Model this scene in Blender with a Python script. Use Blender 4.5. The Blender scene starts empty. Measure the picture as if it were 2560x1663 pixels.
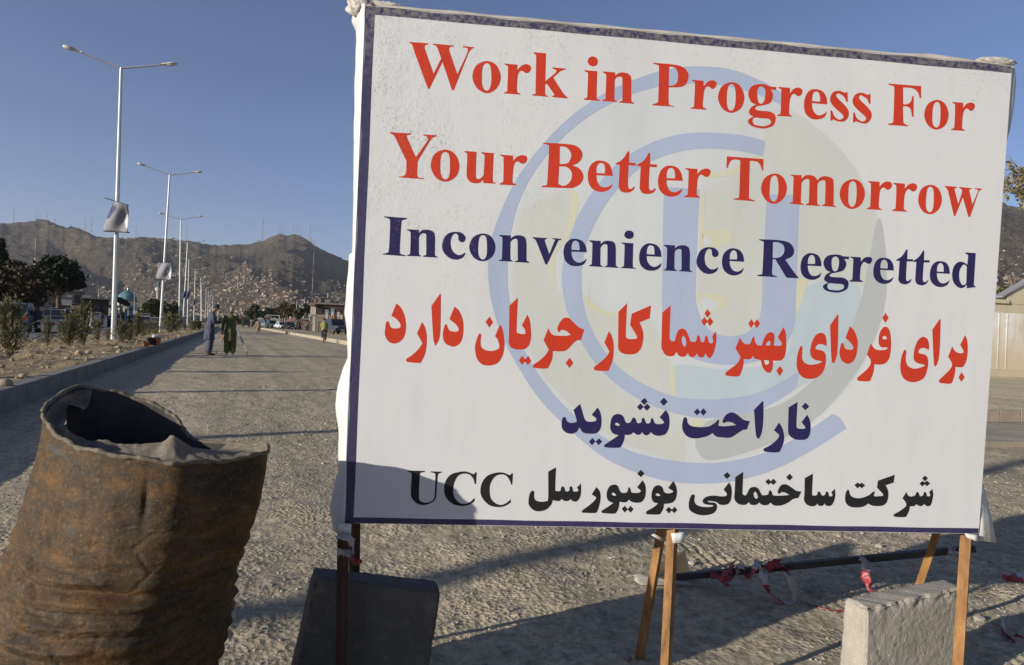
import bpy, bmesh, math, random
import numpy as np
from mathutils import Vector, Matrix
from mathutils.geometry import tessellate_polygon
R_=math.radians
C=bpy.context.scene.collection
S=bpy.context.scene
# ---------------------------------------------------------------- camera, sky, sun
F_=1707.0; HC=1.18; ROLL=R_(2.3); PITCH=R_(0.08); YAW=R_(22.3)
cam=bpy.data.cameras.new('camera'); cam.sensor_width=36; cam.lens=24.005; cam.clip_start=0.05; cam.clip_end=30000
co=bpy.data.objects.new('camera',cam); C.objects.link(co)
fw=Vector((math.sin(YAW)*math.cos(PITCH),math.cos(YAW)*math.cos(PITCH),math.sin(PITCH)))
rt=Vector((math.cos(YAW),-math.sin(YAW),0)); up=rt.cross(fw)
c,s=math.cos(ROLL),math.sin(ROLL)
rt2=rt*c+up*s; up2=up*c-rt*s
co.matrix_world=Matrix(((rt2.x,up2.x,-fw.x,0),(rt2.y,up2.y,-fw.y,0),(rt2.z,up2.z,-fw.z,HC),(0,0,0,1)))
S.camera=co
SUN_EL=R_(14.0); SUN_AZ=R_(77.2)      # light travels towards SUN_AZ (clockwise from the road direction +Y)
W=bpy.data.worlds.new("World"); S.world=W; W.use_nodes=True
wn=W.node_tree; bg=wn.nodes['Background']
sky=wn.nodes.new('ShaderNodeTexSky'); sky.sky_type='NISHITA'; sky.sun_disc=False
sky.sun_elevation=SUN_EL; sky.sun_rotation=SUN_AZ+math.pi; sky.altitude=1800; sky.air_density=1.0; sky.dust_density=1.2; sky.ozone_density=3.4
tint=wn.nodes.new('ShaderNodeMix'); tint.data_type='RGBA'; tint.blend_type='MULTIPLY'; tint.inputs[0].default_value=1; tint.inputs[7].default_value=(1.14,.93,.96,1)
wn.links.new(sky.outputs[0],tint.inputs[6]); wn.links.new(tint.outputs[2],bg.inputs[0]); bg.inputs[1].default_value=0.086
sl=bpy.data.lights.new('sun','SUN'); sl.energy=5.0; sl.angle=R_(0.53); sl.color=(1.0,0.93,0.81)
so=bpy.data.objects.new('sun',sl); C.objects.link(so)
sd=Vector((math.sin(SUN_AZ)*math.cos(SUN_EL),math.cos(SUN_AZ)*math.cos(SUN_EL),-math.sin(SUN_EL)))
so.rotation_euler=sd.to_track_quat('-Z','Y').to_euler(); so.location=(-20,-5,15)
S.view_settings.view_transform='Standard'; S.view_settings.look='None'; S.view_settings.exposure=0.58; S.view_settings.gamma=1.0; S.view_settings.use_curve_mapping=False
S.cycles.volume_bounces=0; S.cycles.max_bounces=6
try: S.cycles.volume_step_rate=4.0
except Exception: pass
# ---------------------------------------------------------------- survey helpers: a bearing in the photograph -> a place on the ground
def ray(px,py):
    x=(px-1280)/F_; y=-(py-831.5)/F_
    x,y=x*c-y*s,x*s+y*c
    cp,sp=math.cos(PITCH),math.sin(PITCH); Y=cp-y*sp; Z=sp+y*cp
    return Vector((x*math.cos(YAW)+Y*math.sin(YAW),-x*math.sin(YAW)+Y*math.cos(YAW),Z))
def at(px,py,z=0.0):
    d=ray(px,py); t=(z-HC)/d.z; return Vector((d.x*t,d.y*t,z))
def atd(px,py,dist):
    d=ray(px,py); return Vector((d.x*dist,d.y*dist,HC+d.z*dist))
def hor(px): return 831.5+(px-1280)*math.tan(ROLL)+F_*math.tan(PITCH)
def gr(px,dist,z=0.0):   # point at distance on bearing px, at height z
    d=ray(px,hor(px)); return Vector((d.x*dist,d.y*dist,z))
# ---------------------------------------------------------------- object helpers
def link(o,parent=None):
    C.objects.link(o)
    if parent is not None: o.parent=parent
    return o
def tag(o,label=None,cat=None,group=None,kind=None):
    if label: o['label']=label
    if cat: o['category']=cat
    if group: o['group']=group
    if kind: o['kind']=kind
    return o
def thing(name,label,cat,loc=(0,0,0),rz=0,group=None):
    o=bpy.data.objects.new(name,None); o.empty_display_size=.3; o.location=loc; o.rotation_euler=(0,0,rz); link(o)
    return tag(o,label,cat,group)
def copy_tree(o,parent=None):
    n=o.copy(); C.objects.link(n); n.parent=parent
    for ch in o.children: copy_tree(ch,n)
    return n
class MB:
    def __init__(s): s.v=[]; s.f=[]; s.m=[]; s.cm=0
    def add(s,vs,fs):
        b=len(s.v); s.v+=[tuple(v) for v in vs]; s.f+=[tuple(i+b for i in f) for f in fs]; s.m+=[s.cm]*len(fs); return s
    def box(s,x0,x1,y0,y1,z0,z1,T=None):
        vs=[Vector(p) for p in ((x0,y0,z0),(x1,y0,z0),(x1,y1,z0),(x0,y1,z0),(x0,y0,z1),(x1,y0,z1),(x1,y1,z1),(x0,y1,z1))]
        if T is not None: vs=[T@v for v in vs]
        return s.add(vs,[(0,3,2,1),(4,5,6,7),(0,1,5,4),(1,2,6,5),(2,3,7,6),(3,0,4,7)])
    def frustum(s,x0,x1,y0,y1,z0,X0,X1,Y0,Y1,z1):
        return s.add([(x0,y0,z0),(x1,y0,z0),(x1,y1,z0),(x0,y1,z0),(X0,Y0,z1),(X1,Y0,z1),(X1,Y1,z1),(X0,Y1,z1)],[(0,3,2,1),(4,5,6,7),(0,1,5,4),(1,2,6,5),(2,3,7,6),(3,0,4,7)])
    def tube(s,pts,rs,n=8,cap=True,sq=None):
        pts=[Vector(p) for p in pts]
        if not hasattr(rs,'__len__'): rs=[rs]*len(pts)
        b=len(s.v); prev=None
        for i,p in enumerate(pts):
            d=(pts[min(i+1,len(pts)-1)]-pts[max(i-1,0)])
            if d.length<1e-9: d=Vector((0,0,1))
            d.normalize()
            a=prev if prev is not None else (Vector((1,0,0)) if abs(d.x)<.8 else Vector((0,1,0)))
            a=(a-d*a.dot(d)).normalized(); prev=a; e=d.cross(a)
            for k in range(n):
                t=2*math.pi*(k+.5)/n; s.v.append(tuple(p+(a*math.cos(t)+e*math.sin(t))*rs[i]))
        for i in range(len(pts)-1):
            for k in range(n):
                s.f.append((b+i*n+k,b+i*n+(k+1)%n,b+(i+1)*n+(k+1)%n,b+(i+1)*n+k)); s.m.append(s.cm)
        if cap:
            s.f.append(tuple(b+k for k in range(n))[::-1]); s.m.append(s.cm)
            s.f.append(tuple(b+(len(pts)-1)*n+k for k in range(n))); s.m.append(s.cm)
        return s
    def loft(s,secs,n=20,fold=0.0,seed=0,cap=True,nf=5):
        """secs: (centre, rx, ry, rotation about z)"""
        b=len(s.v); rnd=random.Random(seed); ph=[rnd.random()*6.28 for _ in range(4)]
        for i,(cc,rx,ry,rot) in enumerate(secs):
            for k in range(n):
                t=2*math.pi*k/n; q=i/max(1,len(secs)-1)
                w=1+fold*q*(math.sin(nf*t+ph[0])+.6*math.sin((nf+3)*t+ph[1]+2*q)+.4*math.sin(2*t+ph[2]+3*q))
                x=rx*math.cos(t)*w; y=ry*math.sin(t)*w
                s.v.append((cc[0]+x*math.cos(rot)-y*math.sin(rot),cc[1]+x*math.sin(rot)+y*math.cos(rot),cc[2]))
        for i in range(len(secs)-1):
            for k in range(n):
                s.f.append((b+i*n+k,b+i*n+(k+1)%n,b+(i+1)*n+(k+1)%n,b+(i+1)*n+k)); s.m.append(s.cm)
        if cap:
            s.f.append(tuple(b+k for k in range(n))[::-1]); s.m.append(s.cm)
            s.f.append(tuple(b+(len(secs)-1)*n+k for k in range(n))); s.m.append(s.cm)
        return s
    def prism(s,poly,y0,y1,axis='y'):
        n=len(poly); P=[]
        for yy in (y0,y1):
            for (a,b_) in poly: P.append((a,yy,b_) if axis=='y' else ((yy,a,b_) if axis=='x' else (a,b_,yy)))
        fs=[tuple(range(n)),tuple(range(n,2*n))[::-1]]+[(i,i+n,(i+1)%n+n,(i+1)%n) for i in range(n)]
        return s.add(P,fs)
    def ball(s,cx,cy,cz,rx,ry,rz,n=12,m=8):
        vs=[(cx,cy,cz-rz)]
        for i in range(1,m):
            a=-math.pi/2+math.pi*i/m
            for k in range(n): vs.append((cx+rx*math.cos(a)*math.cos(2*math.pi*k/n),cy+ry*math.cos(a)*math.sin(2*math.pi*k/n),cz+rz*math.sin(a)))
        vs.append((cx,cy,cz+rz)); fs=[]
        for k in range(n): fs.append((0,1+(k+1)%n,1+k))
        for i in range(m-2):
            for k in range(n): a=1+i*n; fs.append((a+k,a+(k+1)%n,a+n+(k+1)%n,a+n+k))
        a=1+(m-2)*n
        for k in range(n): fs.append((a+k,a+(k+1)%n,len(vs)-1))
        return s.add(vs,fs)
    def mesh(s,name,mats,smooth=False):
        me=bpy.data.meshes.new(name); me.from_pydata(s.v,[],s.f)
        if not isinstance(mats,(list,tuple)): mats=[mats]
        for m in mats: me.materials.append(m)
        if len(mats)>1: me.polygons.foreach_set('material_index',s.m)
        if smooth: me.polygons.foreach_set('use_smooth',[True]*len(me.polygons))
        me.update(); return me
    def build(s,name,mats,parent=None,smooth=False):
        return link(bpy.data.objects.new(name,s.mesh(name,mats,smooth)),parent)
def np_mesh(name,V,Fq,mat,parent=None,smooth=True,tri=False):
    V=np.asarray(V,dtype=np.float32); Fq=np.asarray(Fq,dtype=np.int32); k=Fq.shape[1]
    me=bpy.data.meshes.new(name); me.vertices.add(len(V)); me.vertices.foreach_set('co',V.ravel())
    me.loops.add(len(Fq)*k); me.loops.foreach_set('vertex_index',Fq.ravel())
    me.polygons.add(len(Fq)); me.polygons.foreach_set('loop_start',np.arange(0,len(Fq)*k,k,dtype=np.int32)); me.polygons.foreach_set('loop_total',np.full(len(Fq),k,dtype=np.int32))
    me.polygons.foreach_set('use_smooth',np.full(len(Fq),smooth)); me.materials.append(mat); me.update(calc_edges=True); me.validate()
    return link(bpy.data.objects.new(name,me),parent)
def grid_faces(nr,ncol,wrap=False):
    i=np.arange(nr-1)[:,None]; j=np.arange(ncol if wrap else ncol-1)[None,:]; j2=(j+1)%ncol
    return np.stack([i*ncol+j,i*ncol+j2,(i+1)*ncol+j2,(i+1)*ncol+j],-1).reshape(-1,4)
# numpy lattice noise
def _h(ix,iy,seed):
    n=(ix.astype(np.int64)*374761393+iy.astype(np.int64)*668265263+seed*974711)&0xffffffff
    n=((n^(n>>13))*1274126177)&0xffffffff; n=n^(n>>16); return (n&0xffff)/32767.5-1.0
def vn(x,y,seed=0):
    xf=np.floor(x); yf=np.floor(y); a=x-xf; b=y-yf; a=a*a*(3-2*a); b=b*b*(3-2*b)
    h00=_h(xf,yf,seed);h10=_h(xf+1,yf,seed);h01=_h(xf,yf+1,seed);h11=_h(xf+1,yf+1,seed)
    return (h00*(1-a)+h10*a)*(1-b)+(h01*(1-a)+h11*a)*b
def fbm(x,y,o=4,seed=0,g=.5):
    r=0;am=1;t=0
    for i in range(o): r=r+am*vn(x*2**i,y*2**i,seed+i*17); t+=am; am*=g
    return r/t
# ---------------------------------------------------------------- materials
def nmat(name): 
    m=bpy.data.materials.new(name); m.use_nodes=True; return m,m.node_tree,m.node_tree.nodes['Principled BSDF']
def N(t,kind,**kw):
    n=t.nodes.new(kind)
    for k,v in kw.items():
        if k in n.inputs: n.inputs[k].default_value=v
        else: setattr(n,k,v)
    return n
def ramp(t,src,stops,interp='LINEAR'):
    r=t.nodes.new('ShaderNodeValToRGB'); r.color_ramp.interpolation=interp; e=r.color_ramp.elements
    while len(e)<len(stops): e.new(0.5)
    for i,(p,cl) in enumerate(stops): e[i].position=p; e[i].color=(cl if len(cl)==4 else (*cl,1))
    t.links.new(src,r.inputs[0]); return r.outputs[0]
def mixc(t,f,a,b,mode='MIX'):
    m=t.nodes.new('ShaderNodeMix'); m.data_type='RGBA'; m.blend_type=mode
    for k,v in ((0,f),(6,a),(7,b)):
        if hasattr(v,'is_linked'): t.links.new(v,m.inputs[k])
        else: m.inputs[k].default_value=v if k==0 or len(v)==4 else (*v,1)
    return m.outputs[2]
def coords(t,space='Object',scale=(1,1,1)):
    tc=t.nodes.new('ShaderNodeTexCoord'); mp=t.nodes.new('ShaderNodeMapping'); mp.inputs['Scale'].default_value=scale
    t.links.new(tc.outputs[space],mp.inputs[0]); return mp.outputs[0]
def noise(t,vec,scale,detail=4,rough=.55,out=0,dist=0):
    n=t.nodes.new('ShaderNodeTexNoise'); n.inputs['Scale'].default_value=scale; n.inputs['Detail'].default_value=detail; n.inputs['Roughness'].default_value=rough; n.inputs['Distortion'].default_value=dist
    t.links.new(vec,n.inputs[0]); return n.outputs[out]
def bump(t,b,src,dist,strength=1.0):
    n=t.nodes.new('ShaderNodeBump'); n.inputs['Distance'].default_value=dist; n.inputs['Strength'].default_value=strength
    t.links.new(src,n.inputs['Height'])
    if b.inputs['Normal'].is_linked:
        t.links.new(b.inputs['Normal'].links[0].from_socket,n.inputs['Normal'])
    t.links.new(n.outputs[0],b.inputs['Normal'])
_mc={}
def M(name,col,rough=.75,var=.25,scale=3.0,metal=0.0,bmp=0.0,bs=30.0,spec=.4,trans=0):
    if name in _mc: return _mc[name]
    col=tuple(x*.82 for x in col)
    m,t,b=nmat(name); v=coords(t)
    n1=noise(t,v,scale,5,.6)
    lo=tuple(x*(1-var) for x in col); hi=tuple(min(1,x*(1+var)) for x in col)
    cl=ramp(t,n1,[(.3,lo),(.7,hi)]); t.links.new(cl,b.inputs['Base Color'])
    b.inputs['Roughness'].default_value=rough; b.inputs['Metallic'].default_value=metal; b.inputs['Specular IOR Level'].default_value=spec
    if bmp: bump(t,b,noise(t,v,bs,4,.6),bmp)
    _mc[name]=m; return m
SIGN={
'red':'''127,1396! 181,1397! 181,1394! 173,1391 171,1385 174,1375 200,1312! 220,1357! 209,1383 203,1392 194,1394! 194,1397! 254,1397! 254,1394! 244,1392 241,1386 244,1376 268,1316! 290,1369 295,1386 293,1393 281,1394! 281,1398! 313,1397! 312,1395! 305,1391 298,1381! 260,1270! 255,1269! 224,1348! 190,1268! 186,1268! 144,1366! 138,1383 133,1391 128,1393!
351,1361 379,1352 394,1320 385,1287 358,1269 329,1279 312,1310 321,1345/351,1355 362,1347 367,1316 365,1287 355,1276 343,1286 339,1316 341,1345
404,1358! 441,1358! 441,1342! 452,1355 467,1362 479,1358 481,1349 477,1340 468,1336 459,1340 453,1342 446,1336 443,1321 443,1285 447,1278 453,1276! 453,1273! 405,1272! 406,1275! 414,1279 415,1287 414,1345 411,1352 404,1355!
486,1398! 523,1398! 525,1317! 553,1343 555,1352 545,1355! 544,1359! 584,1359! 584,1357! 568,1350! 548,1330! 580,1287 594,1276! 594,1273! 548,1273! 548,1276! 553,1279 553,1282 530,1311! 525,1307! 526,1285 528,1278 535,1275! 536,1273! 489,1273! 489,1276! 498,1279 498,1289 495,1383 493,1391 487,1395!
640,1359! 678,1359! 680,1287 684,1278 691,1276! 691,1273! 643,1273! 642,1276! 651,1280 652,1288 651,1347 648,1353 640,1356!
662,1401 674,1397 678,1388 675,1377 664,1372 653,1376 648,1385 652,1396
695,1360! 732,1360! 732,1350! 743,1359 757,1362 774,1358 782,1342 785,1285 788,1278 794,1276! 794,1273! 749,1273! 749,1276! 757,1279 758,1287 755,1340 752,1348 745,1349 736,1345 732,1337! 734,1287 737,1279 743,1276! 743,1274! 698,1273! 698,1276! 706,1280 707,1289 706,1345 703,1353 695,1357!
846,1398! 907,1398 937,1393 953,1379 956,1362 948,1342 929,1333 897,1330! 899,1288 903,1278 916,1276! 916,1274! 851,1273! 850,1276! 864,1282 867,1294 864,1382 860,1392 846,1395!/895,1391! 910,1390 920,1380 924,1364 921,1345 911,1337 897,1335!
967,1358! 1003,1358! 1004,1342! 1015,1355 1029,1362 1042,1358 1044,1349 1039,1340 1031,1336 1022,1341 1016,1342 1009,1336 1006,1321 1005,1285 1010,1278 1016,1276! 1016,1273! 969,1272! 969,1275! 977,1279 978,1288 977,1345 974,1352 967,1355!
1090,1361 1118,1352 1133,1320 1125,1287 1097,1270 1068,1279 1051,1310 1060,1345/1090,1355 1101,1347 1106,1316 1104,1287 1094,1276 1082,1286 1078,1316 1080,1345
1232,1358! 1231,1348! 1214,1349! 1221,1340 1223,1326 1214,1308 1189,1299 1175,1296 1169,1290 1173,1285 1190,1283 1213,1283 1230,1277 1236,1263 1230,1243 1207,1232 1184,1231 1160,1236 1149,1247 1152,1256 1165,1264! 1154,1269 1150,1278 1156,1291 1171,1301! 1155,1307 1145,1327 1148,1346 1161,1358 1184,1363 1201,1362 1211,1358/1184,1356 1196,1348 1198,1331 1195,1311 1186,1304 1177,1311 1173,1331 1174,1348/1168,1261 1191,1261 1212,1261 1221,1255 1218,1245 1202,1238 1183,1238 1169,1241 1163,1251
1239,1359! 1275,1359! 1276,1342! 1286,1356 1301,1362 1313,1358 1315,1349 1311,1340 1302,1336 1293,1341 1287,1342 1281,1336 1277,1321 1277,1285 1281,1278 1287,1276! 1287,1273! 1240,1272! 1240,1275! 1248,1279 1250,1288 1248,1345 1246,1353 1238,1355!
1357,1362 1380,1357 1393,1340 1397,1319! 1348,1319! 1351,1302 1361,1288 1375,1284 1389,1290 1397,1298! 1397,1293! 1390,1279 1369,1271 1346,1273 1328,1289 1323,1315 1327,1341 1340,1357/1348,1325! 1348,1341 1352,1352 1360,1355 1368,1351 1373,1338 1373,1325!
1460,1361! 1463,1332! 1458,1332! 1451,1345 1440,1352 1430,1355 1424,1349 1431,1339 1454,1321 1467,1305 1468,1287 1457,1273 1443,1270 1428,1272 1419,1275 1416,1271! 1411,1271! 1409,1301! 1414,1302! 1422,1286 1435,1277 1445,1277 1452,1284 1446,1294 1423,1310 1408,1326 1406,1343 1415,1358 1432,1363 1444,1361 1451,1358 1456,1361!
1535,1361! 1537,1332! 1532,1332! 1525,1345 1513,1352 1503,1355 1498,1349 1505,1339 1528,1321 1542,1305 1542,1287 1531,1273 1517,1270 1502,1273 1492,1275 1489,1271! 1484,1271! 1483,1301! 1487,1302! 1495,1286 1509,1277 1519,1277 1526,1284 1520,1294 1497,1310 1481,1326 1479,1343 1489,1358 1505,1363 1518,1361 1525,1358 1530,1361!
1592,1398! 1699,1399! 1702,1362! 1697,1363! 1690,1379 1675,1389 1658,1391! 1640,1390! 1644,1339! 1657,1340 1669,1349 1672,1366! 1677,1367! 1681,1303! 1676,1303! 1670,1325 1658,1333 1644,1333! 1648,1290 1652,1280 1665,1276! 1666,1273! 1600,1272! 1600,1276! 1613,1280 1615,1292 1612,1379 1608,1391 1592,1394!
1754,1361 1782,1352 1797,1320 1789,1287 1762,1270 1733,1279 1716,1310 1725,1345/1755,1355 1766,1347 1770,1316 1769,1287 1759,1276 1746,1287 1743,1316 1745,1345
1808,1359! 1843,1359! 1844,1343! 1854,1356 1869,1362 1881,1358 1883,1349 1878,1340 1870,1336 1861,1341 1855,1342 1849,1336 1845,1321 1845,1285 1849,1278 1855,1276! 1855,1273! 1809,1272! 1809,1275! 1817,1279 1819,1288 1817,1345 1815,1353 1807,1355!
83,1136! 143,1137! 143,1134! 134,1131 133,1124 160,1070! 189,1116 192,1125 189,1131 179,1134! 179,1137! 217,1137! 216,1134! 207,1130 199,1121 166,1059! 166,1022 170,1013 185,1012! 185,1009! 114,1009! 114,1011! 129,1015 134,1025 134,1057! 101,1118 94,1128 84,1133!
243,1098 271,1088 286,1057 278,1023 250,1006 221,1015 204,1047 213,1082/243,1091 255,1084 259,1053 258,1023 247,1012 235,1023 231,1052 233,1082
299,1098! 334,1098! 335,1031 338,1022 345,1020 354,1027 358,1033! 358,1085 355,1092 348,1095! 348,1098! 384,1098! 385,1023 388,1014 394,1013! 394,1010! 358,1009! 357,1019! 348,1010 336,1007 320,1010 310,1022 308,1038 308,1083 306,1092 299,1095!
404,1095! 441,1095! 442,1079! 453,1092 468,1098 481,1095 483,1085 478,1076 469,1073 460,1077 454,1079 447,1073 444,1058 443,1021 448,1014 454,1012! 454,1009! 406,1008! 406,1011! 414,1016 416,1024 414,1082 412,1089 404,1092!
529,1139! 598,1140 628,1136 645,1120 645,1101 633,1086 618,1079! 640,1071 653,1051 647,1029 626,1014 601,1011 530,1009! 530,1012! 542,1016 546,1024 546,1123 542,1133 528,1136!/578,1132! 598,1130 612,1115 612,1099 603,1084 580,1080!/579,1073! 601,1073 617,1059 617,1037 606,1022 592,1017 579,1022!
701,1099 724,1094 737,1076 742,1056! 692,1055! 695,1039 705,1024 720,1021 734,1026 742,1034! 742,1030! 734,1016 713,1007 689,1010 672,1026 666,1052 670,1078 684,1094/692,1061! 691,1077 696,1088 704,1092 713,1088 717,1075 717,1062!
788,1132! 789,1099! 809,1099! 809,1091! 788,1091! 789,1034 793,1023 800,1022 807,1029! 811,1028! 803,1016 788,1010 770,1012 762,1024 761,1036 761,1090! 748,1091! 749,1094! 769,1108 783,1132!
852,1132! 853,1099! 874,1099! 874,1091! 852,1091! 853,1034 857,1023 864,1022 871,1029! 875,1028! 868,1016 852,1010 834,1012 826,1024 825,1036 825,1090! 812,1091! 813,1094! 833,1108 847,1132!
916,1099 938,1094 951,1077 956,1056! 906,1055! 909,1039 919,1024 934,1021 948,1027 956,1034! 956,1030! 949,1016 928,1007 904,1010 886,1026 880,1052 885,1078 898,1094/906,1061! 906,1077 910,1089 918,1092 927,1088 931,1075 932,1062!
963,1095! 1000,1095! 1000,1079! 1011,1092 1026,1098 1039,1095 1041,1086 1036,1076 1027,1073 1018,1077 1012,1079 1005,1073 1002,1058 1002,1022 1006,1015 1012,1012! 1012,1009! 964,1008! 964,1011! 973,1016 974,1024 973,1082 970,1089 962,1092!
1089,1139! 1205,1139! 1206,1105! 1203,1104! 1195,1122 1183,1130 1162,1131! 1166,1028 1170,1017 1184,1013! 1184,1010! 1117,1011! 1117,1013! 1131,1017 1135,1028 1132,1130! 1111,1131 1100,1123 1094,1105! 1090,1104!
1242,1098 1270,1089 1285,1057 1276,1024 1249,1006 1220,1016 1203,1047 1212,1082/1242,1092 1253,1084 1258,1053 1256,1024 1246,1013 1233,1023 1230,1053 1232,1082
1294,1098! 1329,1099! 1330,1087! 1340,1098 1355,1101 1371,1098 1381,1087! 1393,1098 1408,1101 1426,1097 1434,1082 1438,1021 1439,1014 1446,1012! 1446,1009! 1400,1010! 1400,1013! 1409,1016 1410,1024 1408,1076 1405,1087 1397,1088 1388,1084 1382,1076! 1385,1021 1387,1014 1394,1012! 1394,1009! 1349,1009! 1349,1012! 1357,1016 1358,1023 1356,1076 1354,1087 1346,1089 1337,1084 1331,1077! 1332,1021 1335,1014 1342,1012! 1342,1009! 1296,1010! 1297,1012! 1305,1016 1306,1023 1304,1086 1302,1093 1294,1096!
1495,1098 1523,1089 1538,1057 1529,1024 1502,1007 1473,1016 1456,1047 1465,1082/1495,1092 1507,1084 1511,1053 1509,1024 1499,1013 1487,1023 1484,1053 1485,1082
1547,1096! 1584,1096! 1584,1080! 1595,1093 1610,1099 1623,1095 1625,1086 1620,1077 1611,1073 1602,1078 1596,1079 1589,1073 1586,1058 1586,1022 1590,1015 1596,1013! 1596,1010! 1548,1009! 1548,1012! 1556,1016 1558,1025 1556,1082 1554,1090 1546,1092!
1630,1096! 1667,1096! 1668,1080! 1679,1093 1694,1099 1706,1095 1709,1086 1704,1077 1695,1073 1686,1078 1680,1080 1673,1073 1669,1058 1669,1022 1673,1015 1680,1013! 1680,1010! 1631,1009! 1632,1012! 1640,1016 1642,1025 1640,1082 1637,1090 1630,1092!
1752,1098 1779,1089 1794,1057 1786,1024 1759,1007 1731,1016 1715,1047 1723,1083/1752,1092 1763,1084 1767,1054 1766,1024 1756,1013 1744,1024 1741,1053 1743,1083
1801,1098! 1841,1098! 1842,1095! 1835,1092 1835,1087 1850,1045! 1860,1083 1856,1092 1849,1095! 1849,1098! 1891,1097! 1891,1094! 1885,1092 1885,1087 1898,1046! 1913,1087 1913,1093 1903,1095! 1902,1098! 1926,1098! 1926,1094! 1920,1092 1916,1087! 1893,1007! 1887,1007! 1864,1067! 1843,1007! 1838,1007! 1813,1083! 1808,1090 1802,1095!
123,646! 136,635 147,614 153,584 151,556 142,540 129,531 115,530 102,538 94,554 94,570 96,589 101,593 104,590 108,579 115,574 128,574 135,576 138,582 133,593 122,603 110,609!
199,596! 208,581 214,559 215,532 212,504 202,480 197,476 165,477 159,480 159,487 171,495 189,513 201,530 201,537 186,562!
248,681! 250,676! 253,583 251,550 243,532 241,529 238,534 233,555 224,644!
291,645! 304,635 316,611 320,586 319,558 312,539 298,529 285,529 269,537 262,553 261,570 265,589 269,593 272,589 276,579 284,573 299,572 305,575 306,581 298,593 278,608!
427,599! 436,585 442,556 443,531 438,505 425,485 403,477 381,479 365,494 358,516 357,535 362,558 367,569 371,569 373,564 372,550 374,533 383,524 401,520 418,523 427,529 428,538 422,555 414,564!
476,681! 477,585 482,577 492,574 502,575 504,579 501,589 492,600! 507,632! 515,615 519,590 521,565 517,545 507,532 493,528 476,528 462,534 455,548 455,565 452,656!
571,595! 578,583 588,575 604,574 626,575 640,578! 628,588 615,592 608,590 606,585 600,588 599,598 606,616 618,628 632,628 644,618 662,603 680,596! 672,564! 661,563 650,555 634,536 617,528 588,528! 588,506 581,486 572,475 538,475 531,478 533,485 548,496 567,515 575,529 573,536 559,559!
395,621! 406,605! 396,589! 384,605!
498,510! 509,497! 499,482! 488,496!
515,511! 525,496! 516,482! 505,496!
640,510! 652,495! 641,479! 629,494!
755,595! 765,580 771,559 773,533 771,507 763,483 757,475 722,475 716,479 717,486 730,497 748,514 758,529 758,536 743,560!
806,681! 807,590 810,578 817,574 836,575 842,578 840,586 819,616! 822,650! 880,678! 878,639! 847,625! 855,611 861,590 861,569 856,547 843,532 827,528 809,528 793,534 786,547 785,565 781,654!
941,681! 943,591 945,579 952,573 960,576 962,586 968,605 979,613 991,609 1000,596 1007,580 1011,575 1019,574 1026,577 1029,591 1033,595 1038,590 1041,578 1047,574 1052,578 1054,591 1059,595 1062,590 1067,576 1073,572 1079,574 1080,580 1076,593! 1086,610! 1090,592 1089,568 1083,541 1073,527 1065,531 1058,541! 1054,531 1046,527 1037,531 1032,540! 1026,531 1017,527 1008,531 1002,540! 996,530 985,527 974,531 967,542! 960,531 948,527 933,531 923,545 919,561 916,658!/986,591 993,582 996,568 993,559 987,561 982,574 982,586
1057,676! 1067,663! 1058,649! 1048,662!
1048,651! 1059,639! 1049,624! 1039,638!
1066,652! 1077,638! 1067,624! 1057,638!
1197,652! 1207,639! 1198,624! 1188,637!
1215,653! 1226,639! 1216,624! 1206,638!
1298,512! 1309,498! 1299,481! 1287,497!
1164,594! 1171,584 1181,575 1192,575 1199,578 1203,592 1207,599 1211,594 1214,582 1222,573 1236,573! 1239,588 1247,605 1257,614 1267,614 1274,606 1275,592 1274,574! 1291,574 1299,577 1298,584 1285,600! 1301,632! 1309,618 1313,594 1314,567 1311,543 1301,530 1285,528 1274,528! 1275,514 1273,498 1265,490 1255,492 1243,505 1235,527! 1220,530 1213,533 1209,540! 1204,531 1195,528 1181,529! 1180,508 1175,489 1167,475 1132,475 1125,479 1126,485 1141,498 1159,513 1169,531 1165,542 1152,560!/1247,573! 1252,583 1259,588 1263,582 1262,574!/1245,528! 1249,517 1256,514 1262,520 1260,528!
1445,579! 1434,584 1421,585 1413,581 1409,572 1415,568 1432,565 1442,557 1446,540 1444,515 1434,493 1415,479 1393,476 1372,481 1357,498 1351,520 1352,549 1358,571 1362,577 1367,572 1367,556 1368,539 1376,526 1393,520 1412,522 1428,527 1434,531! 1426,533 1409,536 1397,546 1393,557 1393,573 1399,598 1409,614 1423,620 1435,617 1443,602
1475,681! 1477,677! 1481,604 1481,560 1475,533 1470,528 1465,535 1461,560 1452,645!
1517,645! 1531,633 1543,611 1547,588 1545,560 1538,540 1524,529 1512,529 1497,538 1490,553 1489,569 1492,589 1496,592 1501,587 1504,578 1511,573 1524,572 1532,574 1532,582 1522,595 1505,608!
1590,595! 1597,585 1607,577 1622,575 1639,577 1646,580! 1645,585! 1627,584 1618,591 1615,604 1616,624 1622,640 1633,649 1645,644 1653,625 1657,598 1657,571 1653,549 1641,534 1625,530 1606,530! 1605,508 1599,486 1591,476 1559,476 1553,480 1554,487 1572,503 1588,520 1594,535 1591,545 1579,560!/1633,620 1640,617 1641,611 1635,609 1628,611 1627,617
1785,582! 1775,587 1762,588 1753,583 1750,575 1757,570 1774,567 1783,557 1786,538 1783,515 1775,494 1755,482 1734,479 1713,485 1699,501 1693,525 1694,553 1700,574 1705,580 1710,574 1709,559 1711,543 1719,529 1737,522 1755,524 1769,529 1776,533! 1766,537 1751,539 1738,548 1735,563 1737,585 1744,607 1754,619 1765,623 1777,617 1784,601
1815,682! 1818,678! 1821,611 1821,564 1816,539 1810,532 1806,538 1802,563 1792,647!
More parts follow.
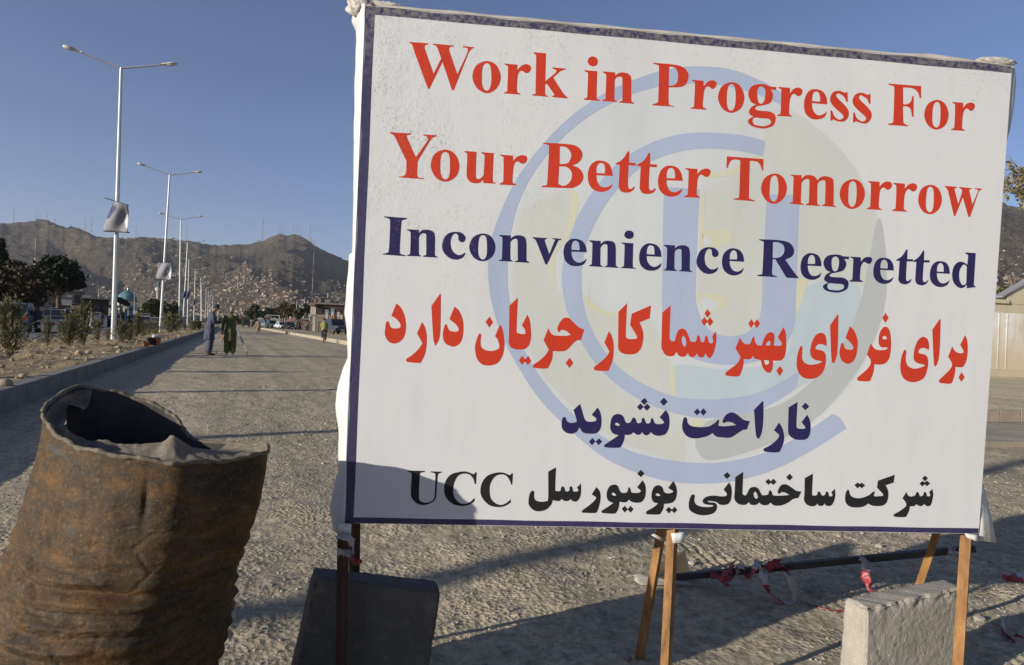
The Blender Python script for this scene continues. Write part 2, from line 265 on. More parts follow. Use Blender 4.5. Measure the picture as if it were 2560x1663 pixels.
1863,598! 1872,585 1884,578 1896,577 1903,580 1901,588 1890,603! 1904,635! 1911,623 1916,601 1917,573 1914,551 1905,535 1894,532 1879,533! 1879,514 1874,491 1866,479 1833,480 1827,484 1828,491 1843,505 1860,523 1867,537 1864,548 1852,564!
1632,692! 1643,677! 1633,661! 1622,676!
1901,517! 1913,502! 1903,486! 1892,500!''',
'blue':'''78,895! 143,894! 142,891! 131,887 127,878 126,800 130,790 143,787! 143,784! 78,785! 78,787! 90,791 95,802 95,876 92,888 78,892!
145,862! 178,862! 179,853! 188,862 201,864 217,861 225,847 227,796 230,790 235,788! 235,785! 194,785! 194,788! 201,791 202,797 200,845 197,852 190,853 183,849 179,841! 181,797 183,790 188,788! 188,786! 148,785! 148,788! 155,791 156,800 155,848 152,856 145,859!
284,863 302,861 314,849 311,837 302,834 294,840 292,853 284,858 276,852 271,835 274,815 283,802 296,796 307,799 314,804! 316,802! 308,789 289,782 268,787 251,804 247,824 254,847 267,859
363,863 389,855 403,827 395,797 369,782 342,790 326,818 335,849/363,858 374,851 378,823 377,797 367,787 355,797 352,823 354,849
412,862! 446,862! 446,853! 456,861 469,864 485,861 493,846 496,796 499,790 504,788! 504,785! 462,785! 462,788! 469,790 470,797 467,844 465,852 458,853 450,848 446,841! 448,797 451,790 456,788! 456,786! 415,785! 415,788! 422,791 423,799 422,848 419,856 412,859!
511,861! 554,861! 554,859! 549,856 548,851 563,814! 576,852 578,857 570,859! 570,862! 596,861! 597,858! 589,856 586,850! 558,783! 553,783! 524,846! 518,855 511,858!
638,864 659,859 671,844 675,826! 629,825! 632,810 641,798 655,794 668,800 675,807! 675,803! 668,790 649,783 627,785 611,799 605,822 609,845 622,860/629,831! 629,845 633,855 640,858 648,854 652,843 653,831!
681,862! 715,862! 716,853! 725,861 738,864 755,861 762,846 765,796 768,790 773,788! 773,785! 731,785! 731,787! 738,790 739,797 737,844 734,852 727,853 720,848 716,841! 718,797 720,790 725,788! 726,785! 684,785! 684,787! 691,791 692,799 691,848 689,855 681,859!
778,861! 815,861! 817,797 820,789 827,787! 827,785! 781,785! 781,787! 789,791 790,798 789,850 786,856 778,859!
800,898 811,895 815,887 812,877 801,873 791,876 786,884 790,894
867,864 888,859 900,844 904,825! 858,825! 861,810 871,798 884,794 897,800 904,807! 905,803! 898,790 878,782 856,785 840,799 835,822 839,845 851,859/858,831! 858,845 862,855 869,858 878,854 881,843 882,831!
910,862! 944,862! 944,853! 954,861 967,864 983,861 991,846 994,796 997,789 1002,787! 1002,785! 960,785! 960,787! 967,790 968,797 965,844 963,851 956,852 948,848 944,841! 946,797 949,790 954,788! 954,785! 913,785! 913,787! 920,791 921,799 920,848 917,855 910,859!
1051,863 1070,860 1081,848 1078,837 1069,834 1061,840 1059,853 1051,858 1043,852 1038,835 1041,814 1050,802 1063,796 1074,799 1081,804! 1083,802! 1075,789 1056,782 1035,786 1017,804 1014,824 1021,847 1034,859
1126,864 1147,859 1159,844 1163,825! 1117,825! 1120,810 1129,798 1143,794 1155,799 1163,807! 1163,803! 1156,790 1137,782 1115,785 1099,799 1093,822 1097,845 1110,859/1117,830! 1117,845 1121,854 1128,858 1136,854 1140,842 1140,831!
1206,896! 1269,897 1304,891 1320,871 1316,851 1294,839! 1328,798 1339,788! 1339,784! 1301,784! 1262,838! 1254,838! 1254,798 1258,790 1270,787! 1270,784! 1208,784! 1208,787! 1219,790 1223,798 1222,880 1219,890 1207,893!/1251,890! 1269,890 1285,882 1289,864 1281,849 1268,843 1253,842!
1376,864 1397,859 1408,844 1412,825! 1367,825! 1370,810 1379,797 1392,794 1405,799 1412,806! 1413,803! 1406,790 1387,782 1365,785 1349,799 1344,822 1348,845 1360,859/1367,830! 1367,844 1371,854 1378,858 1386,854 1390,842 1390,831!
1500,860! 1499,851! 1483,852! 1490,844 1492,832 1483,816 1459,808 1446,805 1440,799 1444,795 1460,794 1482,794 1498,788 1504,775 1498,758 1476,748 1454,747 1432,751 1421,761 1424,769 1437,776! 1426,781 1423,789 1429,801 1442,809! 1428,815 1418,832 1421,849 1433,860 1455,864 1471,863 1480,860/1455,858 1466,851 1468,836 1465,818 1456,812 1448,818 1444,836 1445,851/1439,774 1461,774 1481,774 1489,769 1487,760 1472,754 1454,754 1440,756 1435,765
1505,860! 1538,860! 1539,846! 1549,858 1563,863 1574,860 1576,852 1572,844 1564,841 1556,844 1550,846 1544,840 1540,827 1540,795 1544,789 1550,787! 1550,784! 1506,783! 1506,786! 1514,790 1515,797 1514,848 1511,855 1504,857!
1614,863 1634,859 1646,844 1650,825! 1605,825! 1608,810 1617,797 1630,794 1643,799 1650,806! 1650,802! 1643,790 1625,782 1603,785 1587,799 1582,822 1586,845 1598,859/1605,830! 1605,844 1609,854 1616,857 1624,853 1628,842 1628,830!
1691,893! 1692,863! 1711,864! 1711,857! 1691,856! 1692,806 1695,796 1702,796 1708,801! 1712,801! 1705,790 1691,784 1675,787 1667,797 1667,808 1667,856! 1655,856! 1656,859! 1674,872 1687,893!
1747,893! 1748,863! 1767,864! 1767,857! 1748,856! 1748,806 1752,796 1758,795 1765,801! 1768,801! 1761,790 1748,784 1731,787 1724,797 1723,808 1723,856! 1711,856! 1712,859! 1730,872 1743,893!
1803,863 1823,859 1834,844 1838,825! 1794,825! 1797,810 1806,797 1819,794 1831,799 1838,806! 1838,802! 1832,790 1813,782 1792,785 1776,799 1771,821 1775,845 1787,859/1794,830! 1794,844 1798,854 1805,857 1812,853 1816,842 1817,830!
1886,895! 1921,895! 1922,801 1924,793 1929,790! 1930,788! 1899,783! 1898,795! 1889,785 1873,783 1854,797 1846,822 1850,849 1865,864 1882,864 1895,857! 1896,880 1894,888 1886,891!/1894,849! 1888,856 1879,854 1870,835 1872,809 1881,794 1891,793 1896,800!
679,373! 686,354 695,329 704,321 722,321 731,325 729,332 716,341! 733,364! 742,350 747,327 746,303 735,287 713,284 693,287 681,302! 673,288 656,282 638,287 628,299 626,316 629,329 635,332 639,327 643,319 654,315 667,317 671,323 660,354!
723,272! 732,261! 722,249! 712,260!
743,271! 753,261! 742,250! 732,261!
876,398! 886,388! 876,376! 864,387!
864,381! 875,371! 864,359! 854,370!
885,381! 896,371! 885,359! 874,370!
936,401! 949,389! 937,376! 924,388!
1043,372! 1053,361! 1043,350! 1032,361!
1062,373! 1073,362! 1063,350! 1052,361!
1388,402! 1401,390! 1389,378! 1376,389!
944,364! 954,349 958,327 956,306 946,289 924,284 909,288 902,295! 896,288 887,284 878,289 874,294! 869,287 860,285 852,289 847,293! 842,287 833,284 821,284! 820,269 813,251 804,244 766,244 760,248 762,253 783,268 802,282! 785,287 776,300 775,318 779,336 791,346 806,345 815,337 820,325 827,320 836,323 841,333 846,338 852,333 857,322 863,321 870,324 871,333 875,338 880,333 885,322 893,321 898,325 899,333 903,338 907,333 913,322 924,320 937,322 940,327 926,341!/789,315 793,320 799,318 804,312 797,311
1212,338! 1204,312! 1191,310 1176,300 1154,286 1132,285 1109,287 1098,295 1095,298! 1080,288 1054,281 1032,280 1013,287 1001,303 998,321 1001,339 1007,344 1012,339 1015,327 1026,318 1048,315 1078,317 1099,328 1110,339 1114,336 1112,321! 1134,320 1169,325! 1155,332 1140,334 1131,330 1125,333 1128,345 1139,359 1157,363 1173,355 1192,342
1249,402! 1252,399! 1255,344 1253,308 1247,289 1242,285 1236,291 1231,314 1223,374!
1306,337! 1317,322 1325,299 1325,277 1318,255 1308,244 1269,245 1262,249 1263,255 1281,265 1301,282 1309,295 1305,302 1291,312!
1362,403! 1363,333 1367,322 1376,320 1390,321 1391,327 1379,340! 1396,365! 1406,347 1410,323 1408,301 1398,288 1379,285 1359,287 1343,298 1337,314 1334,385!''',
'black':'''177,159! 227,159! 227,156! 215,153 213,146 213,88 216,72 231,65 247,68 257,78 259,100 258,145 255,153 244,155! 244,158! 277,158! 277,156! 268,152 265,143 264,97 261,75 247,63 229,58 210,61 195,74 189,91 189,145 186,153 176,156!
379,159! 379,124! 375,124! 370,139 359,151 342,154 325,147 314,123 313,98 319,80 334,66 350,64 364,70 375,81! 377,81! 377,72! 361,61 340,57 315,62 294,79 286,101 288,128 303,150 330,159 349,160 364,155 371,153 375,159!
487,159! 487,124! 484,124! 478,138 467,151 450,154 433,146 421,123 421,97 427,79 442,66 458,63 472,69 484,80! 485,80! 485,71! 469,60 448,56 422,61 402,79 393,100 396,127 411,149 437,159 457,160 472,155 479,153 483,158!
616,180! 617,115 619,109 628,108 633,110 636,121 640,123 645,118 648,109 655,108 660,111 661,121 665,124 669,119 672,109 681,108 688,111 683,120! 694,133! 696,117 695,95 688,81 679,77 670,80 665,85! 660,80 651,78 642,81 638,85! 633,79 624,78 611,80! 608,68 595,53 576,46 557,48 542,61 538,75 540,95 545,106 551,107 554,102 555,87 561,78 576,75 591,77 597,86 593,166!
742,123! 753,111 757,93 755,71 750,52 743,44 707,44 702,47 704,52 722,66 736,79 743,89 740,94 729,100!
884,147! 893,133 896,114 894,94 883,80 864,78 850,82 845,88! 839,80 828,78 816,80! 815,64 809,49 801,43 768,44 762,48 765,53 782,64 797,76! 783,81 776,93 776,112 784,127 797,132 808,128 815,114 821,108 832,107 839,112 841,123 843,125 848,119 851,110 860,108 875,109 880,115 868,125!/790,103 794,107 800,105 804,99 797,98
980,147! 989,133 994,113 990,90 977,79 955,76! 954,63 947,48 940,43 905,43 901,47 903,53 923,65 936,77! 922,81 915,94 915,111 921,127 934,133 946,128 952,115 958,110 970,109 979,112 981,116 965,125!/927,103 931,108 938,106 942,101 934,100
877,179! 889,168! 878,156! 866,167!
833,68! 843,57! 834,47! 824,58!
851,68! 861,58! 852,47! 842,57!
971,67! 982,58! 972,47! 961,58!
989,68! 998,58! 989,48! 979,57!
1157,147! 1165,133 1168,111 1165,89 1154,78 1133,77 1120,85 1099,88 1092,87 1099,84 1114,83 1123,75 1122,61 1111,49 1083,43 1057,47 1037,59 1033,79 1036,97 1042,107 1047,107 1051,102 1050,88 1057,76 1074,70 1093,69 1108,71 1112,75! 1088,77 1078,83 1078,93 1091,102 1113,105 1136,103 1150,105 1152,112 1141,124!
1201,181! 1202,119 1205,110 1213,108 1218,116 1225,130 1238,135 1251,131 1260,118 1266,110 1277,110 1285,113 1288,124 1292,125 1297,119 1300,111 1310,109 1333,110 1354,112! 1340,119 1328,120 1321,115 1316,119 1318,131 1327,143 1342,145 1358,137 1376,126 1393,124! 1384,103! 1368,100 1353,89 1331,79 1308,78 1294,87! 1287,80 1274,78 1264,81 1258,87! 1251,80 1239,78 1230,80 1224,87! 1215,79 1201,78 1186,84 1177,98 1177,118 1176,164!/1243,120 1249,113 1252,104 1249,98 1241,103 1238,114
1427,181! 1428,120 1431,113 1438,112 1445,115 1447,124 1451,125 1456,121 1460,114 1467,113 1472,117 1473,124 1477,126 1482,121 1485,112 1492,111 1496,115 1491,123! 1502,135! 1505,118 1503,98 1495,83 1485,80 1476,82 1472,88! 1466,81 1454,80 1448,87! 1441,80 1427,78 1411,85 1403,99 1403,120 1401,166!
1699,184! 1697,159! 1671,150! 1680,133 1682,115 1678,96 1665,85 1638,83 1622,87 1617,91! 1602,81 1579,77 1555,80 1541,93 1538,111 1541,128 1547,133 1551,127 1555,116 1569,108 1593,108 1616,117 1631,129 1636,127 1634,115 1651,115 1665,119 1642,142! 1644,164!
1742,130! 1748,120 1758,116 1772,120 1775,128 1780,131 1785,126 1788,119 1794,118 1800,122 1801,129 1805,132 1810,127 1813,119 1820,118 1824,122 1819,131! 1829,142! 1834,125 1832,105 1827,89 1815,86 1805,93! 1799,87 1789,86 1778,92! 1773,86 1757,84! 1756,71 1750,58 1744,50 1711,50 1704,54 1707,59 1726,70 1743,84 1744,91 1742,97 1730,110!
1149,179! 1161,168! 1150,157! 1138,168!
1283,161! 1294,151! 1284,142! 1273,152!
1299,162! 1310,152! 1300,142! 1289,151!
1351,179! 1362,168! 1352,157! 1340,167!
1577,157! 1588,148! 1577,138! 1566,148!
1590,157! 1602,148! 1591,138! 1580,147!
1802,184! 1812,175! 1802,165! 1792,175!
1795,167! 1805,159! 1795,149! 1784,158!
1809,168! 1821,159! 1810,150! 1799,159!''',
'ring':'''1248,1344! 1182,1373 1089,1398 999,1400 910,1388 823,1358 720,1307 620,1234 530,1138 458,1032 412,927 389,841 384,756 399,664 433,571 485,479 560,378 652,294 753,218 854,173 964,146 1075,141 1185,154 1295,188 1413,250 1528,326! 1503,359 1477,369! 1391,308 1300,256 1199,222 1089,205 979,209 860,230 759,273 667,334 584,414 519,498 476,582 452,666 442,751 443,845 462,948 500,1039 560,1128 647,1215 748,1282 843,1322 931,1342 1020,1350 1111,1344 1185,1328 1251,1305!
1206,1194! 1138,1205 1065,1207 993,1203 922,1189 843,1157 767,1105 700,1031 644,934 614,838 604,751 619,666 654,590 711,506 795,430 887,381 980,353 1072,343 1172,355 1263,385 1354,443! 1364,501! 1296,458 1224,424 1132,405 1050,400 967,406 875,438 792,487 726,559 682,643 663,737 668,824 690,902 738,991 804,1069 872,1116 951,1145 1031,1158 1122,1158 1204,1147!
899,1035! 1010,1035! 1012,878! 1015,756! 1019,695 1045,634 1083,605 1130,596 1184,610 1219,647 1227,696 1226,749! 1222,1033! 1327,1038! 1336,711! 1336,639 1307,575 1245,532 1163,511 1071,512 987,539 938,594 916,663 911,733!''',
'sea':'''1628,815 1618,661 1564,516 1474,390 1352,292 1208,228 1052,204 897,220 753,274 628,361 531,474 468,607 442,750 453,895 503,1032 587,1152 699,1249 834,1316 984,1347 1138,1340 1286,1295 1418,1213 1524,1101 1596,965''',
'land':'''1234,1286 1346,1260 1496,1138 1583,984 1603,823 1540,766 1426,778 1369,775 1317,710 1231,608 1121,585 1044,652 1106,681 1076,724 1023,704 1021,879 1022,1018 1118,1086 1206,1136 1200,1231
496,950 614,1009 642,968 629,890 581,810 586,716 675,695 757,638 863,652 943,515 967,410 1015,217 905,231 777,281 629,389 536,498 467,667 457,794 465,880''',
'deep':'''962,499 1127,496 1310,540 1336,711 1407,777 1540,766 1531,630 1470,546 1354,443 1080,352 973,393''',
'yel':'''623,1001 644,976 629,890 581,810 588,716 571,750 571,809 612,889
683,695 738,655 809,654 792,640 730,641 685,669
1018,1088 1090,1097 1205,1162 1201,1144 1109,1083 1023,1071
1015,983 1025,1036 1030,879 1025,809
1029,906 1101,919 1121,885 1049,863
1021,721 1104,717 1115,682 1061,670 1033,687
1324,755 1369,784 1355,712 1334,666
952,507 968,472 968,402 951,454
1035,342 1072,332 1046,307 1027,324''',
'grey':'''1587,984 1627,825 1616,652 1523,463 1362,308 1089,214 1063,325 1310,396 1470,546 1544,712''',
'white':'''586,802 607,812 619,752 595,716
701,687 755,681 791,657 738,655
1034,897 1057,881 1049,867 1031,871
1031,709 1077,702 1088,681 1052,674''',
}
# ================================================================ setting
KU=-2.45   # face of the left kerb
def ground_material(name,base,stone,dusty=.5,fine=1.0):
    base=tuple(x*q for x,q in zip(base,(1.12,1.065,.86))); stone=tuple(x*q for x,q in zip(stone,(1.05,1.0,.83)))
    m,t,b=nmat(name); v=coords(t)
    big=noise(t,v,.55,4,.6); med=noise(t,v,3.5,5,.65); fin=noise(t,v,45,5,.7)
    vo=t.nodes.new('ShaderNodeTexVoronoi'); vo.inputs['Scale'].default_value=42; t.links.new(v,vo.inputs[0])
    c1=ramp(t,fin,[(.3,tuple(x*.72 for x in base)),(.7,tuple(min(1,x*1.22) for x in base))])
    c2=mixc(t,ramp(t,vo.outputs['Color'],[(.15,(0,0,0)),(.9,(1,1,1))]),tuple(x*.55 for x in stone),tuple(min(1,x*1.3) for x in stone))
    mask=ramp(t,med,[(.42,(0,0,0)),(.62,(1,1,1))])
    cc=mixc(t,mask,c1,c2)
    cc=mixc(t,ramp(t,big,[(.35,(0,0,0)),(.7,(.55,.55,.55))]),cc,tuple(min(1,x*1.12) for x in base))
    t.links.new(cc,b.inputs['Base Color']); b.inputs['Roughness'].default_value=.95; b.inputs['Specular IOR Level'].default_value=.15
    sp=noise(t,v,13,3,.75); cc2=mixc(t,ramp(t,sp,[(.36,(.62,.62,.62)),(.62,(1.1,1.1,1.1))]),cc,cc)
    mm_=t.nodes.new('ShaderNodeMix'); mm_.data_type='RGBA'; mm_.blend_type='MULTIPLY'; mm_.inputs[0].default_value=1; t.links.new(cc,mm_.inputs[6]); t.links.new(ramp(t,sp,[(.34,(.66,.66,.66)),(.60,(1.12,1.11,1.09))]),mm_.inputs[7])
    tk=noise(t,coords(t,'Object',(1.5,.05,1)),1.0,4,.6); m3=t.nodes.new('ShaderNodeMix'); m3.data_type='RGBA'; m3.blend_type='MULTIPLY'; m3.inputs[0].default_value=1; t.links.new(mm_.outputs[2],m3.inputs[6]); t.links.new(ramp(t,tk,[(.38,(.84,.84,.85)),(.60,(1.08,1.07,1.05))]),m3.inputs[7]); t.links.new(m3.outputs[2],b.inputs['Base Color'])
    pm_=ramp(t,noise(t,v,1.3,4,.65),[(.40,(.16,.16,.16)),(.60,(1,1,1))])
    def mulh(h_,k_):
        q_=t.nodes.new('ShaderNodeMath'); q_.operation='MULTIPLY'; t.links.new(h_,q_.inputs[0]); t.links.new(k_,q_.inputs[1]); return q_.outputs[0]
    bump(t,b,mulh(sp,pm_),.012*fine,.85)
    bump(t,b,fin,.005*fine); bump(t,b,mulh(vo.outputs['Distance'],pm_),.010*fine,.85)
    return m
m_gravel=ground_material('dusty gravel',(.375,.335,.285),(.36,.335,.30))
m_soil=ground_material('dry soil',(.34,.275,.20),(.32,.265,.20),fine=1.6)
m_dirt=ground_material('pale dirt',(.37,.325,.26),(.36,.32,.27),fine=.8)
m_asph=M('worn asphalt',(.15,.145,.14),.9,.2,.7,bmp=.004,bs=40)
m_conc=M('kerb concrete',(.20,.185,.16),.9,.22,2.2,bmp=.004,bs=60)
m_concy=M('pale kerb concrete',(.36,.315,.23),.9,.25,2.2,bmp=.004,bs=50)
# far ground sheet to the horizon
g=MB(); g.add([(-9000,-9000,-.06),(9000,-9000,-.06),(9000,9000,-.06),(-9000,9000,-.06)],[(0,1,2,3)])
tag(g.build('ground',m_dirt),kind='structure')
# the road bed under repair: real relief, finest where one stands
def road_h(x,y):
    r=np.hypot(x,y); f=lambda L:np.clip(1.6-r/L,0,1)
    h=.022*fbm(x*.55,y*.55,3,3)+.012*fbm(x*2.1,y*2.1,3,9)
    lump=fbm(x*7,y*7,3,21); patch=np.clip(fbm(x*.9,y*.9,3,5)*3.2+.40,.05,1)
    h=h+.0055*lump*f(40)+ .006*np.clip(lump,0,1)*patch*f(30)
    st=fbm(x*24+4*lump,y*24,3,33,.6); h=h+(.0075*st*patch+.0025*st)*f(11)
    st2=vn(x*70,y*70,41); h=h+.0032*st2*(.3+patch)*f(4)
    tr=np.sin((x*.97-y*.24)*2*np.pi/.055); band=np.exp(-((x+.25*y-3.2)/.16)**2)
    h=h+.004*tr*band*f(12)
    return h
nr,na=760,900
rr=.55*(150/.55)**(np.linspace(0,1,nr)); aa=YAW+np.radians(np.linspace(-56,50,na))
RR,AA=np.meshgrid(rr,aa,indexing='ij'); X=RR*np.sin(AA); Y=RR*np.cos(AA)
Z=road_h(X,Y)*np.clip((150-RR)/30,0,1)
V=np.stack([X,Y,Z],-1).reshape(-1,3)
tag(np_mesh('road',V,grid_faces(nr,na)[:,::-1],m_gravel),kind='structure')
# loose gravel lying on the road bed
def icos():
    bm=bmesh.new(); bmesh.ops.create_icosphere(bm,subdivisions=1,radius=1)
    v=np.array([p.co[:] for p in bm.verts]); f=np.array([[q.index for q in p.verts] for p in bm.faces]); bm.free(); return v,f
def scatter(name,n,xs,ys,sz,mat,zf,seed,flat=.6):
    rng=np.random.default_rng(seed); v0,f0=icos(); nv=len(v0)
    sc=sz*np.exp(rng.normal(0,.45,n)); ang=rng.uniform(0,6.28,n)
    v=v0[None]*(1+rng.uniform(-.28,.28,(n,nv,1)))
    v=v*np.stack([sc,sc*rng.uniform(.6,1,n),sc*flat*rng.uniform(.6,1.2,n)],-1)[:,None]
    ca,sa=np.cos(ang)[:,None],np.sin(ang)[:,None]
    vx=v[...,0]*ca-v[...,1]*sa; vy=v[...,0]*sa+v[...,1]*ca
    V=np.stack([vx+xs[:,None],vy+ys[:,None],v[...,2]+(zf(xs,ys)+sc*.15)[:,None]],-1).reshape(-1,3)
    Fq=(f0[None]+np.arange(n)[:,None,None]*nv).reshape(-1,3)
    return tag(np_mesh(name,V,Fq,mat,smooth=False),kind='stuff')
rng=np.random.default_rng(4)
def polar(n,r0,r1,keep=None):
    r=r0*(r1/r0)**rng.uniform(0,1,n); a=YAW+np.radians(rng.uniform(-42,42,n)); x=r*np.sin(a); y=r*np.cos(a)
    k=(x>KU+.05)&(fbm(x*.9,y*.9,3,5)*1.3+.55>rng.uniform(0,1,n)); return x[k],y[k]
x,y=polar(60000,1.3,14); k=np.ones(len(x),bool)
m_stone=M('gravel stones',(.36,.325,.275),.95,.42,9,bmp=.002,bs=80,spec=.1)
scatter('gravel',len(x),x,y,.0030+.00035*np.hypot(x,y),m_stone,road_h,7)
x,y=polar(700,1.6,16); scatter('loose_stones',len(x),x,y,np.full(len(x),.0095),m_stone,road_h,8)
# kerb stones, left
def kerb(name,u0,u1,h,v0,v1,step,mat,lab=None,ufun=None,seed=0):
    root=thing(name,None,None); del_=[]; rnd=random.Random(seed)
    root['kind']='structure'
    vv=v0; meshes={}
    while vv<v1:
        L=step if vv<60 else step*4
        key=(round(L,2),rnd.randrange(4))
        if key not in meshes:
            b=MB(); j=.006; n=5; r=rnd
            top=[(u0+.012,h),(u0,h-.015)]
            poly=[(0,-.06),(0,h-.018+r.uniform(-.004,.004)),(.014,h+r.uniform(-.003,.003)),(u1-u0-.014 if u1>u0 else u1-u0+.014,h),(u1-u0,h-.018),(u1-u0,-.06)]
            if u1<u0: poly[2]=(-.014,poly[2][1])
            b.prism(poly,j,L-j); meshes[key]=b.mesh('kerb_stone',mat)
        o=link(bpy.data.objects.new('kerb_stone',meshes[key]),root)
        du=ufun(vv) if ufun else 0; o.location=(u0+du,vv,rnd.uniform(-.004,.004)); o.rotation_euler=(0,0,(math.atan2(-(ufun(vv+L)-du),L) if ufun else 0)+rnd.uniform(-.002,.002))
        vv+=L
    return root
kerb('left_kerb',KU,KU-.2,.275,-4,150,.98,m_conc,seed=2)
# planted median: rough soil held between two kerbs
nu,nv_=90,620
uu=np.linspace(KU-.18,-6.6,nu); vv=-4+154*(np.linspace(0,1,nv_)**1.8)
UU,VV=np.meshgrid(uu,vv)
def soil_h(x,y): return .255+.10*np.clip(fbm(x*1.3,y*1.0,3,51)+.12,-.35,1)*np.clip((KU-.2-x)/.8,0,1)+.03*fbm(x*4.5,y*4.5,3,52)*np.clip((KU-.15-x)/.3,0,1)+.016*fbm(x*14,y*14,3,53)
ZZ=soil_h(UU,VV); 
tag(np_mesh('median_soil',np.stack([UU,VV,ZZ],-1).reshape(-1,3),grid_faces(nv_,nu),m_soil),kind='structure')
n=2600; y=2+60*rng.uniform(0,1,n)**1.6; x=rng.uniform(-6.4,KU-.22,n)
scatter('soil_clods',n,x,y,rng.uniform(.012,.034,n),m_soil,soil_h,12,.7)
kerb('median_far_kerb',-6.55,-6.75,.28,0,150,1.96,m_conc,seed=5)
a=MB(); a.add([(-15.5,-30,.02),(-6.7,-30,.02),(-6.7,160,.02),(-15.5,160,.02)],[(0,1,2,3)]); tag(a.build('left_carriageway',m_asph),kind='structure')
a=MB(); a.box(-40,-15.5,-30,160,-.05,.14); tag(a.build('left_pavement',m_dirt),kind='structure')
# right kerb and the raised service road behind it
ru=lambda v: 6.95-(v-46)*.0135
kerb('right_kerb',0,.3,.27,36,150,1.5,m_concy,ufun=ru,seed=9)
a=MB(); a.add([(ru(36)+.3,36,.235),(60,36,.235),(60,420,.235),(ru(150)+.3,150,.235)],[(0,1,2,3)]); a.add([(ru(36)+.3,36,.235),(60,36,.235),(60,36,-.05),(ru(36)+.3,36,-.05)],[(0,1,2,3)])
tag(a.build('service_road',m_dirt),kind='structure')
# near right: concrete apron, block kerb and the raised pavement in front of the wall
P0=at(2470,1120,.0); 
WD=Vector((math.cos(R_(-9)),math.sin(R_(-9)),0)); WN=Vector((-WD.y,WD.x,0))   # runs along the frontage / away from the viewer
def slab(name,org,l0,l1,d0,d1,z0,z1,mat,kind='structure'):
    b=MB(); T=Matrix(((WD.x,WN.x,0,org.x),(WD.y,WN.y,0,org.y),(0,0,1,0),(0,0,0,1)))
    b.box(l0,l1,d0,d1,z0,z1,T); o=b.build(name,mat); 
    if kind: tag(o,kind=kind)
    return o
A0=at(2500,1118,0.0); B0=at(2500,1057,.07)
dK=(B0-A0).dot(WN)
slab('concrete_apron',A0,-1.2,14,0,dK,-.05,.07,m_concy)
root=thing('block_kerb',None,None); root['kind']='structure'
kb=at(2500,1056,.07); hk=.19; Lb=.42
meshb=[]
for i in range(3):
    b=MB(); e=.012; b.frustum(.008,Lb-.008,0,.16,0,.014,Lb-.014,.006,.154,hk); meshb.append(b.mesh('kerb_block',M('kerb block concrete',(.36,.29,.22),.9,.2,3,bmp=.005,bs=40)))
for i in range(-3,22):
    o=link(bpy.data.objects.new('kerb_block',meshb[i%3]),root); p=kb+WD*(i*Lb); o.location=(p.x,p.y,.07); o.rotation_euler=(0,0,math.atan2(WD.y,WD.x)+random.Random(i).uniform(-.01,.01))
b=MB()
slab('raised_pavement',kb,-1.2,26,.16,26,-.05,.24,ground_material('pale pavement dirt',(.52,.46,.36),(.5,.45,.36),fine=.6))
# ---------------------------------------------------------------- mountains
RID=[(-900,640),(-400,600),(-150,580),(0,560),(37,557),(65,555.5),(96,552.7),(120,552.7),(140.5,560),(166,567.5),(196,571),(218,579.5),(240,589.7),(259,593.4),(286.6,595.2),(314,596),(336,597),(347.6,591),(360.5,591.5),(381,594.3),(407,598),(431,598),(440,601),(468,601),(495.5,606),(523,611.5),(551,612.4),(573,611.5),(606,611),(634,607.8),(652.6,604),(671,596.7),(686,588.4),(699,584.7),(717,589.3),(736,587.5),(758,594),(773,603),(791,617),(819,631),(837.5,638.3),(861.5,649.4),(1000,700),(1400,710),(1900,560),(2300,450),(2440,485),(2496,500),(2521,512),(2560,524),(2900,640),(3400,700),(4200,800)]
az=[];tn=[]
for px,py in RID:
    d=ray(px,py); az.append(math.atan2(d.x,d.y)); tn.append(d.z/math.hypot(d.x,d.y))
az=np.array(az);tn=np.array(tn)
NA,NR=1500,330
A=np.linspace(az[0]+.02,az[-1]-.02,NA); R1=1150.0; R2=3100.0
rr=np.concatenate([np.linspace(R1,R2,NR-40),R2+np.linspace(1,40,40)*18]); 
AAm,RRm=np.meshgrid(A,rr); 
def mount(Am,Rm):
    t=np.clip((Rm-R1)/(R2-R1),0,1.4)
    a=Am*R2; w=fbm(a/700,Rm/700,4,61)*330
    # spurs running down the slope
    q=(a+w+ .55*(Rm-R1)*(.5+.5*vn(Am*3,Am*0+2,7)))/430
    rid=1-np.abs(vn(q,Rm/1700,62)*1.25); rid2=1-np.abs(vn(q*2.3+.9*fbm(a/260,Rm/260,3,65)+Rm/900,Rm/420,63)*1.2); rid3=1-np.abs(fbm(a/85,Rm/70,5,64,.62))*1.4
    base=t**1.35
    amp=np.clip(t*1.6,0,1)*np.clip(1.3-t*.85,0.2,1)
    return base+amp*(.34*(rid-.6)+.15*(rid2-.6)+.060*(rid3-.6))
Hn=mount(AAm,RRm)
back=np.clip((RRm-R2)/700,0,1); Hn=Hn*(1-.9*back)
TT=np.interp(A,az,tn)
rough=.0035*fbm(A*160,A*0+.5,4,77)*np.clip((TT-.02)*12,0,1)
el=(Hn/RRm*1000); mx=el.max(axis=0); kn=np.hanning(41); kn/=kn.sum()
mxs=np.convolve(np.pad(mx,20,mode='edge'),kn,'valid'); w_=np.clip((RRm-R1)/(R2-R1),0,1)**2
ks=(TT+rough*.5)[None,:]*1000/(mxs[None,:]*(1-w_*.0)+mx[None,:]*w_*.0); Zm=Hn*ks+HC*np.clip((RRm-R1)/800,0,1)
Zm=np.where(RRm<=R1+1,-1.0,np.maximum(Zm,-1))
Zm=np.maximum(Zm*np.clip((RRm-R1)/120,0,1),-1)
Vm=np.stack([RRm*np.sin(AAm),RRm*np.cos(AAm),Zm],-1).reshape(-1,3)
m,t,b=nmat('bare rocky hillside'); v=coords(t); 
n1=noise(t,v,.004,6,.6); n2=noise(t,v,.075,8,.82); n3=noise(t,v,.012,5,.6)
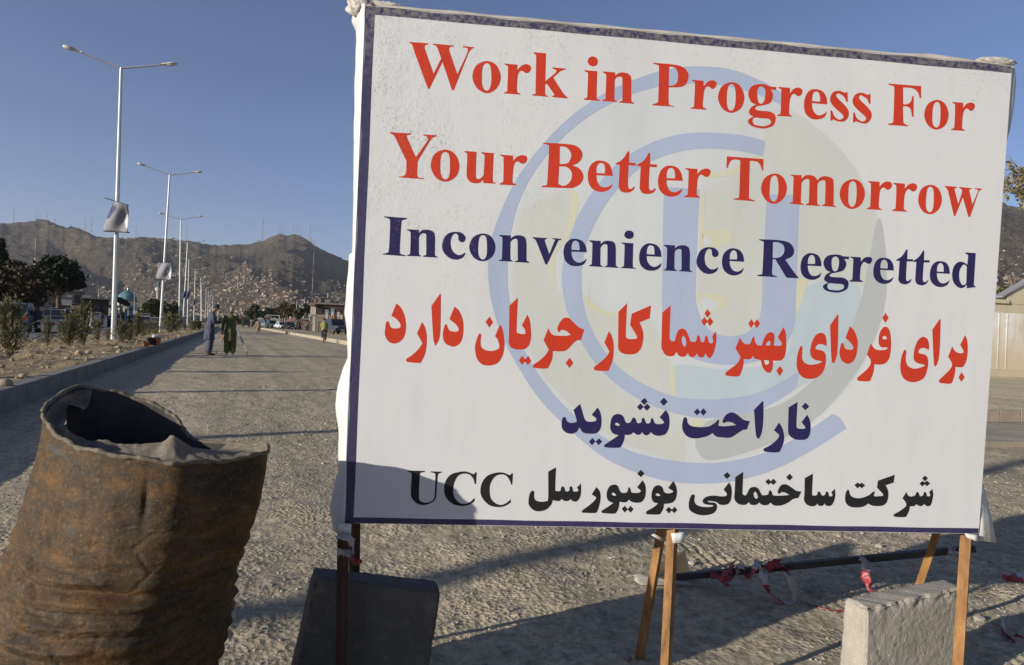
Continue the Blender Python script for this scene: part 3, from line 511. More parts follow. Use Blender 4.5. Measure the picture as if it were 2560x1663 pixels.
cA=ramp(t,n1,[(.35,(.100,.080,.055)),(.65,(.205,.160,.108))]); cB=mixc(t,ramp(t,n2,[(.46,(0,0,0)),(.56,(1,1,1))]),cA,(.046,.042,.030))
t.links.new(cB,b.inputs['Base Color']); b.inputs['Roughness'].default_value=1; b.inputs['Specular IOR Level'].default_value=.05
bump(t,b,n2,22.0,1.0); m_hill=m
tag(np_mesh('mountains',Vm,grid_faces(NR,NA)[:,::-1],m_hill),kind='structure')
def hillz(a_,r_):
    i=np.clip(np.searchsorted(A,a_)-1,0,NA-2); j=np.clip(np.searchsorted(rr,r_)-1,0,NR-2)
    return Zm[j,i]
# houses climbing the lower slopes
mh=[M('mud brick pale',(.30,.235,.165),.95,.25,.2),M('mud brick brown',(.24,.18,.13),.95,.15,.2),M('whitewashed wall',(.42,.39,.34),.9,.15,.2),M('mud brick tan',(.29,.23,.17),.95,.15,.2)]
m_win=M('dark window',(.03,.035,.04),.3,.1,1)
rng=np.random.default_rng(11)
houses=[]
tries=0
while len(houses)<6300 and tries<900000:
    tries+=1
    px=rng.uniform(-60,900) if rng.random()<.86 else rng.uniform(2380,2640)
    r_=rng.uniform(R1+90,R2*.86); d=ray(px,800); a_=math.atan2(d.x,d.y)
    z=float(hillz(a_,r_)); 
    py=hor(px)-F_*(z-HC)/ (r_*math.cos(a_-YAW))
    if px<920: top=np.interp(px,[-60,190,240,262,300,360,420,470,520,560,600,660,720,800,900],[790,780,735,690,662,650,668,680,700,690,668,690,735,752,700])
    else: top=640
    top+=18*math.sin(px*.11)+10*math.sin(px*.37+1)
    if py<top: 
        if rng.random()>.02 or py<top-45: continue
    dens=.5+.5*float(fbm(np.array([px/16.]),np.array([py/16.]),2,91)[0]); 
    if rng.random()>dens*1.7: continue
    houses.append((px,py,r_,a_,z))
houses.sort(key=lambda h:h[2])
fresh={}
def hmesh(kind):
    rnd=random.Random(kind); w=rnd.uniform(3.8,8.5); d=rnd.uniform(3.5,6); h=rnd.choice([2.0,2.4,2.8,4.6])
    b=MB(); b.cm=0; b.box(-w/2,w/2,-d/2,d/2,-4,h); b.box(-w/2-.25,w/2+.25,-d/2-.25,d/2+.25,h,h+.35)
    if rnd.random()<.4: b.box(-w/2,-w/2+w*.45,-d/2+1,d/2,h+.35,h+3)
    b.cm=1; nw=rnd.choice([2,3])
    for fl in range(1 if h<5 else 2):
        for i in range(nw):
            x=-w/2+w*(i+.5)/nw; b.box(x-.4,x+.4,-d/2-.06,-d/2+.1,.6+fl*2.2,1.5+fl*2.2)
    return b,kind%4
HM=[]
for k_ in range(10):
    b,mi=hmesh(k_); HM.append((b,mi,b.mesh('hillside_house',[mh[mi],m_win])))
Vs=[[],[],[],[]];Fs=[[],[],[],[]]
for i,(px,py,r_,a_,z) in enumerate(houses):
    kk=rng.integers(0,10); b,mi,me=HM[kk]; x_,y_=r_*math.sin(a_),r_*math.cos(a_); rot=-a_+rng.normal(0,.5); sc=rng.uniform(.5,1.05)
    if i<300:
        o=bpy.data.objects.new('hillside_house',me); C.objects.link(o); o.location=(x_,y_,z); o.rotation_euler=(0,0,rot); o.scale=(sc,sc,sc)
        tag(o,'small flat roofed mud brick house among the many on the distant hillside','house','houses climbing the distant hillside')
    else:
        vv_=np.array(b.v[:8])*sc; ca,sa=math.cos(rot),math.sin(rot)
        W_=np.stack([vv_[:,0]*ca-vv_[:,1]*sa+x_,vv_[:,0]*sa+vv_[:,1]*ca+y_,vv_[:,2]+z],-1)
        mm=int(rng.choice([0,1,2,3],p=[.30,.37,.05,.28])); base=len(Vs[mm])*8; Vs[mm].append(W_); Fs[mm]+=[[base+q for q in f] for f in ((4,5,6,7),(0,1,5,4),(1,2,6,5),(2,3,7,6),(3,0,4,7))]
V=[];Fq=[];MI=[]
for mm in range(4):
    off=sum(len(x_) for x_ in V)
    if Vs[mm]: V.append(np.concatenate(Vs[mm])); Fq+=[[q+off for q in f] for f in Fs[mm]]; MI+=[mm]*len(Fs[mm])
o=np_mesh('hillside_town',np.concatenate(V),Fq,mh[0],smooth=False)
for mm in range(1,4): o.data.materials.append(mh[mm])
o.data.polygons.foreach_set('material_index',MI)
tag(o,'dense mass of mud brick houses covering the lower hill slopes','houses',kind='stuff')
# ================================================================ the sign board
SO=Vector((0.32302,2.01747,0.60860)); SR=Vector((0.95903,-0.28323,-0.00562)); SU=Vector((-0.00420,-0.03404,0.99941)); SN=SR.cross(SU).normalized()
SM=Matrix(((SR.x,SU.x,SN.x,SO.x),(SR.y,SU.y,SN.y,SO.y),(SR.z,SU.z,SN.z,SO.z),(0,0,0,1)))
SW,SH=2.0,1.487
def splane(px,py,off=0.0):   # photo bearing -> board coordinates (on a plane parallel to the board)
    d=ray(px,py); P=SO+SN*off; t=(P-Vector((0,0,HC))).dot(SN)/d.dot(SN); q=Vector((0,0,HC))+d*t-SO; return (q.dot(SR),q.dot(SU),off)
def vinyl(name,col,rough=.5,dirt=.6,weave=True):
    col=tuple(x*.78 for x in col); m,t,b=nmat(name); v=coords(t); 
    cl=mixc(t,ramp(t,noise(t,v,1.6,4,.6),[(.35,(0,0,0)),(.75,(1,1,1))]),col,tuple(x*.93 for x in col))
    # dust speckle gathered towards the upper left, drips below the third line
    sx=t.nodes.new('ShaderNodeSeparateXYZ'); t.links.new(v,sx.inputs[0])
    gx=N(t,'ShaderNodeMapRange'); t.links.new(sx.outputs[0],gx.inputs[0]); gx.inputs[1].default_value=.05; gx.inputs[2].default_value=.75; gx.inputs[3].default_value=1; gx.inputs[4].default_value=0
    gy=N(t,'ShaderNodeMapRange'); t.links.new(sx.outputs[1],gy.inputs[0]); gy.inputs[1].default_value=.55; gy.inputs[2].default_value=1.0; gy.inputs[3].default_value=0; gy.inputs[4].default_value=1
    mu=N(t,'ShaderNodeMath'); mu.operation='MULTIPLY'; t.links.new(gx.outputs[0],mu.inputs[0]); t.links.new(gy.outputs[0],mu.inputs[1])
    tp=N(t,'ShaderNodeMapRange'); t.links.new(sx.outputs[1],tp.inputs[0]); tp.inputs[1].default_value=1.34; tp.inputs[2].default_value=1.47; tp.inputs[3].default_value=.0; tp.inputs[4].default_value=.8
    ad=N(t,'ShaderNodeMath'); ad.operation='MAXIMUM'; t.links.new(mu.outputs[0],ad.inputs[0]); t.links.new(tp.outputs[0],ad.inputs[1])
    ad2=N(t,'ShaderNodeMath'); ad2.operation='ADD'; t.links.new(ad.outputs[0],ad2.inputs[0]); ad2.inputs[1].default_value=.10
    sp=ramp(t,noise(t,v,110,4,.75,dist=.8),[(.545,(0,0,0)),(.63,(1,1,1))]); cl_=ramp(t,noise(t,v,5,5,.7),[(.44,(0,0,0)),(.62,(1,1,1))])
    f1=mixc(t,1.0,sp,cl_,'MULTIPLY'); f2=mixc(t,1.0,f1,ad2.outputs[0],'MULTIPLY'); 
    sc=N(t,'ShaderNodeMath'); sc.operation='MULTIPLY'; t.links.new(f2,sc.inputs[0]); sc.inputs[1].default_value=dirt*1.0
    cl=mixc(t,sc.outputs[0],cl,(.17,.15,.10))
    # vertical drips
    vs=coords(t,'Object',(60,3.2,1)); dr=ramp(t,noise(t,vs,1.0,2,.5),[(.66,(0,0,0)),(.74,(1,1,1))])
    w1=N(t,'ShaderNodeMapRange'); t.links.new(sx.outputs[1],w1.inputs[0]); w1.inputs[1].default_value=.60; w1.inputs[2].default_value=.68; w1.inputs[3].default_value=0; w1.inputs[4].default_value=1
    w2=N(t,'ShaderNodeMapRange'); t.links.new(sx.outputs[1],w2.inputs[0]); w2.inputs[1].default_value=.70; w2.inputs[2].default_value=.80; w2.inputs[3].default_value=1; w2.inputs[4].default_value=0
    w3=N(t,'ShaderNodeMapRange'); t.links.new(sx.outputs[0],w3.inputs[0]); w3.inputs[1].default_value=.45; w3.inputs[2].default_value=.65; w3.inputs[3].default_value=0; w3.inputs[4].default_value=.45
    f=mixc(t,1.0,dr,w1.outputs[0],'MULTIPLY'); f=mixc(t,1.0,f,w2.outputs[0],'MULTIPLY'); f=mixc(t,1.0,f,w3.outputs[0],'MULTIPLY')
    cl=mixc(t,f,cl,(.33,.31,.26))
    t.links.new(cl,b.inputs['Base Color']); b.inputs['Roughness'].default_value=rough; b.inputs['Specular IOR Level'].default_value=.15
    # crinkles in the vinyl (strong at the upper left) and the fine weave
    cr=noise(t,coords(t,'Object',(1.25,.8,1)),46,5,.7,dist=2.2); mm=N(t,'ShaderNodeMath'); mm.operation='MULTIPLY'; t.links.new(cr,mm.inputs[0]); 
    st=N(t,'ShaderNodeMath'); st.operation='ADD'; t.links.new(mu.outputs[0],st.inputs[0]); st.inputs[1].default_value=.03; clm=N(t,'ShaderNodeMath'); clm.operation='MULTIPLY'; t.links.new(mu.outputs[0],clm.inputs[0]); t.links.new(cl_,clm.inputs[1]); t.links.new(clm.outputs[0],st.inputs[0]); t.links.new(st.outputs[0],mm.inputs[1])
    bump(t,b,mm.outputs[0],.0020)
    bump(t,b,noise(t,coords(t,'Object',(1.0,.35,1)),3.2,3,.5),.008,.8)
    bump(t,b,noise(t,coords(t,'Object',(1,.25,1)),150,1,.5),.00015)
    return m
v_white=vinyl('white printed vinyl',(.70,.705,.715)); v_blue=vinyl('dark blue print',(.028,.023,.095),dirt=.95); v_red=vinyl('red print',(.60,.052,.024),dirt=.6)
v_black=vinyl('black print',(.022,.022,.024),dirt=.5); v_ring=vinyl('pale blue print',(.43,.50,.66),dirt=.4); v_sea=vinyl('pale sea print',(.64,.67,.69),dirt=.4)
v_land=vinyl('pale green grey print',(.62,.64,.61),dirt=.4); v_deep=vinyl('blue sea print',(.52,.61,.66),dirt=.4); v_grey=vinyl('grey globe edge print',(.50,.53,.53),dirt=.4)
v_yel=vinyl('yellow print',(.66,.66,.50),dirt=.3); v_dark=vinyl('dark navy print',(.06,.045,.17),dirt=.8)
board=thing('sign_board','large white roadwork billboard with red, blue and black English and Persian lettering on rusty legs','billboard',(SO+SR*1.0-Vector((0,0,SO.z))))
bi=Matrix.Translation(-board.location)
b=MB(); nx,ny=60,46
vs=[(SW*i/nx,SH*j/ny,0) for j in range(ny+1) for i in range(nx+1)]; fs=[(j*(nx+1)+i,j*(nx+1)+i+1,(j+1)*(nx+1)+i+1,(j+1)*(nx+1)+i) for j in range(ny) for i in range(nx)]
b.add(vs,fs); vs2=[(x,y,-.006) for x,y,z in vs]; b.add(vs2,[f[::-1] for f in fs])
nn=nx+1; n0=len(vs); 
for ring in ([i for i in range(nx+1)],[j*nn+nx for j in range(ny+1)],[ny*nn+i for i in range(nx+1)][::-1],[j*nn for j in range(ny+1)][::-1]):
    b.f+=[(p,p+n0,q+n0,q) for p,q in zip(ring[:-1],ring[1:])]; b.m+=[0]*(len(ring)-1)
banner=b.build('banner',v_white,board); banner.matrix_local=bi@SM
def smooth_contour(pts):
    out=[]; n=len(pts)
    for i in range(n):
        p0,p1,p2,p3=pts[i-1],pts[i],pts[(i+1)%n],pts[(i+2)%n]
        out.append((p1[0],p1[1]))
        if p1[2] and p2[2]: continue
        if p1[2]: p0=p1
        if p2[2]: p3=p2
        k=3 if math.hypot(p2[0]-p1[0],p2[1]-p1[1])<.05 else 7
        for j in range(1,k+1):
            t=j/(k+1); a=[]
            for q in (0,1):
                a.append(.5*((2*p1[q])+(-p0[q]+p2[q])*t+(2*p0[q]-5*p1[q]+4*p2[q]-p3[q])*t*t+(-p0[q]+3*p1[q]-3*p2[q]+p3[q])*t**3))
            out.append(tuple(a))
    return out
def lettering(name,rows,z,mat,label=None,yr=None):
    b=MB(); cnt=0
    for row in rows:
        cons=[]
        for cn in row.split('/'):
            pts=[(float(a.split(',')[0])/1000,float(a.split(',')[1].rstrip('!'))/1000,a.endswith('!')) for a in cn.split()]
            cons.append(smooth_contour(pts))
        if yr and not (yr[0]<=sum(p[1] for p in cons[0])/len(cons[0])<yr[1]): continue
        cnt+=1
        V3=[[Vector((x,y,0)) for x,y in cc] for cc in cons]; flat=[(p.x,p.y,z) for cc in V3 for p in cc]
        tri=tessellate_polygon(V3); fs=[]
        for f in tri:
            A_,B_,C_=[Vector(flat[i]) for i in f]
            fs.append(tuple(f) if (B_-A_).cross(C_-A_).z>0 else tuple(f)[::-1])
        b.add(flat,fs)
    if not cnt: return None
    o=b.build(name,mat,banner)
    if label: o['label']=label
    return o
D={k:v.split('\n') for k,v in SIGN.items()}
lettering('printed_globe',D['sea'],.00005,v_sea,'pale globe printed behind the lettering'); lettering('printed_land',D['land'],.0001,v_land); lettering('printed_sea',D['deep'],.00015,v_deep); lettering('printed_globe_edge',D['grey'],.0002,v_grey)
for r_ in D['yel']: lettering('printed_coast',[r_],.00025,v_yel)
for r_ in D['white']: lettering('printed_highlight',[r_],.0003,v_sea)
lettering('logo_ring',D['ring'],.00035,v_ring,'pale blue logo of a letter U inside a ring')
cut=[1.2,.93,.7,.36,.20]
lettering('lettering',D['red'],.0005,v_red,'red English line: Work in Progress For',(1.2,2)); lettering('lettering',D['red'],.0005,v_red,'red English line: Your Better Tomorrow',(.93,1.2))
lettering('lettering',D['blue'],.0005,v_blue,'dark blue English line: Inconvenience Regretted',(.7,.93)); lettering('lettering',D['red'],.0005,v_red,'red Persian line',(.2,.93))
lettering('lettering',D['blue'],.0005,v_blue,'dark blue Persian line',(.15,.7)); lettering('lettering',D['black'],.0005,v_black,'black bottom line: UCC and Persian words',(-1,.5))
# blue border printed round three sides and worn along the top
b=MB()
def strip(pts0,pts1,z): 
    n=len(pts0); b.add([(x,y,z) for x,y in pts0]+[(x,y,z) for x,y in pts1],[(i,i+1,n+i+1,n+i) for i in range(n-1)])
strip([(-.0,SH*i/30) for i in range(31)],[(-.0,SH*i/30) for i in range(31)],.002)
b=MB(); rnd=random.Random(3)
strip([(.002+.0012*math.sin(i*.9),SH*i/40) for i in range(41)][::-1],[(.0265+.0006*math.sin(i*.5),SH*i/40) for i in range(41)][::-1],.0004)
strip([(.0265+(SW-.028)*i/50,SH-.0235+.0006*math.sin(i*.7)) for i in range(51)],[(.0265+(SW-.028)*i/50,SH-.0015+.001*math.sin(i*1.1)) for i in range(51)],.0004)
strip([(.0265+(SW-.028)*i/50,.001) for i in range(51)],[(.0265+(SW-.028)*i/50,.0175+.0006*math.sin(i*.8)) for i in range(51)],.0004)
m,t,bb=nmat('worn blue border print'); v=coords(t)
sx=t.nodes.new('ShaderNodeSeparateXYZ'); t.links.new(v,sx.inputs[0]); mr=N(t,'ShaderNodeMapRange'); t.links.new(sx.outputs[1],mr.inputs[0]); mr.inputs[1].default_value=1.25; mr.inputs[2].default_value=1.47; mr.inputs[3].default_value=.07; mr.inputs[4].default_value=.75
nz=ramp(t,noise(t,v,60,5,.7),[(.40,(0,0,0)),(.6,(1,1,1))]); f=mixc(t,1.0,nz,mr.outputs[0],'MULTIPLY'); cl=mixc(t,f,(.022,.018,.07),(.20,.19,.155)); t.links.new(cl,bb.inputs['Base Color']); bb.inputs['Roughness'].default_value=.5
b.build('blue_border',m,banner)
# folded-over vinyl: wraps along the edges, built in board coordinates
v_fold=M('folded vinyl',(.50,.47,.41),.5,.25,9,bmp=.0015,bs=60); v_foldw=M('clean folded vinyl',(.68,.67,.65),.45,.06,4,bmp=.0012,bs=50)
def wrap(name,rows,mat,thick=.0012):
    """rows of board-space points; makes a thin sheet"""
    b=MB(); n=len(rows[0]); V_=[p for r in rows for p in r]; nr_=len(rows)
    fs=[(i*n+j,i*n+j+1,(i+1)*n+j+1,(i+1)*n+j) for i in range(nr_-1) for j in range(n-1)]
    b.add(V_,fs); o=b.build(name,mat,banner,smooth=True)
    md=o.modifiers.new('thickness','SOLIDIFY'); md.thickness=thick; md.offset=0; return o
rnd=random.Random(8)
def lerp(a,c_,t): return a+(c_-a)*t
def prof(tab,y): return float(np.interp(y,[p[0] for p in tab],[p[1] for p in tab]))
# left edge: (photo y, how far left of the border in px)
lt=[(8,40),(40,42),(60,28),(90,26),(200,26),(330,22),(470,17),(560,16),(610,14),(612,22),(700,25),(760,28),(800,20),(870,15),(900,28),(960,40),(1020,40),(1060,33),(1160,26),(1180,34),(1260,45),(1300,38),(1330,30)]
rows=[]
for i in range(260):
    q=i/259; y=SH*(1.004-q*1.03); py=13+1294*q; w=prof(lt,py)*.00118
    r=[]
    for j in range(12):
        s_=j/11; cr_=abs(float(vn(np.array([q*16.+s_*1.2]),np.array([s_*2.5]),3)[0])); cr2=abs(float(vn(np.array([q*47.]),np.array([s_*4.+q*9]),5)[0])); r.append((.0-w*s_*(1-.22*cr_),y,.001-.055*s_**1.6+.016*(cr_-.5)*s_+.006*(cr2-.4)*s_))
    rows.append(r)
wrap('left_fold',rows,v_foldw)
# top wrap
tt=[(905,2),(930,6),(960,14),(985,16),(1100,17),(1500,16),(1900,17),(2200,15),(2330,22),(2420,18),(2455,6),(2470,4),(2530,4)]
rows=[]
for i in range(100):
    q=i/99; px=905+1620*q; w=prof(tt,px)*.00125
    rows.append([(SW*q,SH+w*math.sin(s_*math.pi/2)+.002*math.sin(q*60)*s_,.001-.05*s_**1.5) for s_ in [k/6 for k in range(7)]])
wrap('top_fold',rows,v_fold)
# crumpled corners
def crumple(name,cx,cy,cz,rx,ry,rz,mat,seed,n=52):
    b=MB(); rnd=np.random.default_rng(seed)
    th=np.linspace(0,2*np.pi,n,endpoint=False); ph=np.linspace(-1.45,1.45,34); TH,PH=np.meshgrid(th,ph)
    f=.95+.42*(np.abs(fbm(np.cos(TH)*1.9+5,np.sin(TH)*1.9+PH*1.6,3,seed))-.3)+.25*np.abs(vn(np.cos(TH)*4+PH,np.sin(TH)*4+PH*3,seed+3))
    X=cx+rx*np.cos(PH)*np.cos(TH)*f; Y=cy+ry*np.sin(PH)*f; Z_=cz+rz*np.cos(PH)*np.sin(TH)*f
    b.add(np.stack([X,Y,Z_],-1).reshape(-1,3).tolist(),[tuple(int(q) for q in f_) for f_ in grid_faces(34,n,True)]); 
    b.f.append(tuple(range(n))[::-1]); b.m.append(0); b.f.append(tuple(33*n+k_ for k_ in range(n))); b.m.append(0)
    return b.build(name,mat,banner,smooth=True)
crumple('crumpled_corner',-.020,SH+.006,-.022,.034,.026,.018,v_fold,3); crumple('crumpled_corner',.045,SH+.016,-.03,.060,.013,.012,v_fold,5)
crumple('crumpled_corner',SW-.035,SH+.016,-.02,.060,.014,.012,v_fold,7); crumple('crumpled_corner',SW+.012,SH-.025,-.03,.024,.05,.012,v_fold,9)
# loose flap standing off the right edge, torn flap at the bottom right
def flap(name,pts,off0,off1,mat):
    rows=[]
    for (xa,ya,xb,yb) in pts:
        A_=splane(xa,ya,off0); B_=splane(xb,yb,off1); rows.append([tuple(lerp(A_[k],B_[k],s_) for k in (0,1,2)) for s_ in (0,.33,.66,1)])
    return wrap(name,rows,mat)
flap('loose_side_flap',[(2514,170,2536,165),(2514,200,2540,200),(2511,260,2536,255),(2508,320,2525,325),(2500,380,2507,385),(2496,410,2500,412)],-.012,-.010,v_foldw)
flap('torn_bottom_flap',[(2452,1200,2456,1204),(2451,1240,2466,1240),(2450,1290,2478,1290),(2448,1352,2491,1357)],-.004,-.03,v_foldw)
flap('hanging_scrap',[(1678,1334,1713,1330),(1682,1358,1708,1358)],.012,.012,v_foldw)
flap('hanging_scrap',[(2412,1334,2446,1338),(2418,1345,2446,1355)],.006,.01,v_foldw)
flap('hanging_scrap',[(836,1306,879,1310),(842,1330,877,1340)],.014,.014,v_foldw)
flap('hanging_scrap',[(1628,1338,1634,1334),(1655,1354,1662,1348)],-.02,-.02,v_fold)
# frame: square tube round the back
m_rust=nmat('rusty angle iron')[0]; t=m_rust.node_tree; bb=t.nodes['Principled BSDF']; v=coords(t)
cc1=ramp(t,noise(t,coords(t,'Object',(1,1,.22)),22,7,.75),[(.34,(.060,.030,.013)),(.45,(.18,.085,.026)),(.58,(.27,.135,.040)),(.72,(.34,.21,.085))]); t.links.new(cc1,bb.inputs['Base Color']); bb.inputs['Roughness'].default_value=.75; bump(t,bb,noise(t,v,120,4,.6),.0008)
m_rust_shade=M('shaded rusty iron',(.06,.026,.016),.8,.3,14,bmp=.0008,bs=90)  # left legs: the drum's shade is put into a darker copy of the rust
m_dark=M('dark painted steel',(.035,.033,.033),.55,.3,8,bmp=.0006,bs=90)
for (x0,x1,y0,y1) in ((.004,SW-.002,.0,.035),(.004,SW-.002,SH-.036,SH-.001),(.002,.036,.036,SH-.037),(SW-.034,SW+.003,.036,SH-.037),(.98,1.015,.036,SH-.037)):
    b=MB(); b.box(x0,x1,y0,y1,-.044,-.009); b.build('frame_tube',m_dark,banner)
# legs of angle iron (world coordinates)
def angle_iron(name,p,q,w,parent,mat,face=None,tk=.004,label=None):
    p=Vector(p); q=Vector(q); d=(q-p); L=d.length; d.normalize()
    f_=(face if face is not None else -SN); e=(f_-d*f_.dot(d)).normalized(); r=d.cross(e); 
    b=MB(); T=Matrix(((r.x,e.x,d.x,p.x),(r.y,e.y,d.y,p.y),(r.z,e.z,d.z,p.z),(0,0,0,1)))
    T=Matrix.Translation(-parent.location)@T
    k=w*.7071
    prof_=[(0,0),(k,k),(k-tk*.7,k+tk*.7),(0,tk*1.41),(-k+tk*.7,k+tk*.7),(-k,k)]
    n=len(prof_); V_=[T@Vector((a,c_,zz)) for zz in (0,L) for a,c_ in prof_]
    b.add(V_,[tuple(range(n))[::-1],tuple(range(n,2*n))]+[(i,(i+1)%n,(i+1)%n+n,i+n) for i in range(n)])
    o=b.build(name,mat,parent)
    if label: o['label']=label
    return o
def onboard(px,py,off=-.02): 
    a=splane(px,py,off); return SO+SR*a[0]+SU*a[1]+SN*a[2]
def down(p,q):   # extend the line p->q to the ground
    t=(p.z+.03)/(p.z-q.z); return p+(q-p)*t
front=[((856,1345),(851,1663),.024),((1686,1340),(1670,1663),.026),((2428,1342),(2408,1663),.030)]
for i_l,(a_,c_,w) in enumerate(front):
    p=onboard(*a_,-.006); q=onboard(*c_,-.006); up_=p+(p-q).normalized()*.10
    angle_iron('leg',down(p,q),up_,w,board,m_rust_shade if i_l==0 else m_rust,face=-SN)
rear=[((885,1309),(884,1424),2.22,2.30),((1654,1352),(1602,1655),2.40,2.49),((2349,1342),(2312,1451),2.60,2.67)]
for i_l,(a_,c_,d1,d2) in enumerate(rear):
    p=atd(*a_,d1); q=atd(*c_,d2); 
    angle_iron('leg',down(p,q),p+(p-q).normalized()*.16,.026,board,m_rust_shade if i_l==0 else m_rust,face=-SN)
pb=atd(1602,1657,2.49); b=MB(); b.box(pb.x-.05-board.location.x,pb.x+.05-board.location.x,pb.y-.03-board.location.y,pb.y+.04-board.location.y,-.005,.012); b.build('foot_plate',m_rust,board)
# ================================================================ crushed oil drum
rim=[(108,1030,1.66),(118,1010,1.70),(140,990,1.77),(191,967,1.85),(232,969,1.88),(277,977,1.90),(315,985,1.915),(350,998,1.92),(385,1010,1.92),(415,1024,1.92),(437,1042,1.91),(454,1061,1.90),(466,1080,1.88),(480,1094,1.87),(530,1103,1.86),(590,1110,1.85),(635,1110,1.82),(663,1112,1.78),(670,1122,1.75),(658,1131,1.71),(610,1142,1.67),(553,1150,1.63),(495,1154,1.59),(438,1155,1.56),(380,1150,1.55),(323,1141,1.545),(275,1133,1.55),(231,1125,1.56),(196,1116,1.575),(171,1104,1.59),(150,1091,1.61),(132,1075,1.63),(116,1052,1.65)]
lidin=[(167,1042,1.66),(166,1030,1.69),(167,1012,1.72),(172,1000,1.76),(205,1012,1.78),(240,1024,1.79),(262,1040,1.78),(285,1052,1.77),(305,1066,1.75),(325,1082,1.73),(335,1090,1.71),(345,1096,1.69),(365,1098,1.67),(400,1100,1.66),(422,1093,1.645),(428,1091,1.64),(432,1091,1.635),(434,1091,1.63),(434,1091,1.62),(432,1091,1.61),(430,1091,1.60),(425,1090,1.59),(412,1094,1.58),(385,1097,1.57),(350,1099,1.565),(300,1096,1.565),(262,1090,1.57),(230,1088,1.58),(210,1083,1.60),(185,1070,1.62),(172,1060,1.64),(167,1052,1.65),(166,1047,1.655)]
RP=np.array([atd(*p) for p in rim]); LP=np.array([atd(p[0],p[1],max(p[2],1.665)) for p in lidin]); nr0=len(RP)
def closed(P,n):
    k=len(P); out=[]
    for i in range(n):
        u=i*k/n; a_=int(u); f=u-a_; p0,p1,p2,p3=P[a_-1],P[a_%k],P[(a_+1)%k],P[(a_+2)%k]
        out.append(.5*(2*p1+(-p0+p2)*f+(2*p0-5*p1+4*p2-p3)*f*f+(-p0+3*p1-3*p2+p3)*f**3))
    return np.array(out)
nc=264; RPs=closed(RP,nc); LPs=closed(LP,nc)
bc=np.array(gr(205,1.66,0.0)); ctr=RPs.mean(0)
ang=np.arctan2(RPs[:,1]-ctr[1],RPs[:,0]-ctr[0]); rrim=np.hypot(RPs[:,1]-ctr[1],RPs[:,0]-ctr[0]); o_=np.argsort(ang); nt=360
th=np.linspace(-np.pi,np.pi,nt,endpoint=False); per=lambda f_: np.interp(th,np.concatenate([ang[o_]-2*np.pi,ang[o_],ang[o_]+2*np.pi]),np.tile(f_[o_],3))
rR=per(rrim); rZ=per(RPs[:,2]); thc=math.atan2(-ctr[1],-ctr[0])
dth=np.angle(np.exp(1j*(th-(thc+math.radians(50))))); hw_=math.radians(42)
Rb=np.where(np.abs(dth)<hw_,.292*math.cos(hw_)/np.cos(dth),.292); Rb=.292-(.292-Rb)*.85; kk=np.hanning(23); kk/=kk.sum(); Rb=np.convolve(np.tile(Rb,3),kk,'same')[nt:2*nt]
nh=420; tv=np.linspace(0,1,nh); T_,Aw=np.meshgrid(tv,th,indexing='ij'); sm=np.clip(T_*1.5,0,1); sm=sm*sm*(3-2*sm)
rad=rR[None]*(1-sm)+Rb[None]*sm
ca_,sa_=np.cos(Aw),np.sin(Aw)
big=fbm(ca_*1.2+3,T_*3.2+sa_*1.2,3,201); mid=fbm(ca_*2.2+9+T_*3,T_*10+sa_*2.2+1.4*big,3,202); fine_=fbm(ca_*12+2,T_*46+sa_*12,4,203,.6)
def ridge(f,th_): return np.clip(1-np.abs(f)/th_,0,1)
cr1=ridge(fbm(ca_*1.4+1,T_*8+sa_*1.5+.9*big,2,204),.10); cr2=ridge(fbm(ca_*2.0+7,T_*15+sa_*2.2+.8*mid,2,207),.09); cr3=ridge(fbm(ca_*3.2+4+T_*5,T_*9+sa_*3,2,209),.06)
env=np.clip(T_*7,0,1)
rib=np.sin((T_*.93+.016*big+.0035*mid)*2*np.pi/.046); rib=np.sign(rib)*np.abs(rib)**1.4
nrad=rad+env*(.011*big+.0055*mid*np.clip(T_*3,.3,1)+.0012*fine_-.002*cr1-.0025*cr2*np.clip(T_*4,0,1)+.001*cr3)
nrad=nrad+env*.0068*rib*np.clip(T_*5-.7,0,1)*np.clip(.7+.8*mid,.2,1.2)
dent=lambda a0,t0,wt,wh,d: d*np.exp(-(np.angle(np.exp(1j*(Aw-a0)))/wt)**2-((T_-t0)/wh)**2)
nrad=nrad-dent(thc+.02,.11,.035,.05,.006)-dent(thc-.35,.33,.30,.014,.009)-dent(thc+.05,.345,.25,.014,.012)-dent(thc-.1,.50,.35,.016,.012)-dent(thc-.95,.22,.2,.05,.010)-dent(thc-.3,.40,.22,.010,.010)
bow=.030*np.sin(np.pi*np.clip(T_/.75,0,1)); cx_=ctr[0]*(1-T_)+bc[0]*T_+bow*math.cos(YAW); cy_=ctr[1]*(1-T_)+bc[1]*T_-bow*math.sin(YAW)
P2=np.stack([cx_+nrad*ca_,cy_+nrad*sa_,rZ[None]*(1-T_)],-1)
drum=thing('oil_drum','crushed rusty oil drum with a torn open lid standing on the gravel','oil drum',(bc[0],bc[1],0))
dl=np.array([bc[0],bc[1],0])
m,t,bb=nmat('rusted drum steel'); vh=coords(t,'Object',(1,1,2.2)); v=coords(t)
n1=noise(t,vh,4,8,.72); n2=noise(t,v,30,7,.8); n3=noise(t,vh,9,7,.75)
cl=ramp(t,n1,[(.32,(.022,.020,.016)),(.50,(.040,.027,.014)),(.66,(.070,.038,.014))])
cl=mixc(t,ramp(t,n3,[(.46,(0,0,0)),(.66,(.9,.9,.9))]),cl,(.125,.060,.018))
cl=mixc(t,ramp(t,noise(t,coords(t,'Object',(1.3,1.3,2.6)),7,8,.7),[(.56,(0,0,0)),(.68,(.75,.75,.75))]),cl,(.070,.066,.058))
cl=mixc(t,ramp(t,noise(t,v,120,4,.75),[(.54,(0,0,0)),(.66,(.75,.75,.75))]),cl,(.15,.092,.034))
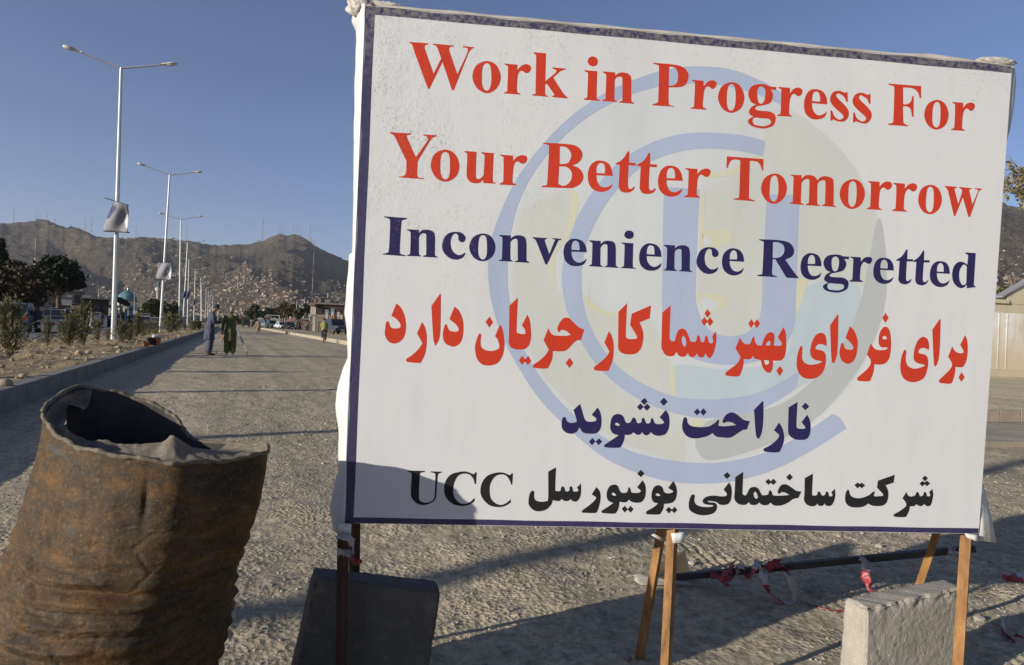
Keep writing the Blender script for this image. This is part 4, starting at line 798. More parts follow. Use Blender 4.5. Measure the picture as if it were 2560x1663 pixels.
cl=mixc(t,ramp(t,noise(t,v,75,4,.8),[(.56,(0,0,0)),(.64,(.8,.8,.8))]),cl,(.020,.014,.010))
cl=mixc(t,ramp(t,noise(t,coords(t,'Object',(1,1,3)),3.1,3,.6),[(.70,(0,0,0)),(.78,(.7,.7,.7))]),cl,(.21,.185,.13))
t.links.new(cl,bb.inputs['Base Color']); bb.inputs['Roughness'].default_value=.66; bb.inputs['Specular IOR Level'].default_value=.22
bump(t,bb,n2,.0035,.7); bump(t,bb,noise(t,v,190,5,.75),.0014); bump(t,bb,noise(t,coords(t,'Object',(1,1,6)),14,4,.6),.004,.6)
m_drum=m
np_mesh('drum_wall',(P2-dl).reshape(-1,3),grid_faces(nh,nt,True)[:,::-1],m_drum,drum)
m_in=M('sooty drum inside',(.045,.042,.042),.9,.35,9,bmp=.003,bs=30)
Pin=np.stack([cx_+(nrad-.005)*ca_,cy_+(nrad-.005)*sa_,rZ[None]*(1-T_)-.004],-1)[::6]; np_mesh('drum_inside',(Pin-dl).reshape(-1,3),grid_faces(len(Pin),nt,True),m_in,drum)
m_lid=M('dusty drum lid',(.17,.145,.112),.9,.45,16,bmp=.003,bs=55)
b=MB(); rr_=[Vector(p-dl) for p in RPs]; rr_.append(rr_[0]); 
rb=[Vector((p.x,p.y,p.z-.002))+Vector((0,0,.0025*math.sin(i*.33))) for i,p in enumerate(rr_)]
b.tube(rb,[.0056+.0016*math.sin(i*.91)*math.sin(i*.23) for i in range(len(rb))],8,cap=False); b.build('rim_bead',M('grimy drum rim',(.15,.125,.09),.9,.5,60,bmp=.003,bs=70),drum,smooth=True)
rows=[]; K=22
for j in range(K):
    s_=j/(K-1); q=RPs*(1-s_)+LPs*s_; q=q.copy(); q[:,2]+=-.018*np.clip(s_*6,0,1)*(1-s_*.2)+.007*fbm(q[:,0]*22,q[:,1]*22,3,77)*min(1,s_*4)*1.4-.012*math.sin(math.pi*s_)
    # far side: the lid is torn inwards and hangs down into the drum
    rows.append(q)
LID=np.array(rows)
pk=np.array(atd(428,1104,1.655)); dd=np.hypot(LID[...,0]-pk[0],LID[...,1]-pk[1]); LID[...,2]+=.024*np.exp(-(dd/.026)**2)+.004*np.abs(fbm(LID[...,0]*60,LID[...,1]*60,3,5))
gf=grid_faces(K,nc,True)[:,::-1]; col=gf[:,0]%nc; rw=gf[:,0]//nc; idx=col*nr0/nc
keep=(idx<4.0)|(idx>14.6)|(rw<1); np_mesh('torn_lid',(LID-dl).reshape(-1,3),gf[keep],m_lid,drum)
b=MB(); pts=[tuple(bc+0)]; b.tube([(0,0,.004),(0,0,.02)],[.28,.28],40); b.build('drum_bottom',m_in,drum)
# ================================================================ concrete blocks
def concrete(name,col):
    col=tuple(x*.95 for x in col); m,t,bb=nmat(name); v=coords(t); n1=noise(t,v,6,6,.65); n2=noise(t,v,30,6,.75); n3=noise(t,v,110,4,.7)
    cl=ramp(t,n1,[(.3,tuple(x*.8 for x in col)),(.7,tuple(x*1.12 for x in col))]); cl=mixc(t,ramp(t,n2,[(.56,(0,0,0)),(.70,(.65,.65,.65))]),cl,tuple(min(.6,x*1.45) for x in col)); cl=mixc(t,ramp(t,noise(t,v,14,3,.5),[(.30,(.5,.5,.5)),(.4,(0,0,0))]),cl,(.22,.19,.15))
    t.links.new(cl,bb.inputs['Base Color']); bb.inputs['Roughness'].default_value=.95; bb.inputs['Specular IOR Level'].default_value=.1
    vo=t.nodes.new('ShaderNodeTexVoronoi'); vo.inputs['Scale'].default_value=70; t.links.new(v,vo.inputs[0]); bump(t,bb,n2,.005,.6); bump(t,bb,ramp(t,vo.outputs[0],[(.05,(0,0,0)),(.35,(1,1,1))]),.0012); bump(t,bb,n3,.0025); return m
def block(name,label,top,bot,mat,seed,rough=.006,broken=0):
    """top: 4 corners (front-left, front-right, back-right, back-left); bot the same on the ground"""
    c0=sum((Vector(p) for p in bot),Vector())/4; root_loc=Vector((c0.x,c0.y,0))
    b=bmesh.new(); vs=[b.verts.new(Vector(p)-root_loc) for p in bot]+[b.verts.new(Vector(p)-root_loc) for p in top]
    for f in ((0,3,2,1),(4,5,6,7),(0,1,5,4),(1,2,6,5),(2,3,7,6),(3,0,4,7)): b.faces.new([vs[i] for i in f])
    bmesh.ops.subdivide_edges(b,edges=b.edges[:],cuts=1,use_grid_fill=True)
    bmesh.ops.bevel(b,geom=[e for e in b.edges if len(e.link_faces)==2 and e.calc_face_angle(0)>.6],offset=.006,segments=2,affect='EDGES')
    for _ in range(6):
        long=[e for e in b.edges if e.calc_length()>.0085]
        if not long or len(b.verts)>60000: break
        bmesh.ops.subdivide_edges(b,edges=long,cuts=1,use_grid_fill=True)
    bmesh.ops.triangulate(b,faces=[f for f in b.faces if len(f.verts)>4])
    b.normal_update()
    co_=np.array([v_.co[:] for v_ in b.verts]); no_=np.array([v_.normal[:] for v_ in b.verts])
    d_=rough*.35*fbm(co_[:,0]*9+co_[:,2]*3,co_[:,1]*9+co_[:,2]*9,3,seed)+.40*rough*np.sign(fbm(co_[:,0]*30,co_[:,2]*30,2,seed+9))*fbm(co_[:,0]*60+co_[:,1]*30,co_[:,2]*60+co_[:,1]*20,3,seed+1)
    if broken:
        zt=co_[:,2].max(); edge=np.clip(1-np.abs(co_[:,2]-zt+.012)/.035,0,1); fr=np.clip(-no_@np.array(SR*0+WN)*1.0,0,1)
        d_-=broken*edge*np.clip(fbm(co_[:,0]*30+co_[:,1]*17,co_[:,2]*30,3,seed+5)*1.3+.5,0,1)
    if broken: d_=np.where(no_[:,2]>.75,d_*.2,d_)
    co_+=no_*d_[:,None]
    for v_,q in zip(b.verts,co_): v_.co=q
    me=bpy.data.meshes.new(name); b.to_mesh(me); b.free(); me.materials.append(mat); me.polygons.foreach_set('use_smooth',[True]*len(me.polygons))
    o=link(bpy.data.objects.new(name,me)); o.location=root_loc; return tag(o,label,'concrete block')
m_blk=concrete('weathered concrete',(.36,.33,.275)); m_blk_shade=concrete('shaded concrete',(.125,.117,.103))  # second concrete is darkened so its colour carries the shade on the left block
def G0(px,py,d,z=-.01): p=atd(px,py,d); return Vector((p.x,p.y,z))
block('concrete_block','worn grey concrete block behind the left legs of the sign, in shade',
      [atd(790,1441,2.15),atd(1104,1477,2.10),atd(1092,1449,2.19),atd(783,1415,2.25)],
      [G0(728,1770,2.14),G0(1051,1785,2.09),G0(1058,1760,2.18),G0(712,1750,2.24)],m_blk_shade,31,.009,.008)
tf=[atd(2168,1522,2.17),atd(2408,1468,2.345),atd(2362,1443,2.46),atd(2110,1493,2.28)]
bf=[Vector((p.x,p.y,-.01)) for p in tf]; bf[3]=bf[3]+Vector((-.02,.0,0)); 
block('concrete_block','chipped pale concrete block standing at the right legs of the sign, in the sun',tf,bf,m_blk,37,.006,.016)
# ================================================================ fallen barrier, tape and litter behind the sign
bar=thing('fallen_barrier','dark square steel tube lying slantwise behind the sign legs','barrier',tuple(G0(2000,1400,3.1,0)))
def sqtube(mb,p,q,w):
    p=Vector(p);q=Vector(q);d=(q-p).normalized(); e=Vector((0,0,1)); e=(e-d*e.dot(d)).normalized(); r=d.cross(e); L=(q-p).length
    T=Matrix(((r.x,e.x,d.x,p.x),(r.y,e.y,d.y,p.y),(r.z,e.z,d.z,p.z),(0,0,0,1)))
    mb.box(-w/2,w/2,-w/2,w/2,0,L,T)
b=MB(); p=atd(1598,1452,3.30); q=atd(2436,1371,2.98); o_=bar.location; sqtube(b,p-o_,q-o_,.028); b.build('tube',m_dark,bar)
b=MB(); q2=Vector((q.x,q.y,0)); sqtube(b,q2-o_+Vector((.0,.0,0)),q-o_-Vector((0,0,.02)),.03); b.build('stand_leg',m_dark,bar)
m_tr=M('red barrier tape',(.30,.045,.055),.45,.2,12,bmp=.001,bs=40); m_tw=M('white barrier tape',(.48,.44,.42),.45,.12,12,bmp=.001,bs=40)
def ribbon(name,label,pts,w,seed=0,cat='barrier tape',step=.16,group=None,first=0):
    """pts: world points; a twisting ribbon in red and white lengths"""
    P_=[Vector(p) for p in pts]; rnd=random.Random(seed); dense=[]
    for i in range(len(P_)-1):
        p0=P_[max(i-1,0)];p1=P_[i];p2=P_[i+1];p3=P_[min(i+2,len(P_)-1)]; k=8
        for j in range(k):
            t_=j/k; dense.append(.5*((2*p1)+(-p0+p2)*t_+(2*p0-5*p1+4*p2-p3)*t_*t_+(-p0+3*p1-3*p2+p3)*t_**3))
    dense.append(P_[-1]); b=MB(); acc=0; V_=[]; L=[]
    a0=rnd.uniform(0,3)
    for i,p in enumerate(dense):
        d=(dense[min(i+1,len(dense)-1)]-dense[max(i-1,0)]).normalized(); ref=Vector((math.cos(a0),math.sin(a0),.5)); a0+=rnd.uniform(-.35,.45)
        e=(ref-d*ref.dot(d)).normalized(); n_=d.cross(e); ww=w*rnd.uniform(.55,1.0)
        V_+= [p-e*ww/2,p-e*ww*.15+n_*ww*.12,p+e*ww*.2-n_*ww*.10,p+e*ww/2]
        if i: acc+=(p-dense[i-1]).length
        L.append(acc)
    org=Vector((P_[0].x,P_[0].y,0)); base=len(b.v)
    b.v+=[tuple(q_-org) for q_ in V_]
    for i in range(len(dense)-1):
        b_m=(int(L[i]/step)+first)%2
        for k in range(3): b.f.append((i*4+k,i*4+k+1,i*4+5+k,i*4+4+k)); b.m.append(b_m)
    o=b.build(name,[m_tr,m_tw],smooth=True); o.location=org; md=o.modifiers.new('thickness','SOLIDIFY'); md.thickness=.0008
    return tag(o,label,cat,group)
def bp(px,off=.0,dz=0.0):   # point on the barrier tube at a bearing
    t_=(px-1598)/(2436-1598); dist=1/((1-t_)/3.30+t_/2.98); py=1452+(1371-1452)*t_; v_=atd(px,py-dz,dist-off); return v_
ribbon('barrier_tape','red and white barrier tape wound thickly round the middle of the fallen steel tube',
  [bp(1775,.03),bp(1800,.03,-8),bp(1830,.03,4),bp(1822,-.03,12),bp(1838,.03,-12),bp(1850,.03,8),bp(1860,-.03,10),bp(1872,.035,-14),bp(1890,.03,6),bp(1900,-.03,14),bp(1912,.03,-6),bp(1935,.03,10),bp(1955,.03,2),bp(1962,.02,-10),atd(1972,1440,3.08),atd(1985,1475,3.08),atd(1990,1500,3.10)],.052,4,first=0)
ribbon('barrier_tape','red and white tape trailing from the tube across the dirt to the pale block',
  [bp(1897,.03,2),atd(1905,1425,3.06),atd(1912,1455,3.02),atd(1922,1482,3.04),atd(1945,1497,3.08),at(1970,1507,.012),at(1992,1503,.015),at(2030,1512,.012),at(2070,1525,.01),at(2112,1530,.012)],.045,9,first=1)
ribbon('barrier_tape','short red tape end dangling below the wound part of the tube',[bp(1822,.03,-8),atd(1819,1436,3.12),atd(1814,1455,3.12),atd(1822,1464,3.12)],.06,15,step=.5)
ribbon('barrier_tape','single red and white tape strip hanging from the tube just left of the pale block',[bp(2150,.03,6),bp(2168,.035,-14),atd(2166,1415,3.0),atd(2163,1440,2.99),atd(2172,1462,2.98),atd(2184,1480,2.98)],.05,23,step=.11,first=1)
ribbon('barrier_tape','crumpled pale plastic tape caught on the right end of the tube',[bp(2370,.03,4),bp(2385,.035,-4),bp(2400,.03,-16),atd(2408,1395,2.9)],.06,27,step=2,first=1)
ribbon('barrier_tape','red and white tape tied round the left front leg of the sign',[onboard(842,1340,.02),onboard(872,1346,.03),onboard(880,1360,.01),onboard(878,1380,.02),onboard(845,1378,.03),onboard(862,1384,.035),onboard(880,1394,.03),onboard(890,1408,.02),onboard(905,1400,.02)],.026,31,step=.17,first=1)
ribbon('barrier_tape','red and white tape end with a dark knot near the right picture edge',[at(2512,1450,.02),at(2528,1446,.03),at(2548,1444,.03),at(2580,1438,.02),at(2640,1430,.02)],.07,35,step=.1)
ribbon('barrier_tape','torn red and white tape scrap lying in the sign shadow at the lower right',[at(2500,1552,.012),at(2512,1570,.015),at(2525,1595,.012),at(2540,1608,.01)],.07,39,step=.12,first=1)
ribbon('barrier_tape','red tape tail leaving the right edge of the picture low down',[at(2538,1588,.012),at(2556,1596,.012),at(2600,1600,.012)],.03,41,step=3)
# crumpled sheet under the left end of the tube
def sheet(name,label,corners,nu_,nv2,amp,mat,seed,cat,fr=9):
    Cn=[np.array(c_) for c_ in corners]; u_,v__=np.meshgrid(np.linspace(0,1,nu_),np.linspace(0,1,nv2))
    P_=((1-u_)*(1-v__))[...,None]*Cn[0]+(u_*(1-v__))[...,None]*Cn[1]+(u_*v__)[...,None]*Cn[2]+((1-u_)*v__)[...,None]*Cn[3]
    P_[...,2]+=amp*(fbm(u_*fr/3,v__*fr/3,3,seed)+.6)*np.sin(np.pi*np.clip(u_*.9+.05,0,1))
    P_[...,0]+=amp*.6*fbm(u_*4,v__*4,2,seed+3); org=np.array([Cn[0][0],Cn[0][1],0])
    o=np_mesh(name,(P_-org).reshape(-1,3),grid_faces(nv2,nu_),mat,smooth=True); o.location=org; md=o.modifiers.new('thickness','SOLIDIFY'); md.thickness=.002
    return tag(o,label,cat)
m_sheet=M('dirty sheet metal',(.30,.28,.25),.6,.3,7,bmp=.002,bs=30,metal=.1)
sheet('metal_sheet','crumpled grey metal sheet lying under the left end of the steel tube',[at(1560,1445,.015),at(1600,1464,.012),at(1745,1465,.02),at(1720,1440,.05)],30,16,.035,m_sheet,5,'metal sheet')
pl_=MB(); A_=at(1640,1440,.03); B_=at(1725,1432,.02); pl_.add([A_,B_,B_+Vector((-.02,.02,.11)),A_+Vector((.03,.02,.055))],[(0,1,2,3)]); o=pl_.build('board_scrap',M('brown board',(.22,.17,.11),.8,.3,10)); md=o.modifiers.new('thickness','SOLIDIFY'); md.thickness=.006; tag(o,'brown board scrap leaning behind the left end of the steel tube','board')
p=at(1530,1396,.008); b=MB(); b.tube([(-.016,0,0),(.016,.002,0)],.0045,8); o=b.build('paper_stub',M('white paper',(.75,.74,.70),.6,.05,5)); o.location=p+Vector((0,0,.004)); tag(o,'small white paper stub lying alone on the gravel','litter')
# ================================================================ street lamps
m_galv=M('galvanised steel',(.52,.54,.52),.42,.12,2,metal=.35,bmp=.0005,bs=60); m_lampw=M('lamp housing',(.55,.53,.46),.5,.08,3); m_glass=M('lamp glass',(.62,.64,.62),.25,.05,3)
def lamp_head(sgn):
    b=MB(); secs=[]
    for i in range(9):
        t_=i/8; w=[.05,.075,.085,.09,.125,.15,.15,.12,.05][i]; h=[.05,.07,.075,.075,.08,.085,.075,.055,.02][i]
        secs.append((t_*.78,w,h))
    n=12; V_=[]
    for x,w,h in secs:
        for k in range(n):
            a=2*math.pi*k/n; V_.append((sgn*x,w*math.cos(a),.02+h*math.sin(a)*(1 if math.sin(a)>0 else .7)))
    fs=[(i*n+k,i*n+(k+1)%n,(i+1)*n+(k+1)%n,(i+1)*n+k) for i in range(8) for k in range(n)]+[tuple(range(n)),tuple(range(8*n,9*n))]
    b.add(V_,fs); return b
def make_lamp(arms=2,H=11.0,base=True):
    root=thing('street_lamp','',None)
    b=MB(); b.tube([(0,0,0),(0,0,H)],[.105,.052],8); b.build('pole',m_galv,root)
    if base:
        b=MB(); b.box(-.2,.2,-.2,.2,0,.03); o=b.build('base_plate',m_galv,root)
        b=MB(); b.box(-.42,.42,-.42,.42,-.12,.0); b.build('footing',m_conc,root)
    for sgn in ((-1,1) if arms==2 else (1,) ):
        b=MB(); b.tube([(0,0,H-.02),(sgn*1.42,0,H+.36)],[.04,.03],8); b.build('arm',m_galv,root)
        hd=lamp_head(sgn).build('lamp_head',m_lampw,root,smooth=True); hd.scale=(.85,.85,.85); hd.location=(sgn*1.39,0,H+.35); hd.rotation_euler=(0,-sgn*.24,0)
        g=MB(); g.ball(0,0,0,.26,.115,.05,12,6); go=g.build('lamp_glass',m_glass,hd,smooth=True); go.location=(sgn*.52,0,-.03)
    return root
def place_lamp(proto,first,base,top,label,group,H0):
    o=proto if first else copy_tree(proto)
    o.location=base; d=(top-base); sc=d.length/H0; o.scale=(1,1,sc)
    ax=d.normalized(); rx=Vector((1,0,0)); rx=(rx-ax*rx.dot(ax)).normalized(); ry=ax.cross(rx)
    o.matrix_world=Matrix.Translation(base)@Matrix(((rx.x,ry.x,ax.x,0),(rx.y,ry.y,ax.y,0),(rx.z,ry.z,ax.z,0),(0,0,0,1)))
    tag(o,label,'street lamp',group); return o
proto=make_lamp()
GL='double armed lamps along the planted median'
rows=[((286,849),(303,172),27.6,'nearest and tallest double armed street lamp, a torn banner on its pole'),
((402,831),(424,445),47.6,'second double armed street lamp, with a square pale banner on its pole'),
((449,822),(452,550),68.5,'third double armed street lamp, its whole T shape above the ridge'),
((458,818),(469,610),89,'fourth double armed street lamp, leaning, arms just at the ridge line'),
((469,816.7),(472.4,650),113,'fifth double armed street lamp, just behind the leaning one'),
((485,813.6),(488.4,675),135,'sixth double armed street lamp, left of the blue clad surveyor'),
((503,812),(501.5,695),159,'seventh double armed street lamp, crossing another above the surveyor'),
((505,811),(503.5,712),188,'eighth double armed street lamp, crossing the one before it'),
((513,810.5),(515.7,720.6),208,'ninth double armed street lamp above the blue clad surveyor'),
((519,810),(521,727.6),227,'tenth double armed street lamp above the blue clad surveyor'),
((524,809.5),(526,736),253,'eleventh double armed street lamp, right above the surveyor cap'),
((531,809),(532,741.6),278,'twelfth double armed street lamp, very faint and far'),
((545,809),(546,752),330,'thirteenth double armed street lamp, very faint and far')]
LAMP=[]
for i,(b_,t_,d_,lab) in enumerate(rows):
    B_=gr(b_[0],d_,.28 if i<6 else .25); T_=atd(t_[0],t_[1],d_); T_.z=max(T_.z,9)
    LAMP.append((B_,T_)); place_lamp(proto,i==0,B_,T_,lab,GL,11.0)
p0=Vector((-4.45,11.6,.28)); place_lamp(proto,False,p0,p0+Vector((.1,0,11)),'double armed street lamp standing out of frame left of the camera',GL,11.0)
# banners on poles
m_ban=M('faded banner cloth',(.25,.245,.27),.85,.12,3,bmp=.004,bs=12); m_bandk=M('dark blue banner print',(.045,.06,.12),.8,.1,3); m_banw=M('white banner print',(.66,.65,.66),.8,.08,3)
def banner_on(i,top_py,bot_py,w0,w1,lab,dark,torn,px=None):
    B_,T_=LAMP[i]; d_=rows[i][2]; fpx=lambda z:None
    q=lambda px_,py_: atd(px_,py_,d_-.16)
    tl,tr,bl_,br=q(w0[0],top_py[0]),q(w0[1],top_py[1]),q(w1[0],bot_py[0]),q(w1[1],bot_py[1])
    root=thing('pole_banner',lab,'banner',tuple(Vector((tl+tr)/2)),0,'banners on the lamp poles'); o_=root.location
    n=16; V_=[];fs=[]
    for j in range(n+1):
        v_=j/n
        for k in range(n+1):
            u_=k/n; a_=tl.lerp(tr,u_); b2=bl_.lerp(br,u_)
            if torn: a_=a_+Vector((0,0,-(.95*max(0,.45-u_)**1.0*1.0)*(1-v_))) ; a_=a_.lerp(tl.lerp(tr,.42),max(0,(.42-u_)/.42)*(1-v_)**1.3*.85) 
            p=a_.lerp(b2,v_); p=p+Vector((.02*math.sin(v_*5+u_*6),.10*math.sin(u_*7+v_*3.4)*(.3+.7*math.sin(math.pi*v_))-.12,0)); V_.append(p-o_)
    for j in range(n):
        for k in range(n):
            fs.append((j*n+j+k,j*n+j+k+1,(j+1)*(n+1)+k+1,(j+1)*(n+1)+k))
    b=MB(); b.add(V_,fs); me_m=m_bandk if dark else m_ban
    if torn:
        for f_i in range(len(fs)):
            j,k=divmod(f_i,n)
            if k<8 and 2<=j<=11-k: b.m[f_i]=1
            if k<3 and j>8: b.m[f_i]=0
            if k>12 and abs(j-9)<(k-12)*1.6: b.m[f_i]=2
    elif not dark:
        for f_i in range(len(fs)):
            j,k=divmod(f_i,n)
            if k>10 and abs(j-8)<(k-10)*1.3: b.m[f_i]=2
    co_=b.build('cloth',[me_m,m_bandk,m_banw],root,smooth=True); md=co_.modifiers.new('thickness','SOLIDIFY'); md.thickness=.01
    for a_,c_ in ((tl,tr),(bl_,br)):
        b=MB(); e=(c_-a_)*.04; b.tube([a_-e-o_+Vector((0,-.1,0)),c_+e-o_+Vector((0,-.1,0))],.022,6); b.build('crossbar',m_dark,root)
    return root
banner_on(0,(497,514),(579,582),(266,321),(262,322),'grey and navy banner, torn loose at its upper left, on the nearest lamp pole',False,True)
banner_on(1,(657,659),(697,701),(396,429),(392,428),'square pale banner on the second lamp pole',False,False)
banner_on(3,(727,730),(744,746),(457,466),(456,465),'small dark blue banner on the leaning fourth lamp pole',True,False)
banner_on(4,(727,729),(746,748),(466,474),(464,473),'small dark blue banner on the fifth lamp pole, beside another',True,False)
banner_on(5,(747,748),(763,764),(483,489),(482,488),'small dark blue banner on the sixth lamp pole',True,False)
# lamps of the right hand row and of the left carriageway (single arm seen)
sp=make_lamp(1,11.0,False); first=True
GR='slim lamp posts behind the parked cars'
rl=[(816.5,733.5),(759,745),(740,752),(724.5,759),(712,760),(701,763.5),(691,768),(683.5,770.5),(676.5,772),(670.5,774),(665,776),(659,778),(652,781),(645,783)]
od=['nearest','second','third','fourth','fifth','sixth','seventh','eighth','ninth','tenth','eleventh','twelfth','thirteenth','farthest']
for i,(px,py) in enumerate(rl):
    dist=(11.25-HC)*F_/(hor(px)-py); B_=gr(px-1,dist,.24); T_=Vector((B_.x+.1,B_.y,11.25))
    place_lamp(sp,first,B_,T_,od[i]+' slim lamp post in the row behind the parked cars','street lamp' and GR,11.0); first=False
GF='lamps on the far side of the left carriageway'
for i,(px,py,bx,lab) in enumerate([(150,700,144,'slim street lamp rising in front of the dark pine tree'),(205,712,200,'slim street lamp between the pine and the cream sign box'),(247,735,244,'thin street lamp in front of the long dark building'),(312,748,310,'thin street lamp in front of the mosque dome'),(336,744,335,'thin street lamp right of the mosque dome with a small lantern'),(372,752,371,'thin street lamp before the green trees right of the mosque')]):
    dist=(11.25-HC)*F_/(hor(px)-py)*.8; B_=gr(bx,dist,.14); T_=atd(px,py,dist)
    place_lamp(sp,False,B_,T_,lab,GF,11.0)
# poles of the power line on the left, out of frame: they throw the long thin shadows across the road bed
up_=Vector((-12.2,1.0,0))
def utility(x,y,H,lab):
    r=thing('utility_pole',lab,'utility pole',(x,y,.0),0,'poles of the power line on the left'); b=MB(); b.tube([(0,0,0),(0,0,H)],[.13,.09],8); b.build('pole',M('pole wood',(.16,.12,.09),.9,.2,3),r)
    b=MB(); b.box(-.8,.8,-.05,.05,H-.6,H-.5); b.build('crossarm',M('pole wood',(.16,.12,.09)),r); return r
sdir=Vector((math.sin(SUN_AZ),math.cos(SUN_AZ),0))
def shadow_pole(px,py,t,H,lab): 
    g_=at(px,py); q=g_-sdir*t; utility(q.x,q.y,H,lab)
shadow_pole(630,1089,13.5,6.6,'wooden utility pole out of frame to the left, close by'); shadow_pole(1350,1393,15.5,7.0,'wooden utility pole out of frame to the left, just behind the camera')
# ================================================================ young conifers in the median
def leafmat(name,a,b_,rough=.7):
    m,t,bb=nmat(name); v=coords(t); ob=t.nodes.new('ShaderNodeObjectInfo')
    cl=ramp(t,noise(t,v,5,4,.7),[(.3,a),(.7,b_)]); t.links.new(cl,bb.inputs['Base Color']); bb.inputs['Roughness'].default_value=rough; bb.inputs['Specular IOR Level'].default_value=.2
    return m
m_jun=leafmat('dusty conifer foliage',(.075,.080,.036),(.22,.195,.105)); m_wood=M('thin bark',(.17,.12,.075),.9,.25,10)
def conifer(seed,H,wid,n,dens=1.0):
    rg=np.random.default_rng(seed); b=MB(); st=MB()
    st.tube([(0,0,0),(rg.normal(0,.02),rg.normal(0,.02),H*.5),(rg.normal(0,.04),rg.normal(0,.04),H*.9)],[.018,.012,.004],6)
    V_=[];Fq=[]
    for i in range(n):
        z0=H*rg.uniform(.02,.72); a=rg.uniform(0,6.28); L=H*rg.uniform(.30,.50)*(1-.45*z0/H); lean=rg.uniform(.12,.75)*(1.2-z0/H)
        dirv=np.array([math.cos(a)*lean,math.sin(a)*lean,1.0]); dirv/=np.linalg.norm(dirv)
        base=np.array([math.cos(a)*.03,math.sin(a)*.03,z0]); m_=int(26*dens)
        bend=np.array([math.cos(a),math.sin(a),-.1])*rg.uniform(-.04,.10)*H
        prev=None
        for k in range(m_):
            t_=(k+.5)/m_; p=base+dirv*L*t_+bend*t_*t_; p=p+rg.normal(0,.013,3)*(1.25-t_)
            dn=dirv+rg.normal(0,.30,3); dn/=np.linalg.norm(dn); sd_=np.cross(dn,rg.normal(0,1,3)); sd_/=np.linalg.norm(sd_)+1e-9
            l_=rg.uniform(.03,.075); w_=rg.uniform(.0045,.009); i0=len(V_)
            V_+= [p-sd_*w_,p+sd_*w_,p+dn*l_*.6+sd_*w_*.8,p+dn*l_,p+dn*l_*.6-sd_*w_*.8]; Fq.append((i0,i0+1,i0+2,i0+4)); Fq.append((i0+4,i0+2,i0+3,i0+3))
        if i%2==0: st.tube([base,base+dirv*L*.5+bend*.25,base+dirv*L*.92+bend*.85],[.006,.004,.0015],4)
    b.v=[tuple(p) for p in V_]; b.f=[f if f[2]!=f[3] else f[:3] for f in Fq]; b.m=[0]*len(b.f)
    return b.mesh('foliage',m_jun),st.mesh('stem',m_wood)
CM=[conifer(s_,1.3,.5,n_,d_) for s_,n_,d_ in ((1,85,2.0),(2,60,1.9),(3,105,1.9),(4,48,1.8),(5,80,1.9))]
plants=[(24,892,150,0,.9,'large feathery conifer sapling at the left picture edge'),(118,866,80,1,.6,'narrow conifer sapling between the big one and the bushy pair'),
(172,864,88,2,1.15,'bushy conifer sapling left of the nearest lamp pole'),(207,862,104,0,.8,'tallest of the bushy conifer saplings, left of the nearest lamp pole'),(243,858,66,3,.8,'sparse conifer sapling just left of the nearest lamp pole'),(270,853,34,3,1.0,'stubby yellowing sapling at the foot of the nearest lamp pole'),
(306,855,56,2,1.1,'dark bushy sapling just right of the nearest lamp pole'),(322,852,46,4,1.0,'low bushy sapling beside the dark one right of the nearest pole'),(343,843,62,0,.8,'upright sapling midway between the first two lamp poles'),(357,841,44,4,1.0,'broad low sapling midway between the first two lamp poles'),
(373,839,42,1,.9,'small brownish sapling left of the second lamp pole'),(388,837,40,2,.9,'small green sapling touching the second lamp pole'),(425,832,52,2,1.5,'wide green bush between the second and third lamp poles'),(440,829,40,4,1.2,'low green bush at the foot of the third lamp pole'),
(482,825,26,4,1.7,'small dark bush left of the blue clad surveyor'),(497,824,24,2,1.3,'small dark bush right behind the blue clad surveyor'),(462,823,14,3,1.2,'tiny bush between the third and fourth lamp poles')]
first={}
for px,py,hp,k,wd,lab in plants:
    P_=at(px,py,.30); dist=(P_-Vector((0,0,HC))); dd=math.hypot(P_.x,P_.y)*math.cos(math.atan2(P_.x,P_.y)-YAW); hh=hp/F_*dd
    r=thing('conifer_sapling',lab,'sapling',(P_.x,P_.y,.27),px*.7,'young conifers planted in the median'); sc=hh/1.3
    for me,nm in ((CM[k][0],'foliage'),(CM[k][1],'stem')):
        o=link(bpy.data.objects.new(nm,me),r); o.scale=(sc*wd*1.45,sc*wd*1.45,sc*1.04)
# dry weeds (ground cover) in the median
rg=np.random.default_rng(5); V_=[];Fq=[]
for i in range(1500):
    y=6+75*rg.random()**1.3; x=rg.uniform(-6.2,-2.75); 
    if fbm(np.array([x*.8]),np.array([y*.5]),2,8)[0]<.02: continue
    z=float(soil_h(np.array([x]),np.array([y]))[0])
    for k in range(5):
        a=rg.uniform(0,6.28); l_=rg.uniform(.04,.11); w_=.004; d_=np.array([math.cos(a)*.5,math.sin(a)*.5,.8])*l_; s_=np.array([-math.sin(a),math.cos(a),0])*w_; p=np.array([x,y,z-.01])+rg.normal(0,.02,3)*[1,1,0]; i0=len(V_)
        V_+=[p-s_,p+s_,p+d_+s_*.3,p+d_-s_*.3]; Fq.append((i0,i0+1,i0+2,i0+3))
tag(np_mesh('dry_weeds',V_,Fq,M('dry grass',(.27,.22,.12),.9,.3,4),smooth=False),kind='stuff')
